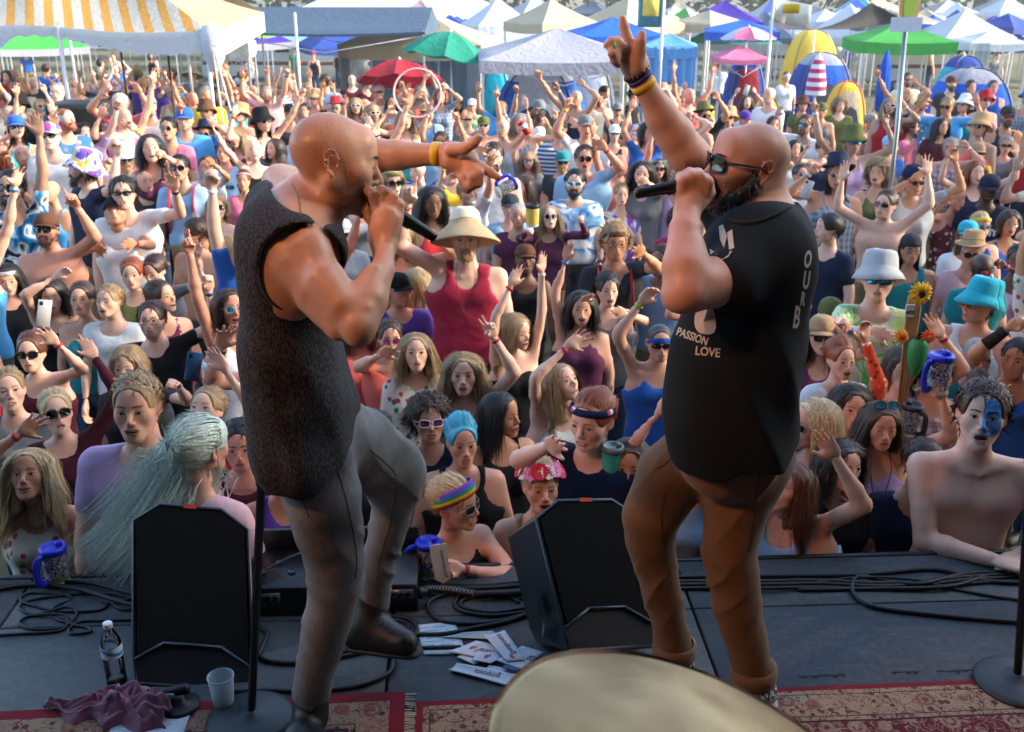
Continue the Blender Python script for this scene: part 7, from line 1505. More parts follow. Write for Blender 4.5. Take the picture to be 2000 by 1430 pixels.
 print_on(body,tr,'PASSION',1352,658,22,20,ink,.74,.6);print_on(body,tr,'LOVE',1382,688,24,6,ink,.85,.6)
 for px,py,ps in ((1404,464,[(0,22),(8,26),(16,2),(10,-20),(2,-4)]),(1420,470,[(0,16),(10,22),(14,-14),(4,-18)]),(1386,500,[(0,14),(10,8),(4,-12)]),(1412,500,[(-14,4),(18,10),(10,-2),(-8,-10)])):
  g_ = Geo([(x,y,0) for x,y in ps] ,[(0,k + 1,k,k) for k in range(1,len(ps) - 1)]);print_on(body,tr,'',px,py,1,0,ink,name='print',shp=g_)
 hp = [(0,0)] + [(26 * math.cos(a) * (1 if math.cos(a) > 0 else .72),30 * math.sin(a) - 14 * max(0,math.cos(a)) ** 2 + 6) for a in np.linspace(0,2 * math.pi,19)];g_ = Geo([(x,y,0) for x,y in hp],[(0,k,k + 1,k + 1) for k in range(1,19)]);print_on(body,tr,'',1374,628,1,10,ink,name='print',shp=g_)
 g_ = Geo([(-32,3,0),(12,3,0),(12,-3,0),(-32,-3,0)],[(0,3,2,1)]);print_on(body,tr,'',1348,606,1,4,ink,name='print',shp=g_)
 for ch,px,py,sz in (('O',1578,508,46),('U',1575,549,48),('R',1568,585,36),('B',1556,622,60)):print_on(body,tr,ch,px,py,sz,8,ink,.38,1.6)
 collar = project(tr,[tuple(p) for p in spl([(1425,430,0),(1450,436,0),(1480,433,0),(1515,420,0),(1543,403,0)],24)[:,:2]],.001);obj('collar',tube(collar,.006,8),M_cloth('collar_black',(.014,.018,.02),fold=.2),body)
 # trousers
 J = Field()
 rc((1430,868,2.55),(1438,858,2.70),116,112,730,.06,J)
 chain(J,[(1375,880,2.70,78),(1310,930,2.68,70),(1272,1010,2.66,58),(1272,1050,2.66,52),(1290,1150,2.67,44),(1312,1240,2.68,41),(1318,1275,2.68,42)],680,.04)
 chain(J,[(1475,890,2.58,78),(1440,980,2.57,66),(1424,1080,2.56,56),(1440,1180,2.56,51),(1462,1270,2.56,45),(1474,1322,2.56,43)],690,.04)
 J.i(half((0,0,.085),(0,0,-1)),.004)
 def jf(X,Y,Z):
  kn = .3 + np.exp(-((Z - .50) / .16) ** 2) + 1.1 * np.exp(-((Z - .16) / .10) ** 2) + .6 * np.exp(-((Z - .86) / .10) ** 2)
  return .0045 * wob(X,Y,Z,13,41,2) - .0090 * kn * crease(Z * 40 - 60 * X + 26 * Y + 3.0 * wob(X,Y,Z,8,15,1)) * np.clip(.25 + 1.1 * wob(X,Y,Z,14,19,1),0,1)
 jo = obj('trousers',J.mesh(.0054,jf),M_cloth('brown_chino',(.135,.076,.034),fold=.5),body);tj = bvh(jo);seam = M_plain('seam_brown','#3c2614',.8)
 for pts in ([(1490,880),(1482,940),(1470,1020),(1464,1080)],[(1340,850),(1325,880),(1300,905),(1284,915)],[(1300,960),(1292,1020),(1300,1080)]):
  P = project(tj,[tuple(p) for p in spl([(a,b,0) for a,b in pts],30)[:,:2]],.0006);obj('seam',tube(P,.0016,5),seam,jo)
 for px,py,y,r in ((1317,1268,2.68,41.5),(1472,1312,2.56,42.5)):
  c0 = PD(px,py,y);g_ = lathe([(r / 685 - .002,.028),(r / 685 + .007,.024),(r / 685 + .009,0),(r / 685 + .006,-.024),(r / 685 - .003,-.026)][::-1],32);obj('rolled_cuff',g_.T(None,c0),MCUFF,jo)
 # shoes: slip-ons with a black and white print, white soles, bare ankles
 t_ = NT('printed_canvas');v = t_.coord();vo = t_.noise(v,55,3,.6,1.5);SH = t_.out(t_.ramp(vo,[(.47,(.012,.012,.014)),(.50,(.5,.5,.48))],'CONSTANT'),.7)
 for px,py,y,dx in ((1490,1352,2.50,-.13),(1330,1302,2.66,-.13)):
  a_ = PZ(px,py,.05);a_[2] = .05;G = Field();G.u(rcone(a_,a_ + (dx,-.09,-.006),.045,.040),.02);G.u(ell(a_ + (dx * 1.2,-.10,-.01),(.045,.045,.032)),.03);G.i(half((0,0,.018),(0,0,-1)))
  s_ = obj('shoe',G.mesh(.006),SH,body);F2 = Field();F2.u(rcone((a_[0],a_[1],.014),(a_[0] + dx * 1.2,a_[1] - .10,.014),.050,.047,(0,0,1),.34));obj('sole',F2.mesh(.007),M_plain('shoe_white','#a8a69f',.6),s_)
  k_ = obj('ankle',tube([(a_[0] + .006,a_[1] + .006,.05),(a_[0] - .0,a_[1] + .02,.12)],.036,14),SKB,body)
 d = PD(1254,162,2.70) - PD(1290,220,2.72)
 for c_,r_,w_,m in (((1246,146,2.697),.0320,.0055,BANDC['black']),((1250,152,2.698),.0325,.006,M_plain('band_purple','#3a2478',.5)),((1257,166,2.70),.0318,.0095,BANDC['yellow'])):band_on(body,PD(*c_),d,r_,w_,m,.85)
 beads = Geo()
 for j in range(16):
  a_ = 2 * math.pi * j / 16;Mx = frame(d,(0,1,0));c0 = PD(1243,141,2.697);beads += lathe([(.0005,-.0055),(.0042,-.003),(.0055,0),(.0042,.003),(.0005,.0055)],8).T(None,c0 + Mx @ np.array((math.cos(a_) * .0325,math.sin(a_) * .028,0)))
 obj('bead_bracelet',beads,BANDC['black'],body)
 obj('ring',lathe([(.0118,-.003),(.0128,-.003),(.0128,.003),(.0118,.003)],16).T(frame(PD(1194,82,2.65) - PD(1206,82,2.655)),PD(1197,90,2.645)),M_plain('ring_green','#4cc23a',.4),body)
 microphone(PD(1384,352,2.47),PD(1240,379,2.44),'black microphone in the fist of the bearded singer')
SKH = M_skin('skin_singer_left',(.56,.32,.21),rough=.42,sss=.08);SKB = M_skin('skin_singer_right',(.57,.34,.25),rough=.46,sss=.08);MCUFF = M_cloth('chino_inside',(.17,.10,.05),fold=.5)
singer_left();singer_right()
# ------------------------------------------------------------------ the crowd. One line per person that can be told apart in the photograph:
# x y headheight sex hair colour top colour yaw pitch | viewer-left wrist x,y,pose | right wrist | options | label
CROWD = """
23 368 68 m short black tee skyblue_dye 5 -8|-|76,262,open|beard=short glass=way:black:dark skin=4|bearded man in dark sunglasses and blue dye t-shirt, arm straight up
100 267 60 m short brown tee white 10 -8|-|-|hat=cap:tiedye:tiedye glass=sport:black:dark bw=1.1|man in rainbow cap and white t-shirt with blue badge
166 330 58 m short brown tee navy -75 0|-|229,303,fist|hat=bucket:tiedye beard=full bw=1.25 skin=1|bearded man in rainbow bucket hat turned left in navy t-shirt
92 450 64 m short auburn bare white 8 -12|-|150,404,point|hat=cap:brown:brown glass=way:black:dark beard=short bw=1.2 skin=3|shirtless sunburnt man in brown cap and sunglasses pointing upward
227 416 60 m short black tank white 12 -22|189,486,open|261,476,open|hat=cap:black:black skin=2 bands=R:red|man in flat black cap and white tank top, chin up
242 378 60 m messy dark tee white 15 -8|-|341,368,open|glass=sport:black:dark skin=1 bands=R:black bw=1.1|curly haired man in wrap sunglasses and white t-shirt waving
352 328 50 m short black shirt lightblue 5 -5|-|-|glass=way:black:dark expr=smile skin=4 straps=red|grinning man in sunglasses with red backpack straps over blue shirt
403 327 38 m short dark tee white 0 -5|-|417,320,spread|skin=2|young dark haired man in white t-shirt, hand before his chin
438 299 42 m short brown tee lightblue 0 -5|-|-|print=BEATLES|teenage boy in pale t-shirt lettered across the chest
476 353 45 f tied auburn tee pink 5 -5|-|-|hat=thin:palepink|woman with pale pink headband in bright pink top
425 406 50 f bob dirty strap tan 20 -8|-|-|glass=way:black:dark skin=1|blonde woman in black sunglasses and thin straps turned right
385 456 62 m short brown bare tan -50 14|-|-|beard=full expr=smile skin=2 bw=1.15|shirtless bearded man looking down with a smile
161 584 66 f bun brown strap teal 8 -8|-|-|om=.3|young woman with tied brown hair and teal halter straps
216 587 70 m short dirty tee white -12 -6|-|-|skin=1|frowning young man with short sandy hair in white t-shirt
297 625 75 m short brown tee black 8 -8|-|408,566,point|glass=thin:black:clear stub=.7 bw=1.15 skin=1 bands=R:navy|bearded man in black glasses and black t-shirt, pale arm straight up
315 580 60 f bun brown tank dotpink 62 -8|-|-|expr=smile om=.3|smiling woman in profile with braided hair and spotted pink top
101 575 56 f long dark tank black 20 10|110,540,relax|-|expr=shut|woman with closed eyes bending one arm over her head
15 545 64 f long dark tee black 25 8|-|-|hat=band:lightgrey bw=1.2|woman with pale headband and long dark hair at the left edge
259 535 44 f tied red tee olive 10 0|-|-|skin=1|red haired child peering between two raised arms
303 528 50 f tied brown tee grey -10 12|-|388,500,open|skin=1|woman with brown fringe hiding her eyes below raised hands
63 688 66 f bun auburn tank maroon 10 -6|-|108,668,spread|glass=way:black:dark skin=1 bands=R:red|woman in square sunglasses and maroon top, hand up beside her
20 762 84 f tied dirty tee grey 28 -12|-|-|om=.3 skin=1|fair young woman at the left edge gazing up, lips parted
112 805 80 f tied blonde long maroon 30 -14|-|184,697,open|glass=way:black:dark om=.7 skin=1|open mouthed woman in sunglasses and long maroon sleeves
269 792 119 m short dirty tee lilac 6 -2|-|-|expr=smile om=.05 skin=0 bw=1.05|smiling blond man in lilac t-shirt at the stage front
62 925 114 f wavy blonde strap floral 8 -22|40,846,spread|-|expr=smile om=.15 skin=2 bands=L:red|smiling long haired blonde woman in floral top, glitter on chest
405 800 78 f tied dirty tee red -8 -26|-|439,722,open|skin=1|woman in red top gazing upward, pale arm raised
252 715 58 f bob dirty tee charcoal 0 0|-|346,752,grip|skin=1 bands=R:white|woman half hidden behind the blond man, holding up a phone
235 204 42 m short white shirt hawaii 3 -3|199,183,spread|274,181,spread|skin=3 bw=1.15|white haired man in coral flowered shirt with both arms up
292 209 36 m short grey tee lightgrey 2 -3|-|-|hat=cap:grey:grey bw=1.25|heavy man in grey cap and light grey t-shirt
126 234 50 m messy red shirt hawaiiblue 65 -8|-|-|hat=kerchief:lightblue beard=short skin=3|red bearded man in flowery headscarf and blue patterned shirt
33 249 42 f long dark tank turquoise 25 -3|25,262,open|-|hat=cap:blue:blue glass=way:black:dark bands=L:red|woman in blue cap, sunglasses and turquoise tank top
330 252 42 m short black open pink 0 -5|-|-|glass=round:metal:dark skin=2|man in round sunglasses and open pink shirt
362 234 40 m short brown shirt sky 5 0|-|-|hat=cap:blue:blue glass=thin:metal:clear bw=1.25|man in royal blue cap, glasses and blue polo shirt
403 217 34 m short brown tank blue 0 0|-|-|hat=bucket:brown glass=round:black:green stub=.7|man in brown sun hat and mirrored sunglasses
403 186 32 m short grey tee yellow -10 8|-|-|bw=1.2|grey haired man in plain yellow t-shirt looking down
181 206 34 m short dark tee yellow 15 0|-|192,230,spread|glass=sport:black:dark hat=visor:turquoise|man in turquoise visor band and yellow t-shirt
113 181 33 m buzz grey shirt teal 5 0|-|-|glass=thin:metal:clear|older man in glasses and teal collared shirt
295 290 50 f long dark tank plum 20 -6|-|320,304,fist|-|woman with parted dark hair and raised fist
461 269 40 f wavy dirty tank black 0 0|-|-|expr=smile|smiling woman with wavy fair hair in black tank top
566 222 34 m short black tee charcoal 10 0|-|-|hat=cap:black:black beard=full|bearded man in black cap and charcoal t-shirt
538 291 42 f long brown tee grey -30 -5|503,286,open|-|bands=L:red|long haired woman in profile with one hand up, beside the singer's shoulder
547 212 28 m buzz brown tee white 5 5|-|-|-|man with cropped hair in white t-shirt left of the black cap
595 216 30 m short dark tank black -5 0|600,168,spread|-|-|dark haired man with long pale arm stretched high
589 257 38 m buzz grey tee lightblue 40 0|-|-|bw=1.1|grey cropped man in pale blue t-shirt behind the singer's neck
742 180 26 m short white tee white 0 0|-|-|hat=cap:white:white glass=thin:black:dark bw=1.2|white bearded man in white cap and white t-shirt
832 219 34 m short brown shirt lightblue -5 0|812,190,open|-|hat=cap:tan:tan glass=way:black:dark straps=charcoal bw=1.1|man in tan cap and blue shirt wearing a backpack
770 259 28 f long brown tee white 5 0|-|-|hat=cap:coral:coral|woman in coral pink cap beside the pointing arm
914 233 32 m short dirty tee grey 0 0|-|-|glass=sport:black:dark bw=1.1|tall man in narrow sunglasses above the pointing arm
922 207 28 m short grey tee dyegreen 0 0|-|-|hat=cap:white:white|man in white cap behind the tall man in narrow sunglasses
895 204 26 f long dark tee pink 0 0|878,186,open|-|hat=cap:black:black|woman in black cap and pink t-shirt
964 306 50 m short brown tank white 5 8|931,300,spread|-|beard=short skin=1 expr=shut|man with closed eyes and thin headband, hand across his brow
1123 357 52 m short black tee dyeblue -8 0|-|-|beard=full glass=way:white:blue bw=1.2|black bearded man in white framed mirror sunglasses
1141 309 48 m short brown shirt lightblue 0 0|-|1181,290,spread|glass=way:black:dark bw=1.3 skin=3 bands=R:red|big man in brown sunglasses and pale blue shirt, hand up
1098 315 40 m short dirty tee charcoal 5 5|-|-|hat=cap:teal:teal glass=way:black:dark beard=full|bearded man in dark teal cap and sunglasses
1213 380 50 f tied dirty tee tiedye 3 0|-|-|skin=1|fair woman in pink and yellow tie-dye shirt
1287 329 42 f long dark tank white -5 0|-|-|glass=way:black:dark crown=green|woman in green flower crown and dark sunglasses
1254 339 50 f wavy dark tee grey -10 0|-|1263,356,open|-|long haired woman covering her mouth with an open hand
1200 261 36 m short grey tank charcoal 0 0|-|-|hat=cap:white:white glass=sport:black:blue|man in white cap and blue mirrored wrap sunglasses
1171 194 26 m messy auburn shirt cream 0 0|-|-|beard=full bw=1.15|red bearded man in cream patterned shirt near the tents
1206 215 26 m short dark tee charcoal 0 0|-|-|hat=cap:grey:grey glass=way:black:dark|man in grey cap right of the cream patterned shirt
1023 365 46 f wavy brown tee olive -35 0|-|-|-|brown haired woman glancing left above the charcoal cap
1458 200 28 f long brown tank white 0 -8|1438,180,grip|1475,180,grip|-|woman in white top holding a phone above her head with both hands
1053 266 30 m short grey tee lightblue -5 0|-|1068,240,fist|hat=cap:white:white|man in white cap and pale blue shirt with raised fist
1032 312 40 f long dirty tee grey 0 0|1028,268,grip|-|glass=sport:black:blue|woman in blue mirrored glasses raising a red can
909 464 88 m short dirty tank berry 2 2|797,395,point|-|hat=straw:cream:straw beard=short bw=1.12 skin=1 bands=L:red cord=1|man in wide straw sun hat and berry red tank top
996 404 48 m short dark tee lightblue -5 0|-|-|hat=cap:charcoal:charcoal skin=1|clean shaven man in charcoal cap and pale blue t-shirt
1072 425 55 f long dirty long plum 8 -14|1030,452,grip|1136,432,fist|glass=round:metal:dark bands=L:yellow|blonde woman in plum blouse and round sunglasses lifting a cup
1201 474 68 m messy dirty tee charcoal 3 0|-|1254,494,open|hat=band:brown glass=thin:black:clear straps=red skin=2 stub=.3|man in brown headband and glasses with red backpack straps
1186 566 72 f messy dark tank grey 8 -3|1138,590,open|1218,612,open|expr=smile skin=1|smiling youth with short dark tousled hair, palms up in front
1026 507 60 m short black tank black 8 -10|-|-|hat=cap:brown:brown skin=5 stub=.5|brown skinned man in brown cap between two raised hands
779 567 65 m short grey tee purple 45 0|-|-|hat=cap:black:black glass=thin:metal:clear skin=3 bw=1.2|older man in flat black cap and glasses, purple t-shirt
816 552 55 f vlong blonde tank black 178 0|-|-|-|very long straight blonde hair seen from behind
1006 646 74 f long dirty strap black 48 6|998,556,open|1058,528,open|expr=smile bands=L:red,R:white skin=1|blonde woman in black strap top, both bare arms overhead
812 686 80 f long dirty tee floral 8 -8|-|-|om=.5 skin=1|round faced fair haired woman with open mouth
906 728 84 f wavy dirty tank grey 0 -3|-|964,658,peace|lips=dark skin=1 bands=R:red|woman with dark lipstick, hand making a peace sign
762 660 74 m short brown open coral 12 -3|746,692,open|-|glass=round:metal:pink stub=.8|man in open coral shirt and rose sunglasses
1095 748 76 f long dirty tank white 42 -24|1108,678,spread|-|om=.3 bands=L:red|long haired woman in profile looking up, arm over her head
670 455 52 f bob white tee lightgrey 15 0|662,492,spread|-|hat=cap:white:white glass=way:black:dark|woman in white cap and sunglasses below the singer's chin
839 818 86 f curly brown tee navy 10 -6|-|-|glass=way:white:pink skin=0|curly haired woman in white framed pink sunglasses
902 860 104 f bun blue strap black 14 2|-|-|om=.3 skin=0 bw=1.1|woman with turquoise blue hair and black straps
976 808 90 f long black strap black 58 0|-|-|expr=smile om=.4 skin=2|laughing black haired woman in profile with hoop earring
1157 818 112 f bun red tee navy -32 8|1072,872,open|-|hat=band:navyfloral skin=1 bw=1.2|red haired woman in navy and white patterned headband and navy top
885 982 112 f tied blonde strap black 64 2|-|900,1112,grip|rainbow=1 glass=thin:metal:dark bw=1.05 skin=0 bands=R:red om=.3|blonde woman in rainbow headband leaning on the stage edge
1056 948 108 f tied blonde strap tan 10 -6|-|-|crown=pink expr=smile om=.6 skin=0 bw=1.1|laughing woman in crown of pink and white daisies
548 912 88 f tied brown tank purple 30 4|-|-|skin=2|woman in deep purple tank top behind the mic stand
1620 447 62 m short dark tee navy -82 0|-|-|skin=1|dark haired man in plain navy t-shirt seen from the side
1729 400 56 m bun brown bare tan -42 -4|1645,350,open|1812,340,spread|glass=thin:black:dark skin=1|shirtless man with hair bun, both arms raised wide
1715 337 50 f bigcurly dirty tank olive -32 -4|-|-|expr=smile|woman with frizzy fair curls laughing to the left
1732 366 46 f long dark tank navy -20 0|-|-|glass=way:black:dark|dark haired woman in navy halter just above the hair bun
1777 487 58 m vlong dark tank teal -8 0|-|-|hat=capback:charcoal:charcoal glass=thin:black:clear skin=2 bw=1.2|long haired man in backward cap and glasses, teal tank top
1715 545 80 m short brown tee dyegreen -18 -3|1706,648,open|-|hat=bucket:lightgrey glass=sport:black:blue skin=1|man in pale grey bucket hat and blue mirrored sunglasses
1914 592 80 m short brown tank white -68 4|-|-|hat=bucket:turquoise glass=way:orange:dark skin=3 bw=1.15|man in fuzzy turquoise bucket hat and orange sunglasses
1917 524 50 f short brown tee teal 170 0|-|-|hat=kerchief:berry|person in magenta head scarf seen from behind
1897 492 55 m short grey tee palepink -20 10|-|-|hat=fedora:tan glass=way:black:dark|man in tan felt hat with dark band and sunglasses
1889 459 46 f bob dirty tee white -10 0|-|-|hat=cap:turquoise:turquoise glass=way:black:dark|woman in soft turquoise cap above the tan felt hat
1914 441 42 f tied blonde tank blue 0 0|-|-|hat=band:yellow glass=round:metal:blue|woman in yellow headband and round blue sunglasses
1931 368 52 m short black tee navy -25 12|-|-|hat=cap:navy:navy skin=6 stub=.6 expr=shut print=ARMY bw=1.1|dark skinned man in navy cap and lettered navy t-shirt
1905 337 48 f long red tank navy -8 0|1853,306,open|1984,300,open|expr=shut skin=1|red haired woman with closed eyes, both arms stretched up
1866 390 50 f tied blonde tank darkfloral 15 -3|1841,398,spread|-|expr=smile|smiling fair woman in dark red flowered top, palm up
1762 718 86 m bob brown tank charcoal -8 0|-|1838,655,open|glass=thin:metal:clear skin=1 bands=R:red|man with brown fringe and glasses in charcoal tank, arm up
1717 828 102 f long brown bra lilac 0 4|-|1840,776,grip|glass=up:black:blue expr=shut skin=0 cord=1|woman in pale lace bra top lifting a blue mug
1594 828 108 f long blonde tee autumn -76 0|-|-|glass=thin:metal:dark skin=0 straps=red bw=1.1|long blonde woman in profile wearing a red and black backpack
1538 950 98 f wavy auburn tank lightblue -48 -20|-|1631,893,open|bw=1.3 skin=0|auburn haired older woman in pale blue top, palm up
1916 808 118 m messy brown bare tan -22 -8|1944,1094,relax|1986,1086,fist|om=1.0 skin=1 bw=1.02 paint=1|shirtless young man with blue painted face, mouth open
1906 697 84 m buzz grey tee teal -8 0|-|-|beard=long glass=thin:black:clear skin=3 bw=1.15|bald grey bearded man in dark framed glasses
1660 792 58 f wavy dark long paisley 0 0|-|1690,664,relax|bands=R:white|woman in orange paisley sleeves raising one arm
1620 618 50 m short brown tee olive -10 8|-|-|hat=cap:olive:olive|person in olive cap behind the other capped sunglasses wearer
1603 655 60 f long brown tank plum -8 -4|-|1657,642,point|hat=cap:tan:tan glass=way:black:dark bands=R:blue|woman in tan cap and dark sunglasses pointing right
1986 508 46 f bun black tank lilac -30 0|-|1962,520,fist|skin=5 bands=R:pink|brown skinned woman with black hair bun at the right edge
1970 436 44 f bob brown tank blue -10 0|-|-|glass=thin:metal:clear|woman in glasses and blue top near the right edge
1288 668 60 m short dark tank blue 0 0|1253,590,relax|-|hat=kerchief:blue glass=sport:black:dark bands=L:lime|man with blue cloth over his head and dark sunglasses
1345 905 80 f long brown tee lightblue -20 0|1290,802,horns|-|skin=1|fair armed woman behind the right singer's legs making horns
1135 600 50 f long dark tank plum 0 0|1106,506,open|-|bands=L:blue|woman with long forearm up and bright blue wristband
1568 205 28 m messy brown tee olive -10 -4|-|-|hat=bucket:brown|man in wide brown hat near the striped towel
1604 216 32 m short brown tank grey -15 0|1587,256,fist|-|hat=cap:olive:olive|man in olive cap and grey tank top, fist raised in front
1510 243 34 m short brown tee lightgrey 5 5|-|-|glass=thin:black:clear|brown haired man in glasses above the singer's scalp
1607 290 36 f tied brown tank navy 5 0|1575,290,open|-|expr=smile|smiling woman with tied hair in navy tank top
1552 290 36 f long dark tank white 0 0|1534,302,open|-|-|dark haired woman behind the singer's head, palm up
1563 342 46 f tied dark tank white 5 -8|1546,372,grip|1588,378,grip|glass=round:white:blue|woman in mirrored white sunglasses holding a phone before her mouth
1838 247 36 m vlong dark tee maroon 5 0|-|-|-|man with long straight dark hair near the tent pole
1772 156 24 m short brown shirt cream 0 0|-|-|beard=short glass=way:black:dark bw=1.2|bearded man in cream shirt beside the metal pole
1857 163 25 m short dark tee charcoal 0 0|-|-|hat=cap:brown:brown beard=full bw=1.25|heavy bearded man in charcoal t-shirt before the blue tent
1896 171 25 f bun brown tank black 0 0|-|-|bw=1.1|woman in black strapped dress before the blue tent
1939 171 25 m bun brown tank blue -10 0|-|-|bw=1.1|man in blue tank top with white sun print
1967 227 36 m short brown tank charcoal -10 4|-|-|hat=cap:charcoal:charcoal beard=full glass=way:black:pink|bearded man in dark cap and red tinted sunglasses
1964 284 36 f messy grey tee grey -20 0|-|-|glass=way:black:dark|woman with short grey hair and sunglasses, right edge
1909 298 34 m short brown tee yellow 0 5|-|-|hat=cap:tan:tan glass=way:black:dark|person in tan camouflage cap and yellow t-shirt
1736 284 34 m short grey tee blue 0 0|-|-|hat=cap:lightblue:lightblue glass=thin:metal:dark|man in faded blue cap beside the pole
1455 233 30 m short brown tee green 20 10|-|-|hat=cap:purple:purple|person in purple cap and pale green t-shirt bending forward
1700 236 34 m buzz grey tee palepink 60 0|-|-|-|pale man with cropped hair turned right
1778 250 34 m messy auburn tee pink 70 0|-|-|beard=full|red bearded man in profile left of the pole base
1640 205 30 m bigcurly dirty tee olive 0 0|-|-|-|person with big frizzy fair hair beyond the olive cap
1012 420 40 m buzz grey tee plum 0 0|-|-|-|pale balding man just right of the straw hat
700 640 52 f long auburn tee coral 20 0|-|-|-|red haired woman glimpsed under the singer's elbow
1330 430 44 m curly brown tee berry 20 -10|-|-|expr=shut|curly haired young man behind the right microphone
1500 560 50 m short brown tee plaidblue -20 0|-|1536,562,open|bands=R:white|man in blue check shirt glimpsed behind the right singer
1640 700 54 f tied red tee white 10 0|-|-|-|young woman behind the capped woman in sunglasses
1830 730 60 m messy brown tee plaidred -10 0|-|-|-|man in red check shirt behind the raised blue mug
1985 700 80 m short black tank blue -40 0|1972,640,fist|-|skin=2 sleeve=1|man at right edge with black tattooed forearm raised
640 775 60 f tied grey tee white -10 5|-|-|glass=round:metal:dark hat=thin:lightgrey|grey haired woman with thin headband beside the raised knee
725 845 70 f wavy brown tee charcoal 10 0|-|-|-|brown haired woman behind the raised knee
1640 905 70 f wavy dark tee black 20 0|-|-|-|dark haired woman behind the palm of the auburn woman
1800 905 78 m short brown tee navy -10 5|-|-|skin=2|man in dark t-shirt beside the shirtless painted man
470 868 66 m short dark tee maroon 10 0|-|-|-|dark haired man behind the woman in red top
1230 905 66 f long brown tee white -10 0|-|-|-|brown haired woman between the auburn woman and the tan trousers
1440 905 70 m short brown tee teal 0 0|-|-|-|man in teal t-shirt hidden by the singer's trousers
""".strip().split('\n')
ALLP = []
def to_local(P,pos,yaw):
 d = np.asarray(P) - np.asarray(pos);a = R(-yaw);return np.array((d[0] * math.cos(a) - d[1] * math.sin(a),d[0] * math.sin(a) + d[1] * math.cos(a),d[2]))
def place(px,py,hp,Hpref=None):
 """head centre pixel and height -> feet position, stature, optical depth"""
 dep = FOC * .232 / hp
 for _ in range(30):
  p = PP(px,py,dep);H = (p[2] - ground(p[1])) / .932
  if 1.52 <= H <= 1.93 and p[1] > 3.28:break
  tgt = 1.55 if H < 1.52 else 1.88 if H > 1.93 else None
  if tgt is None:dep *= 1.02;continue
  dep = dep * (1 - .25 * (tgt - H) / 1.7) if True else dep
 return np.array((p[0],p[1],ground(p[1]))),float(np.clip(H,1.45,1.98)),dep
FLOWERS = {}
def flower_mesh(petals,r,c):
 k = ('fl',petals,r)
 if k not in _lg:
  g = Geo();rs = np.random.RandomState(petals)
  for i in range(petals):
   a = 2 * math.pi * i / petals + rs.uniform(-.1,.1);d = np.array((math.cos(a),math.sin(a),0));s_ = np.array((-d[1],d[0],0));rows = []
   for t,w_ in ((.15,.10),(.45,.20),(.8,.19),(1.0,.05)):rows.append([d * r * t + s_ * q * r * w_ + np.array((0,0,.18 * r * t * t - .05 * r * abs(q))) for q in (-1,0,1)])
   g += thick(sheet(rows,0),.0012)
  g += Geo(lathe([(.0001,.006),(r * .16,.005),(r * .24,.001),(r * .24,-.002)][::-1],12).v,lathe([(.0001,.006),(r * .16,.005),(r * .24,.001),(r * .24,-.002)][::-1],12).q,1);_lg[k] = to_mesh(g,'flower')
 return _lg[k]
def crown(o,hm,cols,seed=0,petals=14):
 rs = random.Random(seed);n = 15
 wr = obj('crown_wreath',headband('thin'),M_plain('wreath_green','#3b5a2c',.7),o);wr.matrix_local = hm
 for i in range(n):
  a = 2 * math.pi * i / n + .26;c,pet,r = cols[i % len(cols)]
  p = Vector((math.cos(a) * .094,.012 + math.sin(a) * .112,.084 + rs.uniform(-.006,.008) + .010 * (1 - math.sin(a)) - .012));d = Vector((math.cos(a),math.sin(a),.55))
  f = obj('flower',flower_mesh(pet,r,c),[c,M_plain('flower_eye','#c7902a',.7)],wr);f.matrix_local = Matrix.Translation(p) @ d.to_track_quat('Z','Y').to_matrix().to_4x4()
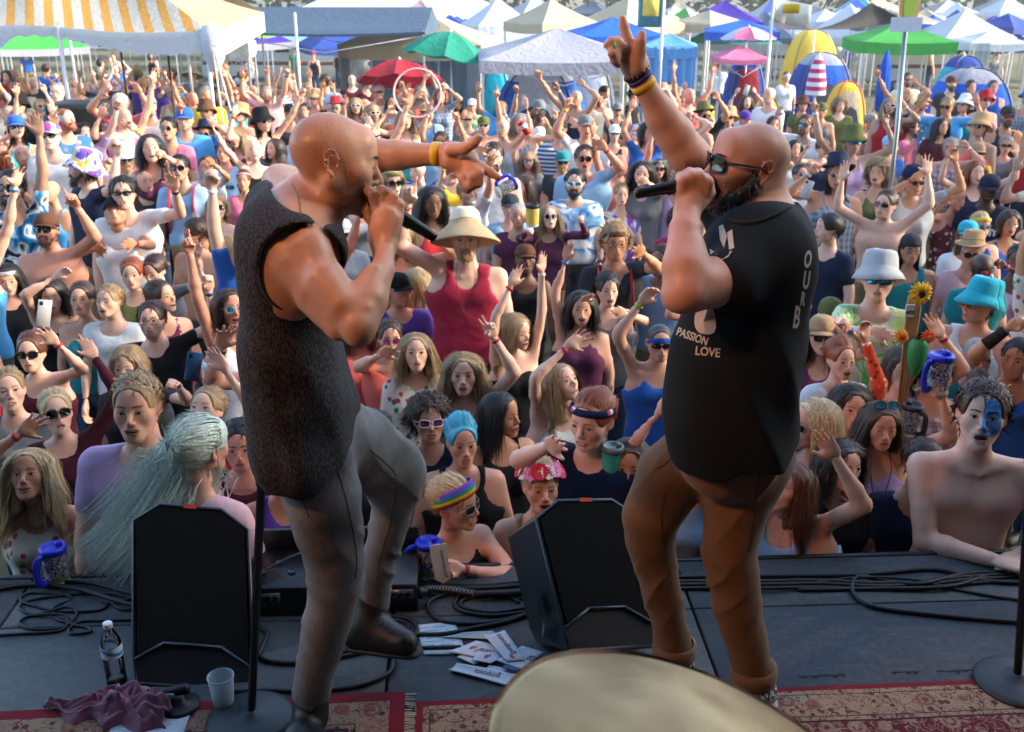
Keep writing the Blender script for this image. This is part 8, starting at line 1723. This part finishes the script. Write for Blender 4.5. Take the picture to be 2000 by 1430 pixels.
def parse(line,i):
 a,Ls,Rs,opt,label = line.split('|');f = a.split();px,py,hp_ = map(float,f[:3]);sex,hr_,hc_,top,tc = f[3:8];yaw,pit = float(f[8]),float(f[9])
 o = dict(x.split('=') for x in opt.split()) if opt != '-' else {}
 pos,H,dep = place(px,py,hp_);by = max(-35,min(35,yaw * .45)) if abs(yaw) < 120 else yaw
 if abs(yaw) > 60 and abs(yaw) < 120:by = yaw * .6
 s = H / 1.75
 # the head centre lies in front of the body axis; keep it where it was seen
 arms = []
 for q,t in ((-1,Ls),(1,Rs)):
  if t == '-':arms.append(None);continue
  wx,wy,po = t.split(',');wx,wy = float(wx),float(wy);fr = {'grip':-.22,'fist':-.12}.get(po,-.10)
  best = None
  for dd in np.linspace(-.45,.1,12):
   W = PD(wx,wy,pos[1] + dd) if wy < 1050 else PZ(wx,wy,.035);lo = to_local(W,pos,by);S = np.array((q * .165 * s,0,1.43 * s));D = np.linalg.norm(lo - S);pen = abs(D - .47 * s) + .25 * abs(dd - fr)
   if best is None or pen < best[0]:best = (pen,lo)
  arms.append(dict(w=best[1],pose=po))
 if float(py) > 1050 or 'paint' in o:
  for k,q in ((0,-1),(1,1)):
   if arms[k]:arms[k]['bend'] = (q * .8,.3,-.6);arms[k]['palm'] = (0,0,-1)
 lod = 0 if hp_ >= 84 else 1 if hp_ >= 46 else 2 if hp_ > 31 else 3
 kw = dict(hairs=hr_,hairc=hc_,top=top,topc=tc,sex=sex,yaw=by,hy=yaw - by if abs(yaw) < 120 else 0,hp=pit - 6,arms=arms,lod=lod,seed=i,trous=i,label=label,H=H)
 if 'beard' in o:kw['beardk'] = o['beard']
 kw['stub'] = float(o.get('stub',.5 if 'beard' in o else 0));kw['expr'] = o.get('expr','smile' if i % 3 == 1 and 'om' not in o and 'hat' not in o else 'calm');kw['om'] = float(o.get('om',.35 if kw['expr'] == 'smile' else (0,.5,.2,0)[i % 4]));kw['skin'] = int(o.get('skin',[0,1,0,3,2][i % 5]));kw['bw'] = float(o.get('bw',1.0 + .06 * ((i * 7) % 3 - 1)))
 if 'hat' in o:h = o['hat'].split(':');kw['hat'] = h[0];kw['hatc'] = tuple(cname(x) for x in h[1:])
 if 'glass' in o:g = o['glass'].split(':');kw['glass'] = g[0];kw['glassc'] = (g[1],g[2])
 if 'bands' in o:kw['bands'] = [(0 if b[0] == 'L' else 1,b[2:]) for b in o['bands'].split(',')]
 if o.get('lips') == 'dark':kw['lipm'] = LIPD
 # shift so that the face centre meets the seen pixel
 off = np.array((math.sin(R(by)) * .012 * s,-math.cos(R(by)) * .012 * s,0));pos = pos - off * 0
 ob,jn = person(tuple(pos),**kw);ALLP.append((px,py,hp_,dep,label));hm = HM_[0]
 extras(ob,jn,o,s,hm,sex,kw);return ob
def cname(x):return 'straw_weave' if x == 'straw' else x
def extras(ob,jn,o,s,hm,sex,kw):
 if 'crown' in o:
  if o['crown'] == 'pink':crown(ob,hm,[(M_plain('petal_pink','#e58ac0',.6),16,.038),(M_plain('petal_red','#d2123c',.6),22,.043),(M_plain('petal_white','#e6e2da',.6),15,.037)],1)
  else:crown(ob,hm,[(M_plain('leaf_bright','#4a8a3a',.6),7,.026),(M_plain('petal_violet','#6a5ab0',.6),9,.02),(M_plain('leaf_pale','#a8c890',.6),7,.022)],2)
 if 'rainbow' in o:
  t = NT('rainbow_cloth');z = t.n('SeparateXYZ',i_0=t.coord());e = t.math('ADD',z.outputs[2],t.math('MULTIPLY',z.outputs[1],.42));f = t.math('DIVIDE',t.math('SUBTRACT',e,.012),.068)
  cols = ['#d02a1c','#e8751c','#e8cf1e','#2f9a48','#2470c0','#6a3aa8'];mt = t.out(t.ramp(f,[(i / 6,srgb(c)) for i,c in enumerate(cols)],'CONSTANT'),.8)
  n = 36;V = np.array([[(math.cos(2 * math.pi * j / n) * (.0905 + b) * math.sqrt(max(.1,1 - ((z_ - .03) / .1) ** 2)),.012 + math.sin(2 * math.pi * j / n) * (.110 + b) * math.sqrt(max(.1,1 - ((z_ - .03) / .1) ** 2)),z_ - .042 * (math.sin(2 * math.pi * j / n))) for j in range(n + 1)] for z_,b in ((.014,0),(.030,.002),(.050,.003),(.070,.002),(.082,0))])
  c = obj('headband',thick(sheet(V,0),.003),mt,ob);c.matrix_local = hm
 if 'straps' in o:
  m_ = cloth(o['straps']);bw = kw['bw']
  for q in (-1,1):
   P = spl([(q * .10 * s,.12 * s,1.36 * s),(q * .105 * s,.05 * s,1.455 * s),(q * .110 * s,-.035 * s,1.44 * s),(q * .115 * s * bw,-.115 * s * bw,1.33 * s),(q * .13 * s * bw,-.105 * s * bw,1.18 * s),(q * .15 * s * bw,-.03 * s,1.05 * s)],20)
   obj('backpack_strap',tube(P,.026 * s,8,flat=.28,up=(1,0,0)),m_,ob)
  obj('backpack',box((-.15 * s,.11 * s,1.0 * s),(.15 * s,.25 * s,1.42 * s),bev=.04),m_,ob)
 if 'cord' in o:
  P = spl([(-.045 * s,-.06,1.50 * s),(-.05 * s,-.115 * s,1.40 * s),(-.005,-.135 * s,1.22 * s),(.05 * s,-.115 * s,1.40 * s),(.045 * s,-.06,1.50 * s)],24);obj('neck_cord',tube(P,.0022,5),BANDC['black'],ob)
 if 'sleeve' in o:
  S,e,wv,M,m = jn[0];obj('arm_tattoo',tube([e + (wv - e) * .35,e + (wv - e) * .9],[.0418 * m,.0305 * m],16,caps=False),M_cloth('tattoo_black','#33261f','check','#14110f','#14110f',40),ob)
 if 'paint' in o:
  F = head_field('m',openm=1.0);t = NT('face_paint');v = t.coord();f = t.noise(v,40,3,.6,1.5);al = t.ramp(t.noise(v,26,3),[(.28,0),(.36,1)])
  mt = t.out(t.ramp(f,[(.38,srgb('#1c6fc8')),(.55,srgb('#4fa4e6')),(.62,srgb('#c03a4a')),(.68,srgb('#2a9a6a'))]),.5,Alpha=al)
  rows = [[(x,z_) for x in np.linspace(-.004,.062,18)] for z_ in np.linspace(.070,-.058,22)]
  g = patch(F,rows,.0009,0);c = obj('face_paint',g,mt,ob);c.matrix_local = hm
 if 'print' in o:
  tr = BVHTree.FromPolygons([v.co[:] for v in SHIRT_[0].data.vertices],[p.vertices[:] for p in SHIRT_[0].data.polygons]);g = text_geo(o['print'],.085 * s if o['print'] == 'ARMY' else .055 * s,.004)
  V = []
  for x,y,_ in g.v:
   h = tr.ray_cast(Vector((x,-1,1.24 * s + y)),Vector((0,1,0)));V.append((x,(h[0].y if h[0] else -.12) - .003,1.24 * s + y))
  obj('lettering',Geo(V,g.q),M_plain('print_white','#c8c8c4',.8) if o['print'] == 'ARMY' else M_plain('print_navy','#2c3a58',.8),ob,smooth=False)
def straw_material():
 t = NT('straw_weave');v = t.coord();f = t.noise(t.map(v,(60,60,200)),1,3);wv = t.n('TexWave',i_Vector=v,i_Scale=60.0,i_Distortion=1.0,wave_type='RINGS',rings_direction='Z')
 _MC['straw_weave'] = t.out(t.mix(f,(.30,.20,.10),(.50,.37,.20)),.8,t.bump(wv.outputs['Fac'],.5,.004));return _MC['straw_weave']
straw_material()
for i_,ln in enumerate(CROWD):parse(ln,i_)
# ---- everybody else in the field: rows of people filling the gaps
rf = random.Random(11)
DIRW = lambda dx,dz:('just right of' if dx > 0 else 'just left of') if abs(dx) > 28 else ('in the row behind' if dz < 0 else 'in the row before')
USED = set(a[4] for a in ALLP)
def fill_label(d,px,py):
 cand = sorted(((px - a[0]) ** 2 + (py - a[1]) ** 2,k) for k,a in enumerate(EXPL))
 for _,k in cand[:12]:
  a = EXPL[k];ref = ' '.join(a[4].split(',')[0].replace('young ','').split(' and ')[0].split()[:8]);L = f"{d}, {DIRW(px - a[0], py - a[1])} the {ref}"
  w_ = L.split()
  if len(w_) > 16:continue
  if L not in USED:USED.add(L);return L
 for sdv in ('far left of the photo','far right of the photo','upper middle of the photo','near the tents'):
  L = f'{d}, {sdv}'
  if L not in USED:USED.add(L);return L
 return L
EXPL = list(ALLP)
ARMW = {0:'arms down',1:'one arm up',2:'both arms up'}
POOL = []
def filler(px,py,dep,lod,pool=None):
 sex = rf.choice('mmff');p = PP(px,py,dep);g = ground(p[1]);H = (p[2] - g) / .932;s = H / 1.75
 hairs = rf.choice(['short','short','messy','curly','buzz'] if sex == 'm' else ['long','wavy','tied','bun','bob','pony','long']);hc = rf.choice(['brown','brown','dark','black','blonde','dirty','dirty','auburn','grey','red'])
 tc = rf.choice(['white','white','white','white','red','pink','lightblue','tiedye','black','navy','grey','lightgrey','red','maroon','pink','palepink','purple','blue','lightblue','sky','teal','turquoise','green','olive','yellow','cream','coral','tiedye','plaidred','plaidblue','stripes','floral','hawaiiblue','lilac'])
 top = rf.choice(['tee','tee','tee','tank','shirt'] if sex == 'm' else ['tee','tank','strap','strap','tank','dress'])
 hat = rf.choice([None] * 6 + ['cap','cap','bucket','band','fedora']) ;hcol = rf.choice(['navy','black','white','red','olive','grey','tan','blue'])
 gl = rf.choice([None,None,'way','way','round','sport'])
 na = rf.choice([0,1,1,2,2,2]);arms = [None,None];yaw = -math.degrees(math.atan2(p[0],p[1])) + rf.uniform(-28,28)
 na = min(na,1) if lod < 1 else na
 sides = [0,1] if na == 2 else [rf.choice([0,1])] if na else []
 for k in sides:
  q = (-1,1)[k];arms[k] = dict(w=np.array((q * rf.uniform(.10,.42),rf.uniform(-.30,.05),rf.uniform(1.62,2.02))) * s,pose=rf.choice(['open','open','spread','fist','relax','point','peace']))
 words = {'tiedye':'tie-dye','plaidred':'red check','plaidblue':'blue check','hawaiiblue':'blue flowered','floral':'flowered','stripes':'striped','lightgrey':'pale grey','palepink':'pale pink','lightblue':'pale blue'}.get(tc,tc)
 d = f"{words} {dict(tee='t-shirt', tank='tank top', shirt='shirt', strap='strap top', dress='dress')[top]}" + (f", {hcol} {dict(cap='cap', bucket='bucket hat', band='headband', fedora='felt hat')[hat]}" if hat else '') + f", {ARMW[na]}"
 bands = [(k,rf.choice(['red','red','blue','yellow','black','white'])) for k in sides if rf.random() < .5]
 src = [q_ for q_ in POOL if q_[1] == na and q_[2] == (top,hat,sex)] or [q_ for q_ in POOL if q_[1] == na]
 if lod >= 2 and len(POOL) >= 24 and src:
  o0_,_,(top,hat,sex),tn = rf.choice(src);d = f"{words} {tn}" + (f", {hcol} {dict(cap='cap', bucket='bucket hat', band='headband', fedora='felt hat')[hat]}" if hat else '') + f", {ARMW[na]}";lb = fill_label(d,px,py)
  o = o0_.copy();COL.objects.link(o);o.location = (p[0],p[1],g);k_ = H / o0_['stature'];o.scale = (k_,k_,k_);o.rotation_euler = (0,0,R(yaw));o['label'] = lb
  def om_(ob_,i,m):
   ob_.material_slots[i].link = 'OBJECT';ob_.material_slots[i].material = m
  om_(o,0,SKINS[rf.choice([0,0,1,2,2,3,4])]);om_(o,3,BROWM[hc])
  for ch in list(o0_.children):
   c = ch.copy();COL.objects.link(c);c.parent = o;nm = ch.name.split('.')[0]
   if nm in ('t_shirt','tank_top','shirt','strap_top','dress'):om_(c,0,cloth(tc))
   elif nm in ('hair','beard'):om_(c,0,HAIRC[hc])
   elif nm in ('cap','hat','headband'):
    for i_ in range(len(c.material_slots)):om_(c,i_,cloth(hcol))
  ALLP.append((px,py,464 / dep,dep,lb));return o
 lb = fill_label(d,px,py)
 ob,jn = person((p[0],p[1],g),H=H,yaw=yaw,sex=sex,skin=rf.choice([0,0,0,1,1,2,2,3,3,4,5]),expr=rf.choice(['calm','smile','smile','shut']),om=rf.choice([0,0,0,.3,.8]),hy=rf.uniform(-15,15),hp=rf.uniform(-14,0),arms=arms,top=top,topc=tc,hairs=hairs,hairc=hc,
           beardk=rf.choice([None,None,'short','full']) if sex == 'm' else None,stub=rf.choice([0,.6]) if sex == 'm' else 0,hat=hat,hatc=(hcol,hcol),glass=gl,glassc=(rf.choice(['black','black','white','metal']),rf.choice(['dark','dark','blue'])),bw=rf.uniform(.92,1.22),lod=lod,bands=bands,label=lb,group='people in the festival crowd',seed=int(px),trous=rf.randrange(4))
 ob['stature'] = H
 if lod >= 2:POOL.append((ob,na,(top,hat,sex),dict(tee='t-shirt',tank='tank top',shirt='shirt',strap='strap top',dress='dress')[top]))
 ALLP.append((px,py,464 / dep,dep,lb));return ob
TOPY = lambda px:float(np.interp(px,(0,430,470,640,700,900,950,1240,1300,1480,1540,1720,1760,1850,2000),(112,120,150,150,165,178,212,212,190,190,222,222,190,186,186)))
def spread():
 n = 0;y = 4.75
 while y < 17.5 and n < NFILL:
  half_w = .52 * (y * _c + 1.0) + .2;step = .50 + .015 * y;x = -half_w + rf.uniform(0,step)
  while x < half_w:
   yy = y + rf.uniform(-.16,.16);H = rf.uniform(1.56,1.86);z = ground(yy) + H * .932
   dep = yy * _c + (CAM_H - z) * _s;px = 1000 + FOC * x / dep;v = (-(CAM_H - z) * _c + yy * _s) / dep;py = 715 - FOC * v;hp = 464 / dep
   ok = all(math.hypot(px - a[0],(py - a[1]) * .85) > ((.60 if hp > 55 else .47) * (hp + a[2]) if a[3] < 99 else 0) for a in ALLP) and py > TOPY(px)
   if y > 12 and 640 < px < 1350 and rf.random() < .35:ok = False
   if ok and n < NFILL:filler(px,py,dep,0 if hp > 78 else 1 if hp > 46 else 2 if hp > 31 else 3);n += 1
   x += step
  y += .40 + .014 * y
 globals()['YMAX'] = y;print('fillers',n,'people',len(ALLP),'to',y)
camp_people()
EXPL = list(ALLP)
NFILL = 140
spread()
# ---- the rest of the crowd between the tents: too far to pick apart, one mass
def bake(o):
 G = [];mats = []
 for c in [o] + list(o.children):
  me = c.data;n = len(me.vertices);v = np.empty(n * 3,np.float32);me.vertices.foreach_get('co',v);M = np.array(c.matrix_local if c is not o else Matrix.Identity(4));v = v.reshape(-1,3) @ M[:3,:3].T + M[:3,3]
  q = np.array([(p.vertices[0],p.vertices[1],p.vertices[2],p.vertices[-1]) for p in me.polygons]);k = np.array([p.material_index for p in me.polygons]);sl = [s_.material for s_ in c.material_slots];idx = []
  for m in sl:
   if m not in mats:mats.append(m)
   idx.append(mats.index(m))
  G.append(Geo(v,q,np.array(idx)[k]))
 g = sum(G[1:],G[0])
 for c in list(o.children):bpy.data.objects.remove(c)
 bpy.data.objects.remove(o);me = to_mesh(g,'distant_person')
 for m in mats:me.materials.append(m)
 return me
def mass():
 col = bpy.data.collections.new('distant_people');rm = random.Random(5);W = lambda q:dict(w=np.array((q * rm.uniform(.10,.42),rm.uniform(-.3,.05),rm.uniform(1.65,2.0))),pose=rm.choice(['open','open','fist','relax']))
 tc = ['white','black','navy','grey','red','palepink','blue','lightblue','green','yellow','charcoal','teal','purple','cream','white','lightgrey','maroon','sky','coral','olive','pink','turquoise','tan','stripes']
 FAR[0] = True
 for i in range(24):
  sex = 'mf'[i % 2];ar = [(W(-1),W(1)) if i % 8 else (None,None),(W(-1),None),(W(-1),W(1)),(None,W(1))][i % 4]
  o,_ = person((0,0,0),H=1.72 if sex == 'm' else 1.65,sex=sex,skin=[0,1,2,3,0][i % 5],arms=ar,top=('tee','strap','tank','tank')[i % 4] if sex == 'f' else ('tee','tee','tank')[i % 3],topc=tc[i],hairs=(['short','messy','buzz'] if sex == 'm' else ['long','wavy','tied'])[i % 3],hairc=['brown','dirty','dark','blonde','auburn'][i % 5],beardk='short' if i % 6 == 0 else None,hat=[None,None,'cap',None,None][i % 5],hatc=(['white','navy','grey','red'][i % 4],) * 2,glass=[None,'way',None][i % 3],lod=3,hs=.97,bw=rm.uniform(.95,1.15))
  me = bake(o);col.objects.link(bpy.data.objects.new('distant_person_%02d' % i,me))
 FAR[0] = False;P = [];A = [];y = 9.0
 while y < 31:
  x = -.58 * (y + 1)
  while x < .58 * (y + 1):
   xx,yy = x + rm.uniform(-.15,.15),y + rm.uniform(-.2,.2);z = ground(yy);H = 1.68;dep = yy * _c + (CAM_H - z - H * .93) * _s;px = 1000 + FOC * xx / dep;py = 715 - FOC * (-(CAM_H - z - H * .93) * _c + yy * _s) / dep;hp = 464 / dep;sc = rm.uniform(.92,1.08);r1 = rm.uniform(-.6,.6);k = rm.randrange(24);u = rm.random()
   far = 1 if yy < 18.5 else .25 if px > 330 else .4
   if u < far and py > TOPY(px) and not any(math.hypot(px - a[0],(py - a[1]) * .9) < .46 * (hp + a[2]) for a in ALLP):ALLP.append((px,py,hp,dep,''));P.append((xx,yy,z));A.append((k,math.atan2(-xx,yy) * .6 + r1 + (math.pi if yy > 20 and rm.random() < .4 else 0),sc))
   x += .46
  y += .48
 me = bpy.data.meshes.new('distant_crowd');me.from_pydata(P,[],[]);A = np.array(A,np.float32)
 for nm,ty,dat in (('pick','INT',A[:,0].astype(np.int32)),('turn','FLOAT',A[:,1]),('size','FLOAT',A[:,2])):a = me.attributes.new(nm,ty,'POINT');a.data.foreach_set('value',dat.copy())
 ob = bpy.data.objects.new('distant_crowd',me);COL.objects.link(ob);ob['kind'] = 'stuff';ng = bpy.data.node_groups.new('crowd','GeometryNodeTree');ng.interface.new_socket('Geometry',in_out='INPUT',socket_type='NodeSocketGeometry');ng.interface.new_socket('Geometry',in_out='OUTPUT',socket_type='NodeSocketGeometry')
 N = lambda t,**k:ng.nodes.new(t);gi = N('NodeGroupInput');go = N('NodeGroupOutput');ci = N('GeometryNodeCollectionInfo');ci.inputs['Collection'].default_value = col;ci.inputs['Separate Children'].default_value = True;ci.inputs['Reset Children'].default_value = True
 ip = N('GeometryNodeInstanceOnPoints');ip.inputs['Pick Instance'].default_value = True;L = ng.links.new;L(gi.outputs[0],ip.inputs['Points']);L(ci.outputs[0],ip.inputs['Instance'])
 def att(nm,ty):a = N('GeometryNodeInputNamedAttribute');a.data_type = ty;a.inputs['Name'].default_value = nm;return a.outputs['Attribute']
 L(att('pick','INT'),ip.inputs['Instance Index']);cx = N('ShaderNodeCombineXYZ');L(att('turn','FLOAT'),cx.inputs[2]);L(cx.outputs[0],ip.inputs['Rotation']);L(att('size','FLOAT'),ip.inputs['Scale']);L(ip.outputs[0],go.inputs[0]);md = ob.modifiers.new('crowd','NODES');md.node_group = ng;print('mass',len(P))
mass()
# ---- the woman with mint hair, her back to the stage, hair blown to the left
def mint():
 line = "388 876 128 f tied mint tee palepink 150 10|-|-|skin=0|woman with long mint green hair, her back to the stage";ob = parse(line,900);hm = HM_[0];s = 1.0
 r = np.random.RandomState(4);n = 6000;d = r.normal(size=(n * 3,3));d /= np.linalg.norm(d,axis=1)[:,None];d = d[(d[:,2] > -.1)][:n];C = np.array((hm @ Vector(HC)).xyz);p = C + d * (.088,.10,.090);q = [p];root = np.array(ob.location);
 a = -ob.rotation_euler.z;tgt_w = [PD(350,925,3.40),PD(302,1000,3.37),PD(252,1065,3.35),PD(208,1104,3.34)];T = [to_local(t_,root,math.degrees(ob.rotation_euler.z)) for t_ in tgt_w];off = r.normal(size=(n,3)) * (.035,.022,.022);sp = r.uniform(-1,1,(n,1));L = r.uniform(.45,1.0,(n,1));u = to_local(PD(325,1065,3.36),root,math.degrees(ob.rotation_euler.z)) - T[2]
 for k,t_ in enumerate(T):
  f = ((k + 1) / 4) * L;tt = np.clip(f * 4 - 1,0,3);i0 = tt.astype(int)[:,0];i1 = np.minimum(i0 + 1,3);fr = tt - i0[:,None];c = np.array(T)[i0] * (1 - fr) + np.array(T)[i1] * fr;q.append(c + off * (1.4 + .25 * k) + u * sp * .36 * (1 - .18 * k) + r.normal(size=(n,3)) * .003)
 P = np.stack(q,1);m_ = 9;S = []
 for j in range(m_):
  t = j / (m_ - 1) * 4;i = min(int(t),3);t -= i;g = lambda z:P[:,max(0,min(4,z))];a_,b,c,e = g(i - 1),g(i),g(i + 1),g(i + 2);S.append(.5 * (2 * b + (c - a_) * t + (2 * a_ - 5 * b + 4 * c - e) * t * t + (3 * b - a_ - 3 * c + e) * t ** 3))
 S = np.stack(S,1);D = np.gradient(S,axis=1);W = np.cross(D,np.array(to_local((0,-1,.4),(0,0,0),math.degrees(ob.rotation_euler.z))));W /= np.linalg.norm(W,axis=2)[...,None] + 1e-9;obj('blown_hair',ribbons(S,W,.0022),HAIRC['mint'],ob)
 F = Field();c_ = C + np.array(to_local((0,.0,.0),(0,0,0),0));pts = [C,T[0],T[1],T[2],T[3] * .3 + T[2] * .7]
 for a,b,ra,rb in zip(pts[:-1],pts[1:],(.085,.085,.075,.055),(.085,.075,.055,.03)):F.u(rcone(a,b,ra,rb,to_local((0,-1,.4),(0,0,0),math.degrees(ob.rotation_euler.z)),.45),.04)
 ax_ = T[2] - T[0];ax_ /= np.linalg.norm(ax_)
 def st_(X,Y,Z):u_ = X * ax_[0] + Y * ax_[1] + Z * ax_[2];return .004 * wob((X - ax_[0] * u_) * 5,(Y - ax_[1] * u_) * 5,(Z - ax_[2] * u_) * 5 + u_ * .4,40,3,2)
 obj('hair_mass',F.mesh(.009,st_),HAIRC['mint'],ob)
mint()
# ---- phones in raised hands
for px,py,y_,lb,rz_ in ((378,716,4.6,'blue phone held up by the half hidden woman',10),(1458,176,15.5,'pale phone held above the head near the tents',0),(1576,370,8.1,'white phone held in front of the mirrored glasses',-25),(86,612,5.2,'pale phone lifted at left over the sunglasses woman',40)):
 r = empty('phone',lb,'phone',tuple(PD(px,py,y_)),R(rz_));r.rotation_euler[1] = R(15);obj('phone_body',box((-.036,-.004,-.074),(.036,.004,.074),bev=.003),M_plain('phone_case_' + lb[:4],'#1f4f7a' if 'blue' in lb else '#b8b8ba',.3),r);obj('camera_bump',box((-.030,-.0062,.045),(-.012,-.004,.066),bev=.0008),BLK,r)
# ---- the hazy air over the field
hz = obj('haze',box((-1600,-34,-5.4),(1600,2060,13.5)),M_plain('haze_dummy','#ffffff'),kind='stuff');m = bpy.data.materials.new('haze_air');m.use_nodes = True;t_ = m.node_tree;t_.nodes.clear();pv = t_.nodes.new('ShaderNodeVolumePrincipled');pv.inputs['Color'].default_value = (.86,.92,1,1);pv.inputs['Density'].default_value = HAZE;pv.inputs['Anisotropy'].default_value = .3
mo = t_.nodes.new('ShaderNodeOutputMaterial');t_.links.new(pv.outputs[0],mo.inputs['Volume']);hz.data.materials.clear();hz.data.materials.append(m);hz.material_slots[0].material = m
print('tris',sum(sum(len(p.vertices) - 2 for p in me.polygons) for me in bpy.data.meshes if me.users))
